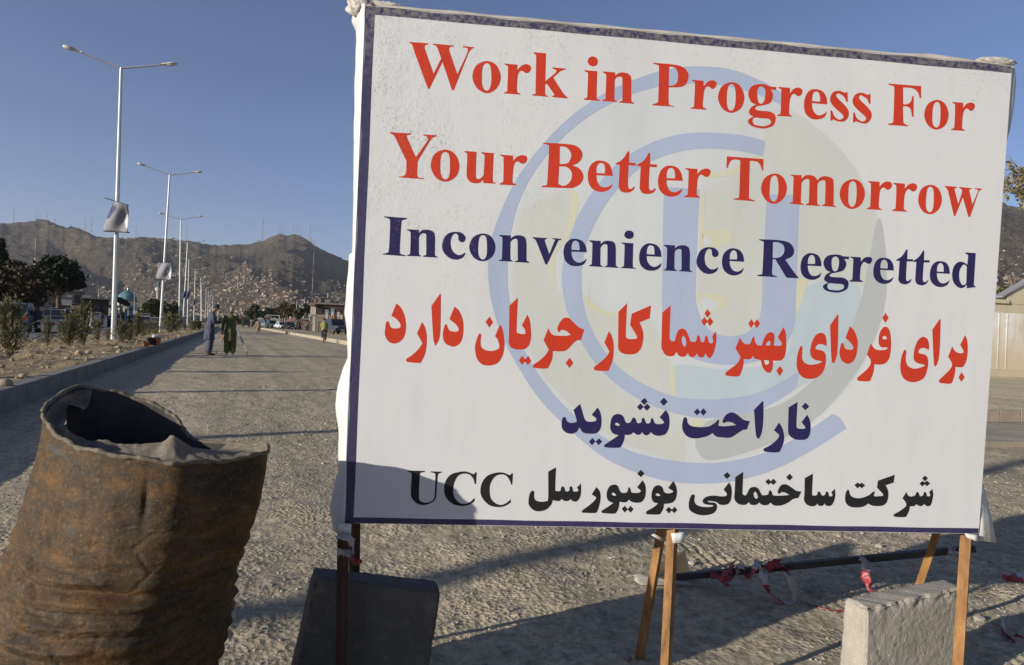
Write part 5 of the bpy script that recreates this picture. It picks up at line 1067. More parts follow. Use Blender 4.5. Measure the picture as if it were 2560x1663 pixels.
# rocks one can pick out on the median edge
rk=[(57,941,.052,'pale round stone on the kerb side of the median near the left edge'),(12,960,.10,'flat tan stone at the left picture edge of the median'),(296,870,.10,'pale boulder before the footing of the nearest lamp pole'),(222,882,.07,'tan stone in the soil left of the nearest lamp pole'),(3,918,.06,'grey stone at the extreme left of the median'),(168,897,.06,'round brown stone in the dug soil')]
v0,f0=icos()
for i,(px,py,r_,lab) in enumerate(rk):
    rgk=np.random.default_rng(i); bm=bmesh.new(); bmesh.ops.create_icosphere(bm,subdivisions=3,radius=1); 
    for q in bm.verts:
        c_=q.co; f_=1+.22*float(fbm(np.array([c_.x*1.3+i]),np.array([c_.y*1.3+c_.z]),3,i)[0]); q.co=Vector((c_.x*f_*r_,c_.y*f_*r_*.8,c_.z*f_*r_*.6))
    me=bpy.data.meshes.new('rock'); bm.to_mesh(me); bm.free(); me.materials.append(M('rock',(.36,.29,.21),.9,.2,14,bmp=.004,bs=40)); me.polygons.foreach_set('use_smooth',[True]*len(me.polygons))
    P_=at(px,py,.30); o=link(bpy.data.objects.new('rock',me)); o.location=(P_.x,P_.y,.31); tag(o,lab,'stone','stones lying on the median')
# water cooler, jugs and bag on the kerb
m_or=M('orange plastic',(.55,.14,.035),.45,.08,4); m_wh=M('white plastic',(.72,.71,.68),.4,.05,4); m_blk_=M('black cloth',(.02,.02,.022),.85,.2,8,bmp=.004,bs=20)
def kd(px,py,z=.28): return at(px,py,z)
P_=kd(390,862); r=thing('water_cooler','orange water cooler with a white lid standing on the kerb edge','water cooler',tuple(P_)); 
b=MB(); b.tube([(0,0,0),(0,0,.03),(0,0,.24),(0,0,.27)],[.125,.14,.145,.135],20); b.build('body',m_or,r,smooth=False); b=MB(); b.tube([(0,0,.27),(0,0,.31),(0,0,.345),(0,0,.36)],[.138,.135,.11,.05],20); b.build('lid',m_wh,r)
b=MB(); b.tube([(-.03,-.14,.06),(-.03,-.19,.06)],.014,6); b.build('tap',m_wh,r); b=MB(); b.tube([(.14,0,.2),(.19,0,.24),(.19,0,.29),(.14,0,.3)],.01,6); b.build('handle',m_wh,r)
for i,(px,lab) in enumerate(((361,'left of the two small orange jugs beside the black bag'),(368,'right of the two small orange jugs beside the black bag'))):
    P_=kd(px,866); r=thing('jug',lab,'jug',tuple(P_),0,'orange jugs on the kerb'); b=MB(); b.tube([(0,0,0),(0,0,.02),(0,0,.12),(0,0,.16),(0,0,.165)],[.05,.058,.058,.03,.03],14); b.build('body',m_or,r); b=MB(); b.tube([(0,0,.165),(0,0,.19)],.032,10); b.build('cap',m_wh if i else m_or,r); b=MB(); b.tube([(.05,0,.04),(.085,0,.06),(.085,0,.11),(.05,0,.13)],.008,6); b.build('handle',m_or,r)
P_=kd(378,862); bm=bmesh.new(); bmesh.ops.create_icosphere(bm,subdivisions=3,radius=1)
for q in bm.verts: c_=q.co; f_=1+.2*float(fbm(np.array([c_.x*2]),np.array([c_.y*2+c_.z*2]),3,3)[0]); q.co=Vector((c_.x*.16*f_,c_.y*.11*f_,max(-.02,c_.z*.15*f_+.11)))
me=bpy.data.meshes.new('bag'); bm.to_mesh(me); bm.free(); me.materials.append(m_blk_); o=link(bpy.data.objects.new('bag',me)); o.location=P_; tag(o,'black cloth bag slumped between the jugs and the cooler','bag')
# ================================================================ people
m_skin=M('skin',(.27,.145,.085),.6,.1,6); m_hair=M('dark hair',(.02,.015,.012),.7,.2,20); 
def skin_body(name,J,E,rad,mat,parent,sub=2):
    names=list(J); me=bpy.data.meshes.new(name); me.from_pydata([J[n_] for n_ in names],[(names.index(a),names.index(b_)) for a,b_ in E],[])
    o=bpy.data.objects.new(name,me); C.objects.link(o)
    md=o.modifiers.new('skin','SKIN'); md.branch_smoothing=.6
    sk=me.skin_vertices[0].data
    for i,n_ in enumerate(names): 
        r=rad[n_]; sk[i].radius=(r,r) if not isinstance(r,tuple) else r
        sk[i].use_root=(i==0)
    ss=o.modifiers.new('sub','SUBSURF'); ss.levels=sub; ss.render_levels=sub
    dg=bpy.context.evaluated_depsgraph_get(); ev_=o.evaluated_get(dg); m2=bpy.data.meshes.new_from_object(ev_); m2.name=name
    m2.materials.clear(); m2.materials.append(mat); m2.polygons.foreach_set('use_smooth',[True]*len(m2.polygons))
    bpy.data.objects.remove(o); return link(bpy.data.objects.new(name,m2),parent)
def person(label,loc,rz,cloth,trous,head,lean=0.0,stride=0.0,arms=None,bag=None,height=1.72,group=None,detail=True,long=True,hat=None,look=0.0,shoes=None,bike=False,vest=None):
    """local frame: faces +Y, x to its right"""
    r=thing('person',label,'person',loc,rz,group); k=height/1.72
    ly=lambda z: lean*(max(0,z-.9))     # forward lean of the upper body
    J={};E=[];Rd={}
    def j(n_,x,y,z,rad,to=None):
        J[n_]=(x*k,(y+ly(z))*k,z*k); Rd[n_]=rad*k
        if to: E.append((to,n_))
    j('pelvis',0,0,.93,.12); j('waist',0,0,1.06,.115,'pelvis'); j('chest',0,.0,1.28,.135,'waist'); j('neckb',0,-.01,1.44,.06,'chest'); j('neck',0,.01+.03*look,1.50,.052,'neckb'); j('jaw',0,.035+.10*look,1.56,.07,'neck'); j('head',0,.03+.14*look,1.64,.088,'jaw'); j('crown',0,.01+.14*look,1.70,.06,'head'); 
    A=arms or {'R':((.22,.0,1.17),(.24,.05,.92)),'L':((-.22,0,1.17),(-.24,.05,.92))}
    for s_,sx in (('R',1),('L',-1)):
        j('sh'+s_,sx*.17,0,1.40,.062,'chest'); e_,w_=A[s_]
        j('el'+s_,*e_,.045,'sh'+s_); j('wr'+s_,*w_,.030,'el'+s_)
        d=Vector(w_)-Vector(e_); d.normalize(); h=Vector(w_)+d*.05; j('ha'+s_,h.x,h.y,h.z,.036,'wr'+s_)
        if detail:
            side=d.cross(Vector((0,0,1))); side=side.normalized() if side.length>.1 else Vector((0,1,0))
            for f_ in range(4):
                o_=side*(.024*(f_-1.5)); l_=[.060,.072,.068,.052][f_]; q=h+o_+d*.03; q2=q+d*l_*.5+Vector((0,0,-.008)); q3=q+d*l_+Vector((0,0,-.022))
                j(f'f{s_}{f_}a',*(q),.010,'ha'+s_); j(f'f{s_}{f_}b',*(q2),.009,f'f{s_}{f_}a'); j(f'f{s_}{f_}c',*(q3),.008,f'f{s_}{f_}b')
            q=h+side*.04; j(f't{s_}',*(q+side*.018+d*.02),.010,'ha'+s_)
        st=stride*sx
        if bike: j('hi'+s_,sx*.09,.0,.86,.095,'pelvis'); j('kn'+s_,sx*.12,.32,.62-.12*sx,.062,'hi'+s_); j('an'+s_,sx*.12,.20,.24-.1*sx,.042,'kn'+s_); j('to'+s_,sx*.12,.34,.20-.1*sx,.032,'an'+s_)
        else: j('hi'+s_,sx*.09,.0,.86,.095,'pelvis'); j('kn'+s_,sx*.10,.02+st*.6,.49,.062,'hi'+s_); j('an'+s_,sx*.10,st-.02,.085,.042,'kn'+s_); j('to'+s_,sx*.115,st+.13,.04,.034,'an'+s_)
    skin_body('body',J,E,Rd,m_skin,r,2 if detail else 1)
    hx,hy,hz_=J['head']
    # shirt: long tunic
    def sec(z,rx,ry,y=0): return ((0,(y+ly(z))*k,z*k),rx*k,ry*k,0)
    b=MB(); zb=.52 if long else .86
    if bike: zb=.84
    ss=[sec(1.49,.06,.06),sec(1.46,.11,.08),sec(1.425,.175,.105),sec(1.34,.185,.125),sec(1.2,.175,.13),sec(1.05,.18,.135)]
    if long: ss+=[sec(.9,.195,.15),sec(.75,.205,.16),sec(.6,.21,.165),sec(zb,.212,.168)]
    else: ss+=[sec(.9,.205,.155),sec(zb,.20,.15)]
    b.loft(ss,28,.085 if long else .02,seed=hash(label)%97,cap=True,nf=6)
    for s_ in 'RL':
        sh=Vector(J['sh'+s_]); el=Vector(J['el'+s_]); wr=Vector(J['wr'+s_])
        b.tube([sh+Vector((0,0,.01)),sh.lerp(el,.4),el,el.lerp(wr,.5),el.lerp(wr,.92)],[.075*k,.070*k,.060*k,.055*k,.052*k],12)
    b.build('shirt',cloth,r,smooth=True)
    b=MB()
    for s_ in 'RL':
        hi=Vector(J['hi'+s_]); kn=Vector(J['kn'+s_]); an=Vector(J['an'+s_]); w_=.118 if long else .10
        b.tube([hi+Vector((0,0,.06)),hi.lerp(kn,.5),kn,kn.lerp(an,.5),kn.lerp(an,.82),an+Vector((0,0,.01))],[.13*k,w_*k,w_*.95*k,w_*.9*k,w_*.85*k,w_*.6*k],14)
    b.build('trousers',trous,r,smooth=True)
    for s_ in 'RL':
        an=Vector(J['an'+s_]); to=Vector(J['to'+s_]); b=MB(); b.tube([an+Vector((0,-.05,-.035)),an+Vector((0,.0,-.03)),an.lerp(to,.6)+Vector((0,0,-.012)),to+Vector((0,.05,-.005))],[.038*k,.046*k,.044*k,.026*k],10); b.build('shoe',shoes or m_blk_,r,smooth=True)
    if detail or hat!='cap':
        b=MB(); b.ball(hx,hy-.012,hz_+.018,.092*k,.102*k,.098*k,14,9); b.build('hair',m_hair,r,smooth=True)
    if detail:
        b=MB(); fy=hy+.088*k; b.add([(hx-.014,fy-.01,hz_-.045),(hx+.014,fy-.01,hz_-.045),(hx,fy+.018,hz_-.04),(hx,fy-.006,hz_+.005)],[(0,1,2),(0,2,3),(1,3,2),(0,3,1)]); b.build('nose',m_skin,r)
        for sx in (-1,1):
            b=MB(); b.ball(hx+sx*.032,fy-.012,hz_-.005,.012,.008,.008,8,5); b.build('eye',m_blk_,r); b=MB(); b.ball(hx+sx*.092*k,hy,hz_-.03,.012,.02,.03,8,5); b.build('ear',m_skin,r)
        b=MB(); b.ball(hx,fy-.016,hz_-.072,.026,.008,.006,8,4); b.build('mouth',M('lips',(.20,.08,.06)),r)
    if hat is not None:
        b=MB(); kind,hm=hat
        if kind=='cap': b.tube([(hx,hy-.015,hz_+.02),(hx,hy-.015,hz_+.07),(hx,hy-.015,hz_+.105),(hx,hy-.015,hz_+.118)],[.103*k,.106*k,.095*k,.05*k],18); b.tube([(hx,hy-.015,hz_+.0),(hx,hy-.015,hz_+.03)],[.106*k,.108*k],18)
        if kind=='pakol': b.tube([(hx,hy-.02,hz_+.02),(hx,hy-.02,hz_+.05),(hx,hy-.02,hz_+.052),(hx,hy-.02,hz_+.085)],[.115*k,.122*k,.10*k,.08*k],18)
        if kind=='wrap':
            b.tube([(hx,hy-.01,hz_-.07),(hx,hy-.01,hz_-.03),(hx,hy-.01,hz_+.05),(hx,hy-.01,hz_+.10),(hx,hy-.01,hz_+.115)],[.095*k,.112*k,.112*k,.085*k,.03*k],18); b.tube([(hx-.06,hy-.09,hz_-.03),(hx-.07,hy-.10,hz_-.12)],[.03,.012],8)
        b.build('hat',hm,r,smooth=True)
    return r,J
m_blu=M('grey blue cotton',(.07,.073,.11),.9,.12,7,bmp=.006,bs=9); m_olv=M('olive cotton',(.10,.102,.038),.9,.12,7,bmp=.006,bs=9)
fr=lambda px: math.atan2(-1,0)
def facing(P_,deg): # 0 = walking away from the camera along its bearing, 90 = to the right
    b_=math.atan2(P_.x,P_.y); return -b_-R_(deg)
P1=at(521,888)
r1,J1=person('man in grey blue shirt and dark cap reading papers, left of the tripod',tuple(P1),facing(P1,78),m_blu,m_blu,None,lean=.13,look=.55,height=1.76,hat=('cap',M('dark grey patterned cap',(.06,.062,.065),.8,.5,40)),arms={'R':((.20,.08,1.10),(.10,.29,1.13)),'L':((-.20,.08,1.10),(-.08,.29,1.14))},shoes=M('dark sandals',(.07,.05,.04)))
h1=Vector(J1['haR'])+Vector(J1['haL']); pp=h1/2+Vector((0,.07,.0)); w_=r1.matrix_basis@pp
b=MB(); 
for k_,(dz_,rot_) in enumerate(((0,.0),(.003,.12),(.006,-.1))): b.box(-.105,.105,-.14,.15,dz_,dz_+.0015)
o=b.build('papers',M('bluish paper',(.50,.50,.66),.7,.08,6)); o.location=Matrix.LocRotScale(Vector(r1.location),r1.rotation_euler,None)@pp; o.rotation_euler=(R_(-18),0,r1.rotation_euler.z); tag(o,'sheaf of bluish papers held by the man in grey blue','papers')
P2_=at(574,889)
r2,J2=person('man in olive green shirt and pale cap seen from behind, working the survey instrument',tuple(P2_),facing(P2_,4),m_olv,m_olv,None,lean=.03,look=.15,height=1.68,hat=('wrap',M('beige knitted cap',(.42,.34,.24),.9,.25,30)),arms={'R':((.30,.16,1.22),(.30,.34,1.34)),'L':((-.25,.02,1.15),(-.27,.06,.90))},shoes=M('white trainers',(.62,.62,.58)))
# survey tripod and level
TP=at(575,886); TP=TP+Vector((TP.x,TP.y,0)).normalized()*.42
tr_=thing('survey_tripod','surveyor\'s tripod with its optical level between the two men','tripod',(TP.x,TP.y,0)); m_al=M('aluminium',(.62,.62,.60),.35,.05,4,metal=.6)
rt_=Vector((math.cos(YAW-.4),-math.sin(YAW-.4),0)); fwv=Vector((-rt_.y,rt_.x,0))
feet=[at(538,888)-TP,at(622.5,892)-TP,Vector((TP.x,TP.y,0)).normalized()*.75]
for i,f_ in enumerate(feet):
    f_=Vector((f_.x,f_.y,0)); top=Vector((f_.x*.06,f_.y*.06,1.32)); mid_=f_.lerp(top,.42)
    b=MB(); b.tube([f_,mid_],[.014,.02],6); b.build('leg',m_al,tr_); b=MB(); sv=f_.cross(Vector((0,0,1))).normalized()*.022
    b.tube([mid_+sv-(top-mid_)*.1,top+sv],.016,6); b.tube([mid_-sv-(top-mid_)*.1,top-sv],.016,6); b.build('upper_leg',M('orange yellow tripod wood',(.50,.27,.10),.6,.15,8) if i==0 else m_al,tr_)
b=MB(); b.tube([(0,0,1.31),(0,0,1.36)],[.09,.09],14); b.build('tripod_head',m_al,tr_)
lv=thing('survey_level','small dark optical level mounted on the survey tripod','instrument',(TP.x,TP.y,1.36),facing(P2_,0)); b=MB(); b.tube([(0,-.13,.09),(0,-.09,.09),(0,.12,.09),(0,.16,.09)],[.02,.038,.042,.05],12); b.build('telescope',m_dark,lv); b=MB(); b.box(-.05,.05,-.06,.06,0,.08); b.build('base',M('orange instrument body',(.30,.12,.04)),lv)
# others
m_tan=M('tan cotton',(.26,.22,.14),.9,.15,8); m_ol2=M('faded khaki jacket',(.27,.26,.09),.9,.12,8); m_dk=M('dark trousers',(.045,.05,.06),.9,.15,8); m_br=M('brown cotton',(.16,.11,.08),.9,.15,8); m_gry=M('grey cotton',(.16,.16,.17),.9,.15,8); m_wt=M('white cotton',(.55,.54,.52),.9,.08,8)
P_=at(645.5,831); r,J=person('man in tan clothes walking up the road with a brown sack',tuple(P_),facing(P_,185),m_tan,m_tan,None,stride=.12,detail=False,height=1.7)
b=MB(); b.loft([((.30,-.10,.55),.10,.10,0),((.28,-.12,.75),.19,.16,0),((.26,-.12,1.0),.20,.17,0),((.22,-.08,1.3),.13,.12,0),((.15,-.02,1.48),.05,.05,0)],14,.08,4); o=b.build('sack',m_br,smooth=True); o.location=r.location; o.rotation_euler=r.rotation_euler; tag(o,'brown sack slung over the walking man\'s shoulder','sack')
P_=at(809,857.6); rzb=facing(P_,-2)
r,J=person('cyclist in a khaki jacket riding away near the right kerb',(P_.x,P_.y,.08),rzb,m_ol2,m_dk,None,lean=.25,detail=False,long=False,bike=True,height=1.62,arms={'R':((.24,.12,1.12),(.24,.36,.98)),'L':((-.24,.12,1.12),(-.24,.36,.98))})
bk=thing('bicycle','dark bicycle ridden by the man in the khaki jacket','bicycle',(P_.x,P_.y,0),rzb); m_tyre=M('tyre rubber',(.03,.03,.03),.85,.1,5)
def ring(mb,cx,cy,cz,R,r_,n=28,m_=6):
    V_=[];fs=[]
    for i in range(n):
        a=2*math.pi*i/n
        for k_ in range(m_):
            c_=2*math.pi*k_/m_; rad_=R+r_*math.cos(c_); V_.append((cx+r_*math.sin(c_),cy+rad_*math.cos(a),cz+rad_*math.sin(a)))
    for i in range(n):
        for k_ in range(m_): fs.append((i*m_+k_,((i+1)%n)*m_+k_,((i+1)%n)*m_+(k_+1)%m_,i*m_+(k_+1)%m_))
    mb.add(V_,fs)
for yy in (-.42,.62):
    b=MB(); ring(b,0,yy,.34,.32,.02); wh=b.build('wheel',m_tyre,bk); b=MB()
    for i in range(10): a=math.pi*i/10; b.tube([(0,yy+.31*math.cos(a),.34+.31*math.sin(a)),(0,yy-.31*math.cos(a),.34-.31*math.sin(a))],.003,3); 
    b.build('spokes',m_al,wh)
b=MB(); 
for p_,q_ in (((0,-.42,.34),(0,-.02,.32)),((0,-.42,.34),(0,-.12,.82)),((0,-.02,.32),(0,-.14,.90)),((0,-.02,.32),(0,.45,.74)),((0,-.10,.78),(0,.44,.84)),((0,.44,.92),(0,.62,.34))): b.tube([p_,q_],.016,6)
b.build('frame',m_dk,bk); b=MB(); b.tube([(-.28,.34,.98),(-.1,.46,1.0),(.1,.46,1.0),(.28,.34,.98)],.012,6); b.build('handlebar',m_al,bk); b=MB(); b.tube([(0,-.26,.92),(0,-.05,.92)],[.08,.03],8); b.build('saddle',m_blk_,bk)
b=MB(); b.box(-.06,.06,-.62,-.40,.70,.73); b.build('carrier',m_al,bk)
farp=[(94,822,44,m_dk,'dark clad man with a pale head standing between the blue car and the pickup',m_dk,170),(230,818,62,m_gry,'man in pale trousers walking left of the nearest lamp pole',m_wt,90),(253,816,70,m_dk,'dark figure seated far behind the nearest lamp pole',m_dk,20),
(629,817,150,m_br,'distant walker in brown beside the dark truck',m_br,10),(657.5,817,170,m_wt,'distant pedestrian in white left of the parked cars',m_gry,60),(747,821,135,m_br,'shopper in dull red standing left of the white hatchback',m_br,90),(751,821,135,m_dk,'shopper in navy standing left of the white hatchback',m_dk,200),(757,822,132,m_wt,'shopper in white trousers beside the white hatchback',m_wt,130),(763,823,128,m_br,'brown clad shopper nearest to the white hatchback',m_dk,45),(793,822,120,m_dk,'dark figure between the white hatchback and the cyclist',m_dk,10)]
for i,(px,py,d_,cl_,lab,tr2,fc) in enumerate(farp):
    P_=gr(px,d_,.02 if px<500 else .24); person(lab,tuple(P_),facing(P_,fc),cl_,tr2,None,stride=.1,detail=False,height=1.66,group='people far along the street')
# ================================================================ vehicles
def paint(name,col,rough=.35): return M(name,col,rough,.05,2,spec=.5)
m_wind=M('car glass',(.02,.025,.03),.12,.1,2,spec=.6); m_chr=M('chrome',(.6,.6,.6),.25,.05,3,metal=.9); m_red=M('red lamp lens',(.35,.02,.015),.3,.05,3); m_hl=M('headlamp lens',(.75,.75,.72),.2,.05,3); m_plast=M('black bumper plastic',(.03,.03,.03),.6,.1,4)
def vehicle(name,label,cat,loc,rz,kind,col,group=None,L=4.3,Wd=1.7,Hh=1.45,roofcol=None):
    """local frame: front towards +Y"""
    r=thing(name,label,cat,loc,rz,group); w=Wd/2; h=L/2; bz=.28 if kind!='suv' else .42; bel=bz+.52*(Hh/1.45)
    b=MB()
    if kind in('sedan','suv','van','hatch'):
        hood=.30*L if kind!='van' else .1*L; 
        b.prism([(-h,bz),(-h+.04,bel-.1),(-h+.12,bel),(h-hood,bel+.02),(h-.12,bel-.12),(h,bel-.3),(h,bz)],-w,w,'x')
        b2=MB(); rf={'sedan':(-.42*h,-.20*h+.0,.12*h,.42*h),'suv':(-.97*h,-.9*h,.10*h,.36*h),'van':(-.98*h,-.94*h,.62*h,.86*h),'hatch':(-.93*h,-.72*h,.12*h,.42*h)}[kind]
        if kind=='sedan': rf=(-.72*h,-.42*h,.10*h,.40*h)
        b2.frustum(-w*.95,w*.95,rf[0],rf[3],bel,-w*.80,w*.80,rf[1],rf[2],Hh)
        bo=b.build('body',col,r); md=bo.modifiers.new('soft','BEVEL'); md.width=.05; md.segments=2
        ro=b2.build('cabin',roofcol or col,r); md=ro.modifiers.new('soft','BEVEL'); md.width=.05; md.segments=2
        def side_pt(sx,y_,z_):
            t_=(z_-bel)/(Hh-bel); return sx*(w*.95+(w*.80-w*.95)*t_)
        z0,z1=bel+.05,Hh-.10
        # front, rear and side windows
        for nm,ya,yb in (('windscreen',rf[3],rf[2]),('rear_window',rf[0],rf[1])):
            ta,tb=(z0-bel)/(Hh-bel),(z1-bel)/(Hh-bel); off=.02 if nm=='windscreen' else -.02; g_=MB()
            xa,xb=w*.95-.15*w*ta-.1,w*.95-.15*w*tb-.1
            g_.add([(-xa,ya+(yb-ya)*ta+off,z0),(xa,ya+(yb-ya)*ta+off,z0),(xb,ya+(yb-ya)*tb+off,z1),(-xb,ya+(yb-ya)*tb+off,z1)],[(0,1,2,3)]); go=g_.build(nm,m_wind,r); md=go.modifiers.new('t','SOLIDIFY'); md.thickness=.01
        mid_=(rf[1]+rf[2])/2
        for sx in (-1,1):
            for (y0,y1) in ((rf[1]+.12,mid_-.05),(mid_+.05,rf[2]-.05)):
                g_=MB(); x0,x1=side_pt(sx,0,z0)+sx*.012,side_pt(sx,0,z1)+sx*.012; g_.add([(x0,y0-.1 if y0<mid_ else y0,z0),(x0,y1+(.12 if y1>mid_ else 0),z0),(x1,y1,z1),(x1,y0,z1)],[(0,1,2,3)]); go=g_.build('side_window',m_wind,r); md=go.modifiers.new('t','SOLIDIFY'); md.thickness=.01
    if kind=='pickup':
        b.prism([(-h,bz+.15),(-h,bel),(-.1*h,bel),(-.1*h,bel+.02),(h-.28*L,bel+.03),(h-.1,bel-.1),(h,bel-.25),(h,bz)],-w,w,'x'); bo=b.build('body',col,r); md=bo.modifiers.new('soft','BEVEL'); md.width=.04; md.segments=2
        b2=MB(); b2.frustum(-w*.93,w*.93,-.1*h,.50*h,bel,-w*.8,w*.8,-.02*h,.28*h,Hh); b2.build('cabin',m_wind,r)
        b=MB(); b.box(-w+.06,w-.06,-h+.06,-.14*h,bel-.02,bel+.012); b.build('load_bed',m_plast,r)
        for x_ in (-w+.05,0.0,w-.05): b=MB(); b.tube([(x_,-h+.05,bel),(x_,-h+.05,Hh-.05),(x_,-h+.35,Hh+.02),(x_,-.2*h,Hh+.02)],.022,6); b.build('rack_bar',m_chr,r)
        b=MB(); b.tube([(-w+.05,-h+.06,Hh-.1),(w-.05,-h+.06,Hh-.1)],.022,6); b.tube([(-w+.05,-h+.05,bel+.25),(w-.05,-h+.05,bel+.25)],.02,6); b.build('rack_rail',m_chr,r)
        g_=MB(); g_.add([(-w*.75,-.1*h-.0,bel+.06),(w*.75,-.1*h,bel+.06),(w*.68,-.04*h,Hh-.1),(-w*.68,-.04*h,Hh-.1)],[(0,1,2,3)]); g_.v=[(x_,y_-.03,z_) for x_,y_,z_ in g_.v]; go=g_.build('rear_window',m_wind,r)
        b=MB(); b.box(-w*.45,w*.45,-h-.012,-h+.01,bel-.34,bel-.20); b.build('number_plate',m_red,r)
    if kind=='truck':
        b.box(-w,w,-h,h*.45,.75,Hh); b.build('box_body',roofcol or col,r); b=MB(); b.box(-w*.92,w*.92,h*.48,h,.55,Hh*.8); b.build('cab',col,r)
        b=MB(); b.box(-.35,.35,-h,h,.5,.74); b.build('chassis',m_plast,r)
        g_=MB(); g_.box(-w*.8,w*.8,-h-.02,-h+.01,Hh*.55,Hh*.86); g_.build('rear_door',m_wind,r)
    if kind!='truck':
        for sy,mt,nm in ((-1,m_red,'tail_light'),(1,m_hl,'headlight')):
            for sx in (-1,1):
                b=MB(); y_=sy*h; b.box(min(sx*w*.62,sx*w*.93),max(sx*w*.62,sx*w*.93),y_-.03 if sy>0 else y_-.015,y_+.015 if sy>0 else y_+.03,bel-.28,bel-.12); b.build(nm,mt,r)
            b=MB(); b.box(-w*.98,w*.98,sy*h-.06 if sy<0 else sy*h-.06,sy*h+.08 if sy>0 else sy*h+.06,bz+.02,bz+.20); b.build('bumper',m_plast if kind!='pickup' else m_chr,r)
        b=MB(); b.box(-.24,.24,h+.08,h+.09,bz+.06,bz+.16); b.build('number_plate',m_hl,r)
    wr_=.31 if kind in('sedan','hatch','van') else .38
    for sx in (-1,1):
        for y_ in (-.62*h,.64*h):
            b=MB(); b.tube([(sx*(w-.19),y_,wr_),(sx*(w+.01),y_,wr_)],wr_,18); wo=b.build('wheel',m_tyre,r); b=MB(); b.tube([(sx*(w+.0),y_,wr_),(sx*(w+.02),y_,wr_)],wr_*.55,12); b.build('rim',m_chr,wo)
    return r
def vat(px,d_,z=.02): return gr(px,d_,z)
c_=vat(46,44); vehicle('car','blue grey off-road car driving away behind the big sapling at the left edge','car',tuple(c_),R_(4),'suv',paint('blue grey paint',(.10,.13,.18)),L=4.6,Wd=1.85,Hh=1.85)
c_=vat(144,46.5); vehicle('pickup','white pickup truck with a chrome load rack seen from behind between the saplings','pickup truck',tuple(c_),R_(2),'pickup',paint('white paint',(.62,.62,.60)),L=4.9,Wd=1.7,Hh=1.62)
c_=vat(364,100); vehicle('car','white van-like car with a roof rim behind the saplings, right of the nearest lamp pole','car',tuple(c_),R_(0),'hatch',paint('white paint b',(.50,.50,.49)),L=4.2,Wd=1.75,Hh=1.6)
c_=vat(331,100); vehicle('car','dark low car before the turquoise gate','car',tuple(c_),R_(0),'sedan',paint('dark paint',(.035,.04,.045)))
c_=vat(390,118); vehicle('car','silver car roof glimpsed beside the second lamp pole','car',tuple(c_),R_(0),'sedan',paint('silver paint',(.35,.37,.40)))
c_=vat(452,120); vehicle('car','dark red car far behind the third lamp pole','car',tuple(c_),R_(0),'sedan',paint('dark red paint',(.16,.03,.03)))
GZ='cars parked beside the service road'
c_=vat(615,188,0); vehicle('truck','dark box-backed truck driving away down the middle of the road','truck',tuple(c_),R_(2),'truck',paint('dark green paint',(.03,.035,.03)),L=4.4,Wd=1.75,Hh=2.35)
c_=vat(600,215,0); vehicle('truck','reddish brown truck half hidden left of the dark box-backed one','truck',tuple(c_),R_(2),'truck',paint('red brown paint',(.11,.045,.03)),L=5,Wd=2.2,Hh=2.9)
c_=vat(667,150,.24); vehicle('car','blue grey off-road car, leftmost of the parked row','car',tuple(c_),R_(200),'suv',paint('grey blue paint',(.15,.19,.23)),GZ,4.3,1.75,1.75)
c_=vat(681,146,.24); vehicle('car','dark green car beside the blue grey off-road car','car',tuple(c_),R_(195),'suv',paint('bottle green paint',(.02,.035,.03)),GZ,4.3,1.75,1.7)
c_=vat(691,150,.24); vehicle('car','white and red car, mostly hidden left of the pale saloon','car',tuple(c_),R_(190),'sedan',paint('pinkish white paint',(.48,.40,.40)),GZ)
c_=vat(704,136,.24); vehicle('car','pale silver saloon in the middle of the parked row','car',tuple(c_),R_(196),'sedan',paint('pale silver paint',(.55,.58,.60)),GZ)
c_=vat(724,134,.24); vehicle('car','black saloon right of the pale silver one','car',tuple(c_),R_(190),'sedan',paint('black paint',(.018,.018,.02)),GZ)
c_=vat(737,150,.24); vehicle('car','grey van-like car behind the black saloon','car',tuple(c_),R_(200),'van',paint('grey paint',(.30,.31,.33)),GZ,4,1.65,1.85)
c_=vat(778,130,.24); vehicle('car','white hatchback with roof glass, right of the shoppers','car',tuple(c_),R_(188),'hatch',paint('cream white paint',(.60,.60,.50)),GZ,4,1.7,1.5)
c_=vat(840,84,.24); vehicle('car','dark off-road car moving in dust next to the cyclist','car',tuple(c_),R_(192),'suv',paint('dark slate paint',(.045,.055,.07)),None,4.6,1.85,1.85)
# ================================================================ trees
def leaf_cloud(rg,blobs,n,size,mat,name,droop=0):
    """blobs: (x,y,z,rx,ry,rz) clumps; small leaf faces spread through them"""
    w=np.array([b_[3]*b_[4]*b_[5] for b_ in blobs])**.75; w/=w.sum(); ids=rg.choice(len(blobs),n,p=w); B=np.array(blobs)[ids]
    d=rg.normal(0,1,(n,3)); d/=np.linalg.norm(d,axis=1)[:,None]; r=rg.uniform(.2,1.0,n)**.5*(1+.22*np.abs(rg.normal(0,1,n))*(rg.random(n)<.45))
    P=B[:,:3]+d*B[:,3:]*r[:,None]; P+=rg.normal(0,.03,(n,3))*B[:,3:4]
    a=rg.normal(0,1,(n,3)); a/=np.linalg.norm(a,axis=1)[:,None]; b2=np.cross(a,rg.normal(0,1,(n,3))); b2/=np.linalg.norm(b2,axis=1)[:,None]+1e-9
    s=size*rg.uniform(.6,1.4,n)[:,None]
    V=np.stack([P-a*s,P-b2*s*.55,P+a*s,P+b2*s*.55],1).reshape(-1,3); Fq=np.arange(n*4).reshape(-1,4)
    return V,Fq
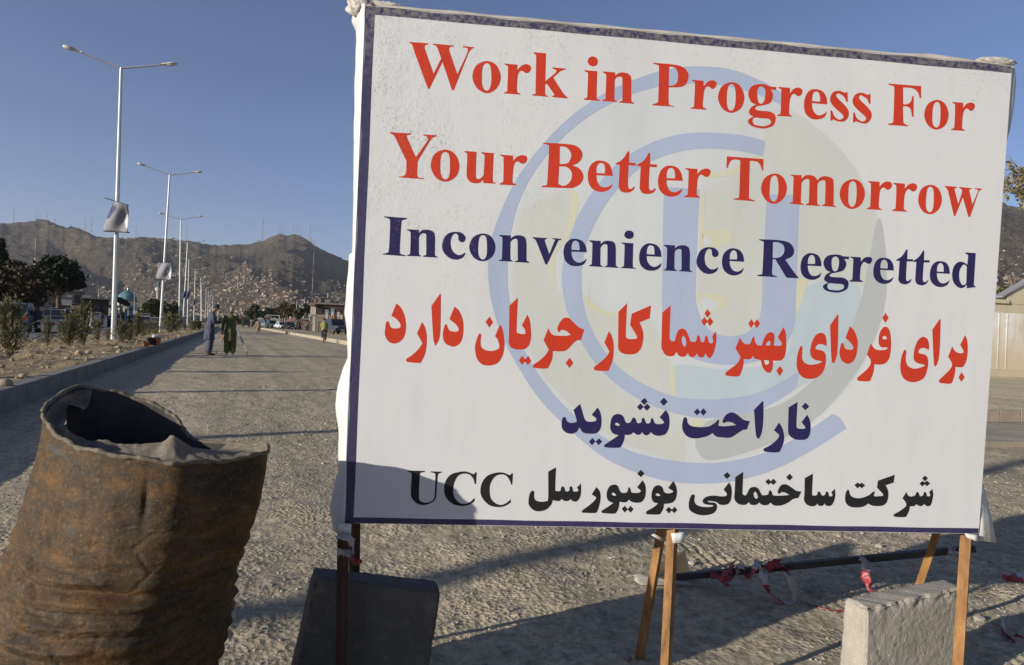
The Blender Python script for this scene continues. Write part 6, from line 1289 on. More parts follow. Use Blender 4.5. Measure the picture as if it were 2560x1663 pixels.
def tree(label,base,H,blobs,n,size,mat,trunk=(.2,.06),group=None,seed=1,trunkmat=None,name='tree'):
    rg=np.random.default_rng(seed); r=thing(name,label,'tree',tuple(base),0,group)
    V,Fq=leaf_cloud(rg,blobs,n,size,mat,'crown'); np_mesh('crown',V,Fq,mat,r,smooth=False)
    b=MB(); tm=trunkmat or M('tree bark',(.11,.085,.06),.95,.25,4,bmp=.02,bs=10)
    b.tube([(0,0,-.1),(.03*H,0,H*.3),(0,.02*H,H*.62),(.01*H,0,H*.86)],[trunk[0],trunk[0]*.8,trunk[0]*.5,trunk[1]],8)
    for bl in blobs[:10]:
        b.tube([(0,0,H*.34+.25*max(0,bl[2]-H*.4)),((bl[0])*.45,bl[1]*.45,(H*.36+bl[2])*.52),(bl[0]*.9,bl[1]*.9,bl[2])],[trunk[0]*.4,trunk[0]*.28,trunk[1]*.4],6)
    b.build('trunk',tm,r,smooth=True); return r
def blobset(seed,H,Rr,k,z0,flat=.6,rs=(.28,.5)):
    rg=np.random.default_rng(seed); out=[]
    for i in range(k):
        a=rg.uniform(0,6.28); z=rg.uniform(z0,1); rad=Rr*math.sqrt(rg.random())*(1-abs(z-.6)*.9); q=Rr*rg.uniform(*rs); out.append((rad*math.cos(a),rad*math.sin(a),H*z-q*.4,q,q,q*flat))
    return out
m_pine=leafmat('dark pine foliage',(.014,.02,.010),(.040,.05,.026)); m_brn=leafmat('autumn brown foliage',(.035,.028,.018),(.085,.060,.035)); m_grn=leafmat('green foliage',(.03,.04,.014),(.10,.10,.035)); m_dgrn=leafmat('dark green foliage',(.022,.032,.016),(.06,.072,.035)); m_olt=leafmat('olive brown foliage',(.06,.048,.022),(.13,.10,.05))
def hgt(px,py,d_): return HC+(hor(px)-py)*d_/F_
d_=72; B_=gr(140,d_,.1); H=hgt(140,643,d_)-.1; s_=d_/F_
bl=[]
for (x,y,rx,ry) in ((122,664,20,16),(142,655,18,12),(165,668,20,14),(110,690,22,16),(138,688,30,20),(170,694,22,16),(178,709,15,7),(150,712,24,12),(118,712,22,13),(96,704,14,12),(98,675,12,6),(190,704,9,4),(128,732,12,7)):
    bl.append(((x-140)*s_,random.Random(x).uniform(-1,1),hgt(140,y,d_)-.1,rx*s_*1.05,rx*s_,ry*s_*1.1))
tree('large dark pine with a broad layered crown above the shops on the left',B_,H,bl,26000,.20,m_pine,(.32,.12),seed=2,name='pine_tree')
d_=60; s_=d_/F_; B_=gr(20,d_,.1); bl=[]
for (x,y,rx,ry) in ((30,668,22,14),(60,685,24,16),(10,700,34,24),(50,715,34,22),(82,712,16,14),(20,740,36,22),(62,745,24,18),(-30,690,30,22),(-25,735,30,22),(88,738,12,12),(75,765,12,9)):
    bl.append(((x-20)*s_,random.Random(x).uniform(-1.5,1.5),hgt(20,y,d_)-.1,rx*s_*1.05,rx*s_,ry*s_*1.05))
tree('big brown leaved tree filling the left picture edge',B_,hgt(20,655,d_),bl,26000,.17,m_brn,(.3,.1),seed=3)
d_=66; s_=d_/F_; B_=gr(-8,d_,.1); bl=[((x+8)*s_,0,hgt(-8,y,d_),rx*s_,rx*s_,ry*s_) for (x,y,rx,ry) in ((-6,615,8,14),(-2,640,10,14),(-4,668,14,18),(4,650,7,8))]
tree('narrow dark evergreen tip rising at the very left picture edge',B_,hgt(-8,602,d_),bl,5000,.15,m_pine,(.2,.06),seed=4,name='pine_tree')
d_=150; s_=d_/F_; B_=gr(392,d_,.1); bl=[((x-392)*s_,random.Random(x).uniform(-2,2),hgt(392,y,d_),rx*s_,rx*s_,ry*s_) for (x,y,rx,ry) in ((383,758,12,9),(398,768,15,12),(372,772,12,10),(390,782,16,12),(412,775,9,12),(365,785,10,8))]
tree('green tree before the minaret, left of the second lamp pole',B_,hgt(392,750,d_),bl,7000,.28,m_grn,(.3,.1),seed=5)
d_=170; s_=d_/F_; B_=gr(425,d_,.1); bl=[((x-425)*s_,random.Random(x).uniform(-2,2),hgt(425,y,d_),rx*s_,rx*s_,ry*s_) for (x,y,rx,ry) in ((420,776,11,12),(432,768,10,10),(438,785,12,10),(422,795,12,9))]
tree('olive brown tree between the second and third lamp poles',B_,hgt(425,760,d_),bl,6000,.3,m_olt,(.3,.1),seed=6)
d_=75; s_=d_/F_; B_=gr(300,d_,.1); bl=[((x-300)*s_,0,hgt(300,y,d_),rx*s_,rx*s_,ry*s_) for (x,y,rx,ry) in ((296,752,8,5),(305,757,8,5),(312,762,7,4))]
tree('small reddish brown tree top below the mosque dome',B_,hgt(300,748,d_),bl,1800,.13,m_brn,(.1,.04),seed=7)
d_=230
far=[(632,764,18,34,m_dgrn,'round dark green tree at the far end of the street'),(652,778,9,22,m_dgrn,'dark green tree just right of the round one'),(664,771,9,28,m_dgrn,'second dark tree of the street-side row'),(679,770,9,28,m_dgrn,'third dark tree of the street-side row'),(693,768,9,28,m_olt,'olive tree in the middle of the street-side row'),(706,762,10,34,m_olt,'taller olive brown tree of the row behind the cars'),(719,760,11,36,m_olt,'brown tree behind the red awning'),(732,764,9,32,m_olt,'last brown tree of the street-side row'),(764,760,8,28,m_dgrn,'dark tree beside the dark brick building')]
for i,(px,py,hw,hh,mt,lab) in enumerate(far):
    s_=d_/F_; B_=gr(px,d_,.2); top=hgt(px,py,d_); bl=[]
    rg=np.random.default_rng(i)
    for k_ in range(9): bl.append((rg.uniform(-.6,.6)*hw*s_,rg.uniform(-1,1),top-hh*s_*rg.uniform(.12,.85),hw*s_*rg.uniform(.4,.65),hw*s_*.5,hh*s_*rg.uniform(.12,.22)))
    tree(lab,B_,top,bl,2600,.42,mt,(.3,.1),'trees along the far right of the street',seed=20+i)
d_=118; s_=d_/F_; B_=gr(745,d_,.24); bl=[((x-745)*s_,random.Random(x).uniform(-1,1),hgt(745,y,d_),rx*s_,rx*s_,ry*s_) for (x,y,rx,ry) in ((739,784,7,5),(748,780,9,6),(753,788,5,6),(744,792,8,6))]
tree('small bright green street tree left of the dark brick building',B_,hgt(745,774,d_),bl,3500,.17,m_grn,(.1,.05),seed=40)
# dim woodland strip along the foot of the hills
V,Fq=[],[]
rg=np.random.default_rng(8)
for i in range(240):
    px=rg.uniform(-60,880); dd=rg.uniform(420,760); z=rg.uniform(1,4.5); p=gr(px,dd,0); 
    bl=[(p.x,p.y,z*.6,rg.uniform(3,8),4,rg.uniform(1.5,3.2))]; v_,f_=leaf_cloud(rg,bl,90,.9,None,''); Fq.append(f_+sum(len(q) for q in V)); V.append(v_)
tag(np_mesh('distant_trees',np.concatenate(V),np.concatenate(Fq),m_dgrn,smooth=False),'hazy belt of treetops at the foot of the hills','trees',kind='stuff')
# valley-floor town behind the street
# ---------------------------------------------------------------- right edge: wall, branch, bare tree
m,t,bb=nmat('stained yellow plaster'); v=coords(t); z_=t.nodes.new('ShaderNodeSeparateXYZ'); t.links.new(v,z_.inputs[0])
n1=noise(t,coords(t,'Object',(1,1,.35)),1.1,6,.6); n2=noise(t,v,6,5,.7)
mr=N(t,'ShaderNodeMapRange'); t.links.new(z_.outputs[2],mr.inputs[0]); mr.inputs[1].default_value=.7; mr.inputs[2].default_value=2.0
mul=N(t,'ShaderNodeMath'); mul.operation='MULTIPLY'; t.links.new(ramp(t,n1,[(.40,(0,0,0)),(.52,(1,1,1))]),mul.inputs[0]); t.links.new(mr.outputs[0],mul.inputs[1])
cl=mixc(t,mul.outputs[0],(.52,.45,.32),(.66,.64,.58)); cl=mixc(t,ramp(t,n2,[(.5,(0,0,0)),(.75,(.5,.5,.5))]),cl,(.40,.35,.25)); t.links.new(cl,bb.inputs['Base Color']); bb.inputs['Roughness'].default_value=.95; bump(t,bb,n2,.01)
m_wall=m; m_wall2=M('yellow plaster',(.56,.49,.35),.95,.12,.8,bmp=.006,bs=20)
d_=27.5
WO=gr(2500,d_,.24); wall=thing('boundary_wall','tall stained cream plaster wall with pilasters at the right edge','wall',tuple(WO),math.atan2(WD.y,WD.x))
zc=hgt(2470,757,d_)-.24; zt=hgt(2470,748,d_)-.24; zm=hgt(2500,782,d_)-.24
def px2l(px): 
    p=gr(px,d_,0); return (p-Vector((WO.x,WO.y,0))).dot(WD)
b=MB(); b.box(px2l(2380),px2l(2700),0,.3,-.1,zm); b.build('lower_wall',m_wall,wall)
b=MB(); b.box(px2l(2380),px2l(2700),.04,.3,zm,zc); b.build('upper_wall',m_wall2,wall)
b=MB(); b.box(px2l(2380),px2l(2519),-.06,.36,zc,zt); b.build('coping',m_wall2,wall)
x0=px2l(2519); x1=px2l(2700); b=MB(); b.prism([(x0,zc),(x1,zc),(x1,hgt(2560,722,d_)+1.2),(x0+.9,hgt(2545,727,d_)+.1),(x0,hgt(2519,738,d_)-.25)],.02,.32,'y'); b.build('gable',m_wall2,wall)
b=MB(); b.prism([(x0-.35,hgt(2519,738,d_)-.35),(x0+.9,hgt(2545,727,d_)+.10),(x1,hgt(2560,722,d_)+1.2),(x1,hgt(2560,722,d_)+1.27),(x0+.9,hgt(2545,727,d_)+.17),(x0-.35,hgt(2519,738,d_)-.29)],-.06,.36,'y'); b.build('roof_edge',M('grey roofing sheet',(.25,.25,.26),.6,.1,3),wall)
for px in (2493,2519,2600): x_=px2l(px); b=MB(); b.box(x_-.025,x_+.025,-.012,.0,-.05,zm-.03); b.build('pilaster',m_wall,wall)
b=MB(); b.box(px2l(2380),px2l(2700),-.14,.0,-.1,.30); b.build('plinth',m_wall2,wall)
B_=gr(2497,31,.24); d_=31; s_=d_/F_; bl=[((x-2497)*s_,0,hgt(2497,y,d_)-.24,rx*s_,rx*s_,ry*s_) for (x,y,rx,ry) in ((2492,735,9,9),(2503,730,8,9),(2508,722,5,6),(2512,738,8,7))]
tree('small green bush showing over the wall coping',B_,hgt(2497,722,d_)-.24,bl,2200,.06,m_grn,(.06,.02),seed=60,name='bush')
B_=gr(2524,34,.24); d_=34; r=thing('pollarded_tree','bare pollarded tree with two cut limbs in a Y behind the wall','tree',tuple(B_)); b=MB(); s_=d_/F_
zf=lambda py: hgt(2524,py,d_)-.24
b.tube([(0,0,0),(0,0,zf(735)),(0,0,zf(712))],[.14,.13,.11],8); b.build('trunk',M('bare bark',(.17,.13,.10),.95,.2,6),r)
for sx,x,y in ((-1,-14,690),(1,15,692)): b=MB(); b.tube([(0,0,zf(713)),(x*.45*s_,0,zf(703)),(x*s_,0,zf(y))],[.10,.08,.05],7); b.build('limb',M('bare bark',(.17,.13,.10)),r)
# overhanging branch from a plane tree out of frame on the right
d_=9.0; s_=d_/F_; T0=gr(3050,d_,.2); r=thing('plane_tree','plane tree reaching in from the right with sparse browning leaves','tree',tuple(T0)); b=MB()
loc=lambda px,py,dd=0: atd(px,py,d_+dd)-T0
b.tube([(0,0,0),(0,0,2.5),loc(2900,500)],[.22,.17,.10],10); b.tube([loc(2900,500),loc(2720,505),loc(2600,490),loc(2545,472),loc(2500,466),loc(2470,462)],[.10,.05,.022,.012,.007,.004],7)
b.tube([loc(2720,505),loc(2640,450),loc(2575,440),loc(2545,420),loc(2525,395),loc(2518,386)],[.04,.02,.010,.008,.005,.003],6)
b.tube([loc(2640,450),loc(2590,425),loc(2560,425),loc(2510,425),loc(2498,422)],[.018,.012,.008,.005,.003],6); b.tube([loc(2600,490),loc(2560,470),loc(2530,455),loc(2505,440)],[.014,.009,.006,.003],6); b.tube([loc(2575,440),loc(2590,400),loc(2570,380)],[.01,.006,.003],5); b.tube([loc(2600,470),loc(2565,452),loc(2548,430)],[.01,.006,.003],5)
b.build('branches',M('plane bark',(.20,.16,.12),.9,.25,6),r,smooth=True)
# lobed leaves
rg=np.random.default_rng(12); V=[];Fq=[]
cl_=[(2516,388,9,6,34),(2528,402,6,8,22),(2545,405,9,9,46),(2556,412,9,10,50),(2530,420,9,7,34),(2512,424,11,6,42),(2502,428,7,8,26),(2543,428,12,8,56),(2508,446,9,6,30),(2530,450,11,7,44),(2548,452,10,6,40),(2551,470,12,7,52),(2540,465,9,6,36),(2512,470,7,5,14),(2556,440,8,6,30),(2542,484,4,3,5),(2549,491,3,4,5),(2590,430,20,14,90),(2600,470,18,14,80),(2502,455,5,5,10),(2548,493,4,3,4),(2575,395,12,10,40)]
for (x,y,rx,ry,n_) in cl_:
    for i in range(n_):
        p=atd(x+rg.normal(0,rx*.55),y+rg.normal(0,ry*.55),d_+rg.normal(0,.09))-T0; s=rg.uniform(.014,.027)
        e1=Vector(rg.normal(0,1,3)).normalized(); e2=e1.cross(Vector(rg.normal(0,1,3))).normalized(); i0=len(V); nrm=e1.cross(e2)
        out=[(0,-1),(.35,-.35),(.95,-.45),(.55,.15),(.75,.8),(.2,.55),(0,1.15),(-.2,.55),(-.75,.8),(-.55,.15),(-.95,-.45),(-.35,-.35)]
        V.append(p); V+=[p+(e1*a_+e2*b_)*s+nrm*s*.35*(a_*a_) for a_,b_ in out]; Fq+=[(i0,i0+1+k_,i0+1+(k_+1)%12) for k_ in range(12)]
m_pl,t,bb=nmat('browning plane leaves'); v=coords(t); c1=ramp(t,noise(t,v,9,3,.8),[(.3,(.045,.055,.02)),(.5,(.16,.13,.05)),(.7,(.25,.15,.06))]); t.links.new(c1,bb.inputs['Base Color']); bb.inputs['Roughness'].default_value=.6
lo=np_mesh('leaves',V,Fq,m_pl,r,smooth=False); lo['kind']='stuff'
# ================================================================ buildings on the left
def bldg(name,label,cat,px0,px1,ytop,d_,depth,mat,z0=.1,group=None):
    """block whose near face spans px0..px1 at distance d_; returns root and its local size"""
    pm=(px0+px1)/2; rho=gr(pm,d_,0).length; A_=gr(px0,1,0); B_=gr(px1,1,0); A_=A_*(rho/A_.length); B_=B_*(rho/B_.length); A_.z=B_.z=z0; dr=(B_-A_); L=dr.length; H=hgt((px0+px1)/2,ytop,d_)-z0
    r=thing(name,label,cat,tuple((A_+B_)/2),math.atan2(dr.y,dr.x)); return r,L,H,L/(px1-px0)
def bx(root,nm,x0,x1,y0,y1,z0,z1,mat,label=None):
    b=MB(); b.box(x0,x1,y0,y1,z0,z1); o=b.build(nm,mat,root)
    if label:o['label']=label
    return o
m_gw=M('grey rendered wall',(.20,.20,.21),.95,.12,.5); m_dkw=M('dark brick wall',(.055,.045,.04),.95,.2,1.2); m_crm=M('cream panel',(.55,.50,.38),.8,.06,1); m_wp=M('pale panel',(.50,.49,.46),.8,.08,1); m_cor=M('corrugated sheet',(.24,.235,.225),.6,.12,2); m_tq=M('turquoise paint',(.11,.25,.30),.6,.08,1.5); m_tq2=M('pale turquoise paint',(.27,.40,.46),.6,.06,1.5); m_shut=M('roller shutter',(.15,.15,.165),.6,.12,3)
r,L,H,s_=bldg('shop_building','low grey shop building with one small dark window under the pine','building',92,148,743,86,9,m_gw)
bx(r,'wall',-L/2,L/2,0,9,0,H,m_gw); bx(r,'roof',-L/2-.3,L/2+.3,-.35,9.3,H,H+.18,m_cor); bx(r,'window',.15*L,.15*L+.5,-.03,.06,H*.62,H*.78,m_win); bx(r,'window',0,.3,-.03,.06,H*.38,H*.46,m_win); bx(r,'shutter',-L/2+.5,-L/2+1.9,-.04,.05,0,H*.62,m_shut); bx(r,'awning_box',-L/2-1.2,-L/2+1.2,-1.2,0,H*.98,H*1.08,m_wp)
bx(r,'fascia',-L/2+.8,-L/2+2.2,-.6,-.4,H*1.1,H*1.2,m_wp)
r,L,H,s_=bldg('shop_building','two storey shop with pale balcony bands and a cream canopy, right of the pine','building',146,206,728,80,9,m_gw)
bx(r,'wall',-L/2,L/2,1.2,9,0,H*.62,m_dkw); bx(r,'upper_wall',-L*.22,L/2,1.0,9,H*.62,H,m_gw); bx(r,'balcony_band',-L/2+.1,L*.02,0,.15,H*.58,H*.74,m_wp); bx(r,'balcony_band',-L*.2,L*.02,0,.2,H*.82,H*.88,m_wp); bx(r,'roof',-L*.3,L/2+.2,.4,9.2,H,H+.15,m_cor); bx(r,'roof_tank',-L*.1,L*.0,1.5,2.5,H+.15,H+.6,m_wp); bx(r,'canopy',-L*.02,L*.42,-1.0,1.0,H*.48,H*.58,m_crm); 
for k_ in range(3): bx(r,'shutter',-L/2+.35+k_*1.0,-L/2+1.2+k_*1.0,1.13,1.2,0,H*.38,m_shut)
bx(r,'awning',-L/2-.1,L*.1,-.9,1.1,H*.34,H*.37,m_wp); bx(r,'awning',-L/2-.1,L*.1,-.85,1.1,H*.29,H*.31,m_wp); bx(r,'upper_window',L*.12,L*.38,.93,1.02,H*.66,H*.9,m_win); bx(r,'doorway',L*.14,L*.34,1.13,1.2,0,H*.4,m_win)
b_=MB(); P_=gr(214,78,0); bw=19*78/F_; r=thing('sign_box','blank cream sign box on two posts above the dark building','sign',tuple(P_),math.atan2(*( -ray(214,800).x, ray(214,800).y)) ); z1=hgt(214,739,78); z0=hgt(214,746.5,78)
bx(r,'panel',-bw/2,bw/2,-.12,.12,z0,z1,m_crm); bx(r,'post',-bw/2+.05,-bw/2+.13,-.04,.04,0,z0,m_dark); bx(r,'post',bw/2-.13,bw/2-.05,-.04,.04,0,z0,m_dark); bx(r,'lower_rail',-bw/2,bw/2*.6,-.1,.1,z0-.22,z0-.1,m_wp)
r,L,H,s_=bldg('market_hall','long dark low building with a whitewashed lower wall, left of the nearest lamp pole','building',203,270,748,76,8,m_dkw)
bx(r,'wall',-L/2,L/2,.5,8,0,H,m_dkw); bx(r,'roof',-L/2-.2,L/2+.2,0,8.2,H,H+.16,m_cor); bx(r,'low_wall',-L*.25,L*.46,-.6,-.4,0,H*.42,M('whitewashed low wall',(.36,.37,.42),.9,.08,1)); bx(r,'rail',-L*.3,L*.2,-.7,-.6,H*.50,H*.53,m_wp); bx(r,'rail',-L*.3,L*.2,-.7,-.6,H*.44,H*.46,m_wp)
for k_ in range(4): bx(r,'window',-L/2+.5+k_*.75,-L/2+.95+k_*.75,.44,.5,H*.6,H*.82,m_win)
r,L,H,s_=bldg('canopy_stall','open stall with two pale canopy rails beside the nearest lamp pole','market stall',266,306,763,78,3,m_wp)
bx(r,'upper_rail',-L/2,L/2,-.2,2.5,H-.25,H,m_wp); bx(r,'lower_rail',-L/2,L/2,-.3,-.1,H*.36,H*.42,m_wp); bx(r,'side_panel',L*.25,L/2,0,.2,H*.55,H*.8,m_wp)
for x_ in (-L/2+.1,-L/6,L/6,L/2-.1): bx(r,'post',x_-.05,x_+.05,-.1,.0,0,H-.25,m_dark)
bx(r,'back_wall',-L/2,L/2,2.2,2.4,0,H*.5,m_dkw)
r,L,H,s_=bldg('gate_house','turquoise painted gate with two small windowed towers below the mosque dome','gate',296,352,764,82,3,m_tq)
u_=lambda px:(px-324)*s_
bx(r,'tower',u_(320),u_(331.5),0,.6,H*.58,H,m_tq2); bx(r,'window',u_(323.5),u_(328),-.03,.03,H*.76,H*.88,m_win); bx(r,'gate_frame',u_(319),u_(332),-.05,.5,.1,H*.57,m_tq); bx(r,'gate_opening',u_(320.8),u_(330.5),-.09,-.04,.1,H*.5,m_win)
bx(r,'pillar',u_(310),u_(317.5),.1,.8,.1,H*.84,m_tq2); bx(r,'tower',u_(341),u_(348.5),.4,1.0,H*.62,H*.94,m_tq2); bx(r,'window',u_(343.5),u_(346.5),.35,.41,H*.72,H*.82,m_win); bx(r,'wall',u_(332.5),u_(350),.5,.8,.1,H*.6,m_tq); bx(r,'wall',u_(296),u_(309.5),.6,.9,.1,H*.7,M('dull teal wall',(.06,.11,.13),.8,.1,2)); bx(r,'notice_board',u_(300),u_(305),.5,.58,H*.2,H*.42,m_tq2)
# mosque
d_=330; s_=d_/F_; B_=gr(315,d_,0); r=thing('mosque','mosque with a pointed turquoise dome seen over the roofs','mosque',tuple(B_)); R0=22.5*s_; z0=hgt(315,753,d_)
b=MB(); pr=[(1.0,0),(1.03,.12),(1.0,.28),(.9,.48),(.72,.68),(.48,.86),(.24,1.0),(.08,1.1),(.0,1.16)]; Hd=25*s_
b.tube([(0,0,z0+q*Hd) for _,q in pr],[max(.02,p_*R0) for p_,_ in pr],32); m_dome=M('turquoise dome tiles',(.085,.20,.225),.5,.15,.8,bmp=.02,bs=2); b.build('dome',m_dome,r,smooth=True)
b=MB(); b.tube([(0,0,z0-5),(0,0,z0)],[R0*.97,R0*.97],32); b.build('drum',M('pale drum',(.45,.42,.36)),r); b=MB(); b.box(-R0*1.6,R0*1.6,-R0,R0*1.4,0,z0-4.5); b.build('hall',M('pale drum',(.45,.42,.36)),r); b=MB(); b.tube([(0,0,z0+Hd*1.15),(0,0,z0+Hd*1.32)],[.12,.03],6); b.build('finial',m_chr,r)
for k_ in range(5):
    x_=-R0*1.3+k_*R0*.65; bx(r,'arch_window',x_-.6,x_+.6,-R0-.05,-R0+.1,z0-9,z0-6.2,m_win)
B_=gr(392.5,d_,0); r=thing('minaret','slim stone minaret with a balcony and green top left of the second lamp pole','minaret',tuple(B_)); zb=hgt(392,728,d_); zt_=hgt(395,705,d_)
b=MB(); b.tube([(0,0,0),(0,0,zb)],[.95,.85],14); b.build('shaft',M('minaret stone',(.36,.34,.28),.9,.1,1),r); b=MB(); b.tube([(0,0,zb-.3),(0,0,zb+.2),(0,0,zb+1.5),(0,0,zb+1.7)],[.9,1.5,1.5,1.3],14); b.build('balcony',M('pale minaret stone',(.48,.45,.36)),r); b=MB(); b.tube([(0,0,zb+1.7),(0,0,zt_-.8),(0,0,zt_),(0,0,zt_+.5)],[.72,.68,.5,.05],14); b.build('top',M('green minaret top',(.09,.16,.17)),r)
# pale buildings and clutter far down the left side
rg=np.random.default_rng(3); fl=[(374,388,775,150,m_wp,'pale two storey house behind the cars, right of the turquoise gate'),(432,448,782,190,m_gw,'grey house low behind the third lamp pole'),(452,470,786,200,m_wp,'pale low house between the third and fifth lamp poles'),(352,370,786,120,m_dkw,'dark shed right of the turquoise gate'),(404,428,790,140,m_wp,'low whitish building beside the second lamp pole'),(472,500,790,240,m_gw,'hazy grey building low behind the far lamps')]
for (a_,c_,yt,dd,mt,lab) in fl:
    r,L,H,s_=bldg('house',lab,'building',a_,c_,yt,dd,8,mt); bx(r,'wall',-L/2,L/2,0,8,0,H,mt); bx(r,'roof',-L/2-.3,L/2+.3,-.3,8.3,H,H+.2,m_cor); n_=max(2,int(L/2.2))
    for k_ in range(n_): x_=-L/2+L*(k_+.5)/n_; bx(r,'window',x_-.35,x_+.35,-.05,.02,H*.5,H*.78,m_win)
    bx(r,'door',-.4,.4,-.06,.02,0,min(2,H*.42),m_dkw)
# ================================================================ right side of the street
m_dbr=M('dark red brick',(.075,.040,.032),.95,.2,2,bmp=.01,bs=4)
r,L,H,s_=bldg('brick_building','dark brick building with white columns and a container on its roof','building',788,866,762,118,12,m_dbr,.24)
u_=lambda px:(px-827)*s_; zz=lambda py: hgt(827,py,118)-.24
bx(r,'wall',u_(788),u_(866),0,12,0,H,m_dbr); bx(r,'roof_slab',u_(784),u_(868),-.4,12.3,H,H+.25,m_conc); bx(r,'shop_front',u_(776),u_(788)-.02,.3,6,0,zz(767),m_wp)
for i,px in enumerate((777,781,785.5)): bx(r,'column',u_(px)-.16,u_(px)+.16,-.05,.3,zz(789),zz(766),M('cream column',(.58,.55,.42)))
bx(r,'canopy',u_(769),u_(786),-1.2,2,zz(766),zz(761.5),M('tan canopy',(.28,.20,.10))); bx(r,'corner_post',u_(782),u_(786),-.3,.6,zz(761),zz(752),M('tan canopy',(.28,.20,.10)))
bx(r,'roof_container',u_(793),u_(822),1.5,5,H+.25,zz(745.5),M('olive grey container',(.20,.20,.15),.7,.1,2)); bx(r,'container_door',u_(799),u_(806),1.44,1.5,H+.35,zz(746.5),m_dark); bx(r,'container_roof',u_(792),u_(826),1.2,5.3,zz(745.5),zz(744.6),m_cor)
for k_ in range(4): bx(r,'window',u_(800+k_*15),u_(806+k_*15),-.05,.03,zz(782),zz(772),m_win)
clut=[('market_wall','tan mud wall below the dark brick building','wall',790,812,789,802,100,(.36,.27,.18)),('market_wall','low whitish wall behind the parked cars','wall',676,698,797,806,160,(.45,.43,.34)),('billboard','grey upright advertising panel before the brick building','billboard',811,820,774,793,98,(.34,.34,.34)),('billboard','blue grey upright advertising panel, tallest of the group by the sign edge','billboard',825,834,770,785,96,(.22,.27,.31)),('billboard','white notice panel near the white fold of the sign','billboard',841,848,780,792,96,(.50,.50,.46)),('billboard','cream notice panel touching the sign edge','billboard',849,855,787,798,96,(.58,.56,.45)),('billboard','pale blue lightbox beside the small green street tree','billboard',748.5,757,766.5,779,120,(.38,.50,.56)),('tank','orange striped stack of tanks before the brick building','tank',822,836,788,801,92,(.42,.20,.05)),('tank','second orange tank stack near the sign edge','tank',842,850,794,803,90,(.42,.20,.05)),('tank','pale green water tank near the walking man','tank',648.5,656,794,806,165,(.28,.42,.32)),('kiosk','brown kiosk with goods on its roof behind the parked cars','kiosk',662,676,791,804,160,(.24,.12,.08)),('kiosk','cluttered tan stall left of the white hatchback','kiosk',755,770,796,808,118,(.30,.24,.18)),('kiosk','narrow beige stall left of the brick building','kiosk',771,780,789,808,112,(.36,.28,.20)),('kiosk','grey stall behind the shoppers','kiosk',731,744,793,806,140,(.28,.27,.25)),('banner','white cloth hung by the stalls','cloth',770,775,784,792,111,(.48,.48,.52)),('kiosk','dim stall behind the cyclist','kiosk',796,810,802,811,95,(.30,.27,.20))]
for (nm,lab,ct,a_,c_,y0,y1,dd,col) in clut:
    P_=gr((a_+c_)/2,dd,.24); w_=(c_-a_)*dd/F_; z1=hgt(a_,y0,dd)-.24; z0=max(0,hgt(a_,y1,dd)-.24); r=thing(nm,lab,ct,tuple(P_),-math.atan2(P_.x,P_.y)); col=tuple(q_*.8 for q_ in col); mt=M(nm+str(len(_mc)),col,.8,.15,2); 
    if ct=='tank':
        for k_ in range(3): b=MB(); x_=-w_/2+w_*(k_+.5)/3; b.tube([(x_,0,0),(x_,0,z1*.1),(x_,0,z1*.95),(x_,0,z1)],[w_/7,w_/6.3,w_/6.3,w_/12],12); b.build('cylinder',mt,r,smooth=True)
    elif ct in('billboard','cloth'):
        bx(r,'panel',-w_/2,w_/2,-.08,.08,max(z0,z1*.35),z1,mt); bx(r,'frame',-w_/2-.04,w_/2+.04,-.05,.05,z1,z1+.06,m_dark); 
        for x_ in (-w_/2+.06,w_/2-.06): bx(r,'post',x_-.04,x_+.04,-.04,.04,0,max(z0,z1*.35),m_dark)
        bx(r,'print_field',-w_/2+.08,w_/2-.08,-.1,-.082,z1*.6,z1*.85,m_wp)
    elif ct=='wall': bx(r,'wall',-w_/2,w_/2,0,.4,0,z1,mt); bx(r,'coping',-w_/2-.05,w_/2+.05,-.05,.45,z1,z1+.1,m_wp)
    else:
        bx(r,'counter',-w_/2,w_/2,-.2,1.5,0,z1*.4,mt); bx(r,'back',-w_/2,w_/2,1.3,1.5,z1*.4,z1*.9,mt); bx(r,'roof',-w_/2-.15,w_/2+.15,-.6,1.7,z1*.9,z1,m_cor)
        for x_ in (-w_/2+.05,w_/2-.05): bx(r,'post',x_-.05,x_+.05,-.5,-.4,0,z1*.9,m_dark)
        rk_=random.Random(int(a_)); 
        for k_ in range(4): x_=-w_/2+w_*(k_+.5)/4; bx(r,'goods',x_-.2,x_+.18,-.15,.3,z1*.4,z1*.4+rk_.uniform(.15,.5),M('goods%d'%(k_),((.35,.1,.07),(.15,.2,.3),(.5,.45,.3),(.12,.2,.1))[k_]))
# red awning on posts and a goal-like frame
P_=gr(725,126,.24); r=thing('awning','sloping faded red awning over a stall behind the black saloon','awning',tuple(P_),-math.atan2(P_.x,P_.y)); s_=126/F_; z0=hgt(714,806,126)-.24; z1=hgt(738,798.5,126)-.24
b=MB(); b.add([(-12*s_,-1,z0),(11*s_,-1,z1-.2),(13*s_,1.5,z1+.3),(-10*s_,1.5,z0+.45)],[(0,1,2,3)]); o=b.build('canvas',M('faded red canvas',(.26,.11,.11),.85,.12,3),r); md=o.modifiers.new('t','SOLIDIFY'); md.thickness=.04
for x_ in (-11*s_,0,11*s_): bx(r,'post',x_-.04,x_+.04,-.9,-.82,0,z0+.2,m_dark)
P_=gr(682,170,.24); r=thing('gantry','thin pale metal gantry frame above the parked cars','frame',tuple(P_),-math.atan2(P_.x,P_.y)); s_=170/F_; zt_=hgt(682,788.5,170)-.24
for x_ in (-16*s_,15*s_): b=MB(); b.tube([(x_,0,0),(x_,0,zt_)],.09,6); b.build('post',m_wp,r)
b=MB(); b.tube([(-16*s_,0,zt_),(15*s_,0,zt_)],.09,6); b.build('beam',m_wp,r)
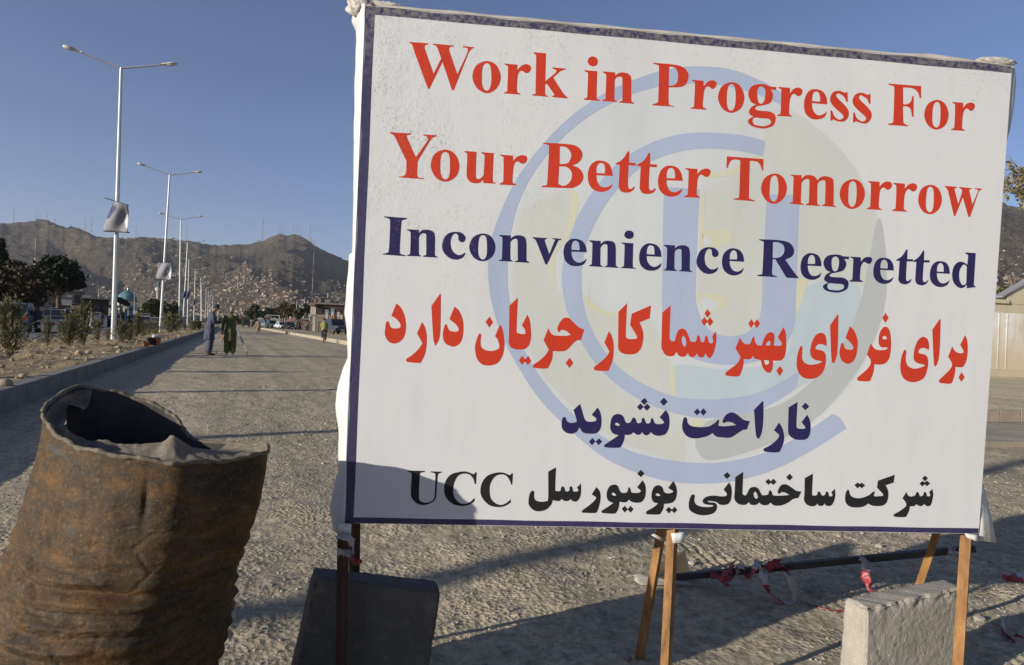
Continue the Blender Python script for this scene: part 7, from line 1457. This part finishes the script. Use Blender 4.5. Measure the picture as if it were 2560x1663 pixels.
for i,(px,lab) in enumerate(((600.5,'low hazy block at the far end of the street'),(623,'low pale hut right behind the dark truck'))):
    r,L,H,s_=bldg('house',lab,'building',px-7,px+8,800,330,8,m_wp,.1); bx(r,'wall',-L/2,L/2,0,8,0,H,m_wp); bx(r,'roof',-L/2-.2,L/2+.2,-.2,8.2,H,H+.2,m_cor); bx(r,'door',-.5,.5,-.05,.02,0,1.9,m_dkw)
# ================================================================ masts on the ridge
m_mast=M('mast steel',(.20,.17,.17),.7,.1,.05); m_mastr=M('red mast paint',(.20,.075,.06),.7,.1,.05); m_mastw=M('white mast paint',(.36,.35,.35),.7,.1,.05)
def mast(label,px,yt,yb,dist,w,striped,group,z0=None):
    zt_=HC+(hor(px)-yt)*dist/F_; zb=HC+(hor(px)-yb)*dist/F_; H=zt_-zb+14; r=thing('mast',label,'radio mast',tuple(gr(px,dist,zb-14)),0,group)
    n=12; per=max(1,n//6)
    for part in range(6 if striped else 1):
        b=MB(); ra=range(part*2,part*2+2) if striped else range(n)
        for i in ra:
            h0=H*i/n; h1=H*(i+1)/n; w0=w*(1-.75*i/n); w1=w*(1-.75*(i+1)/n); c0=[(w0*a_,w0*b_) for a_,b_ in ((-.5,-.5),(.5,-.5),(.5,.5),(-.5,.5))]; c1=[(w1*a_,w1*b_) for a_,b_ in ((-.5,-.5),(.5,-.5),(.5,.5),(-.5,.5))]; tk=w*.11
            for k_ in range(4):
                k2=(k_+1)%4; b.tube([(*c0[k_],h0),(*c1[k_],h1)],tk,3,False); b.tube([(*c0[k_],h0),(*c1[k2],h1)],tk*.7,3,False); b.tube([(*c0[k_],h0),(*c0[k2],h0)],tk*.7,3,False)
        b.build('mast_section' if striped else 'lattice',(m_mastr if part%2 else m_mastw) if striped else m_mast,r)
    b=MB(); b.tube([(0,0,H),(0,0,H*1.06)],w*.06,4); b.build('aerial',m_mast,r); return r
DR=3080
GM='radio masts along the mountain ridge'
ml=[(24,522,558,4.5,0,'lone tall mast at the far left of the ridge'),(79.5,528,552,3,0,'thin mast left of the left summit'),(89,529.6,553,3.5,0,'sturdier mast on the left shoulder of the left summit'),(105,526,550,3,0,'thin mast on the left summit'),(127.5,540.7,555.5,4,1,'short striped mast right of the left summit'),(202.4,547,572,4.5,1,'left of two masts on the slope left of the nearest lamp pole'),(218.7,546,579.5,4.5,1,'right of two masts on the slope left of the nearest lamp pole'),(330.6,563,596,4.5,1,'red and white mast just right of the nearest lamp pole'),(404.5,567.5,598,3,0,'faint mast left of the second lamp pole'),(457.6,555,599.5,4,1,'tall reddish mast beside the third lamp pole'),
(647,546.8,604,7,0,'tallest tapering lattice mast left of the right summit'),(687.4,562.5,585,3,0,'leftmost thin mast on the right summit'),(693,563.4,584.7,4,0,'thick dark mast on the right summit'),(698,560.7,588.4,3.2,0,'third mast of the cluster on the right summit'),(707,561.6,588.4,3.2,0,'fourth mast of the cluster on the right summit'),(723.4,559.7,588.4,4,1,'red and white mast with a white head on the right summit'),(732,560.7,587.5,3,0,'faint mast behind the red and white ones on the right summit'),(741,569,587.5,4.5,1,'short striped mast on the right summit'),(765.4,556,596,4.5,0,'rightmost tall mast, with a bright tip, on the summit edge')]
for px,yt,yb,w,stp,lab in ml: mast(lab,px,yt,yb,DR,w*.85,stp,GM)
mast('tall red and white mast standing before the left hill',80.4,572,690,900,1.5,1,'masts standing before the hills'); mast('tall striped mast standing before the right hill',777,600,760,900,.8,1,'masts standing before the hills')
# station buildings on the ridge
for px,py,w_,h_,lab in ((96,551,26,4,'long dark station building on the left summit'),(66,554,5,2.5,'small white hut on the ridge left of the left summit'),(38,557,8,2,'low pale hut near the lone left mast'),(324,597,22,3,'long pale terrace wall right of the nearest lamp pole'),(297,595,4,3,'small pale hut just right of the nearest lamp pole'),(638,603,8,4,'white hut at the foot of the tallest lattice mast'),(727,590,16,7,'pale fort-like station on the right summit'),(766,597,9,3,'white hut at the rightmost mast'),(694,587,9,5,'ruined stone tower base on the right summit'),(166,567,3,4,'small reddish hut on the left slope of the ridge')):
    dd=3000; P_=gr(px,dd,HC+(hor(px)-py)*dd/F_-6); r=thing('station_building',lab,'hut',tuple(P_),-math.atan2(P_.x,P_.y)); W2=w_*dd/F_/2; mt=m_wp if 'white' in lab or 'pale' in lab else m_gw
    bx(r,'wall',-W2,W2,0,8,-8,6+h_*dd/F_*.5,mt); bx(r,'roof',-W2-.5,W2+.5,-.5,8.5,6+h_*dd/F_*.5,6+h_*dd/F_*.5+.8,m_cor)
# warm dust behind the moving car is part of the haze
# ---------------------------------------------------------------- dusty air
hz=MB(); hz.box(-6800,6800,-400,6800,-1.5,640)
m=bpy.data.materials.new('dusty air'); m.use_nodes=True; t=m.node_tree; t.nodes.remove(t.nodes['Principled BSDF'])
pv=t.nodes.new('ShaderNodeVolumePrincipled'); pv.inputs['Density'].default_value=.000075; pv.inputs['Color'].default_value=(.80,.84,.92,1); pv.inputs['Anisotropy'].default_value=.3
t.links.new(pv.outputs[0],t.nodes['Material Output'].inputs['Volume'])
tag(hz.build('haze',m),kind='stuff')
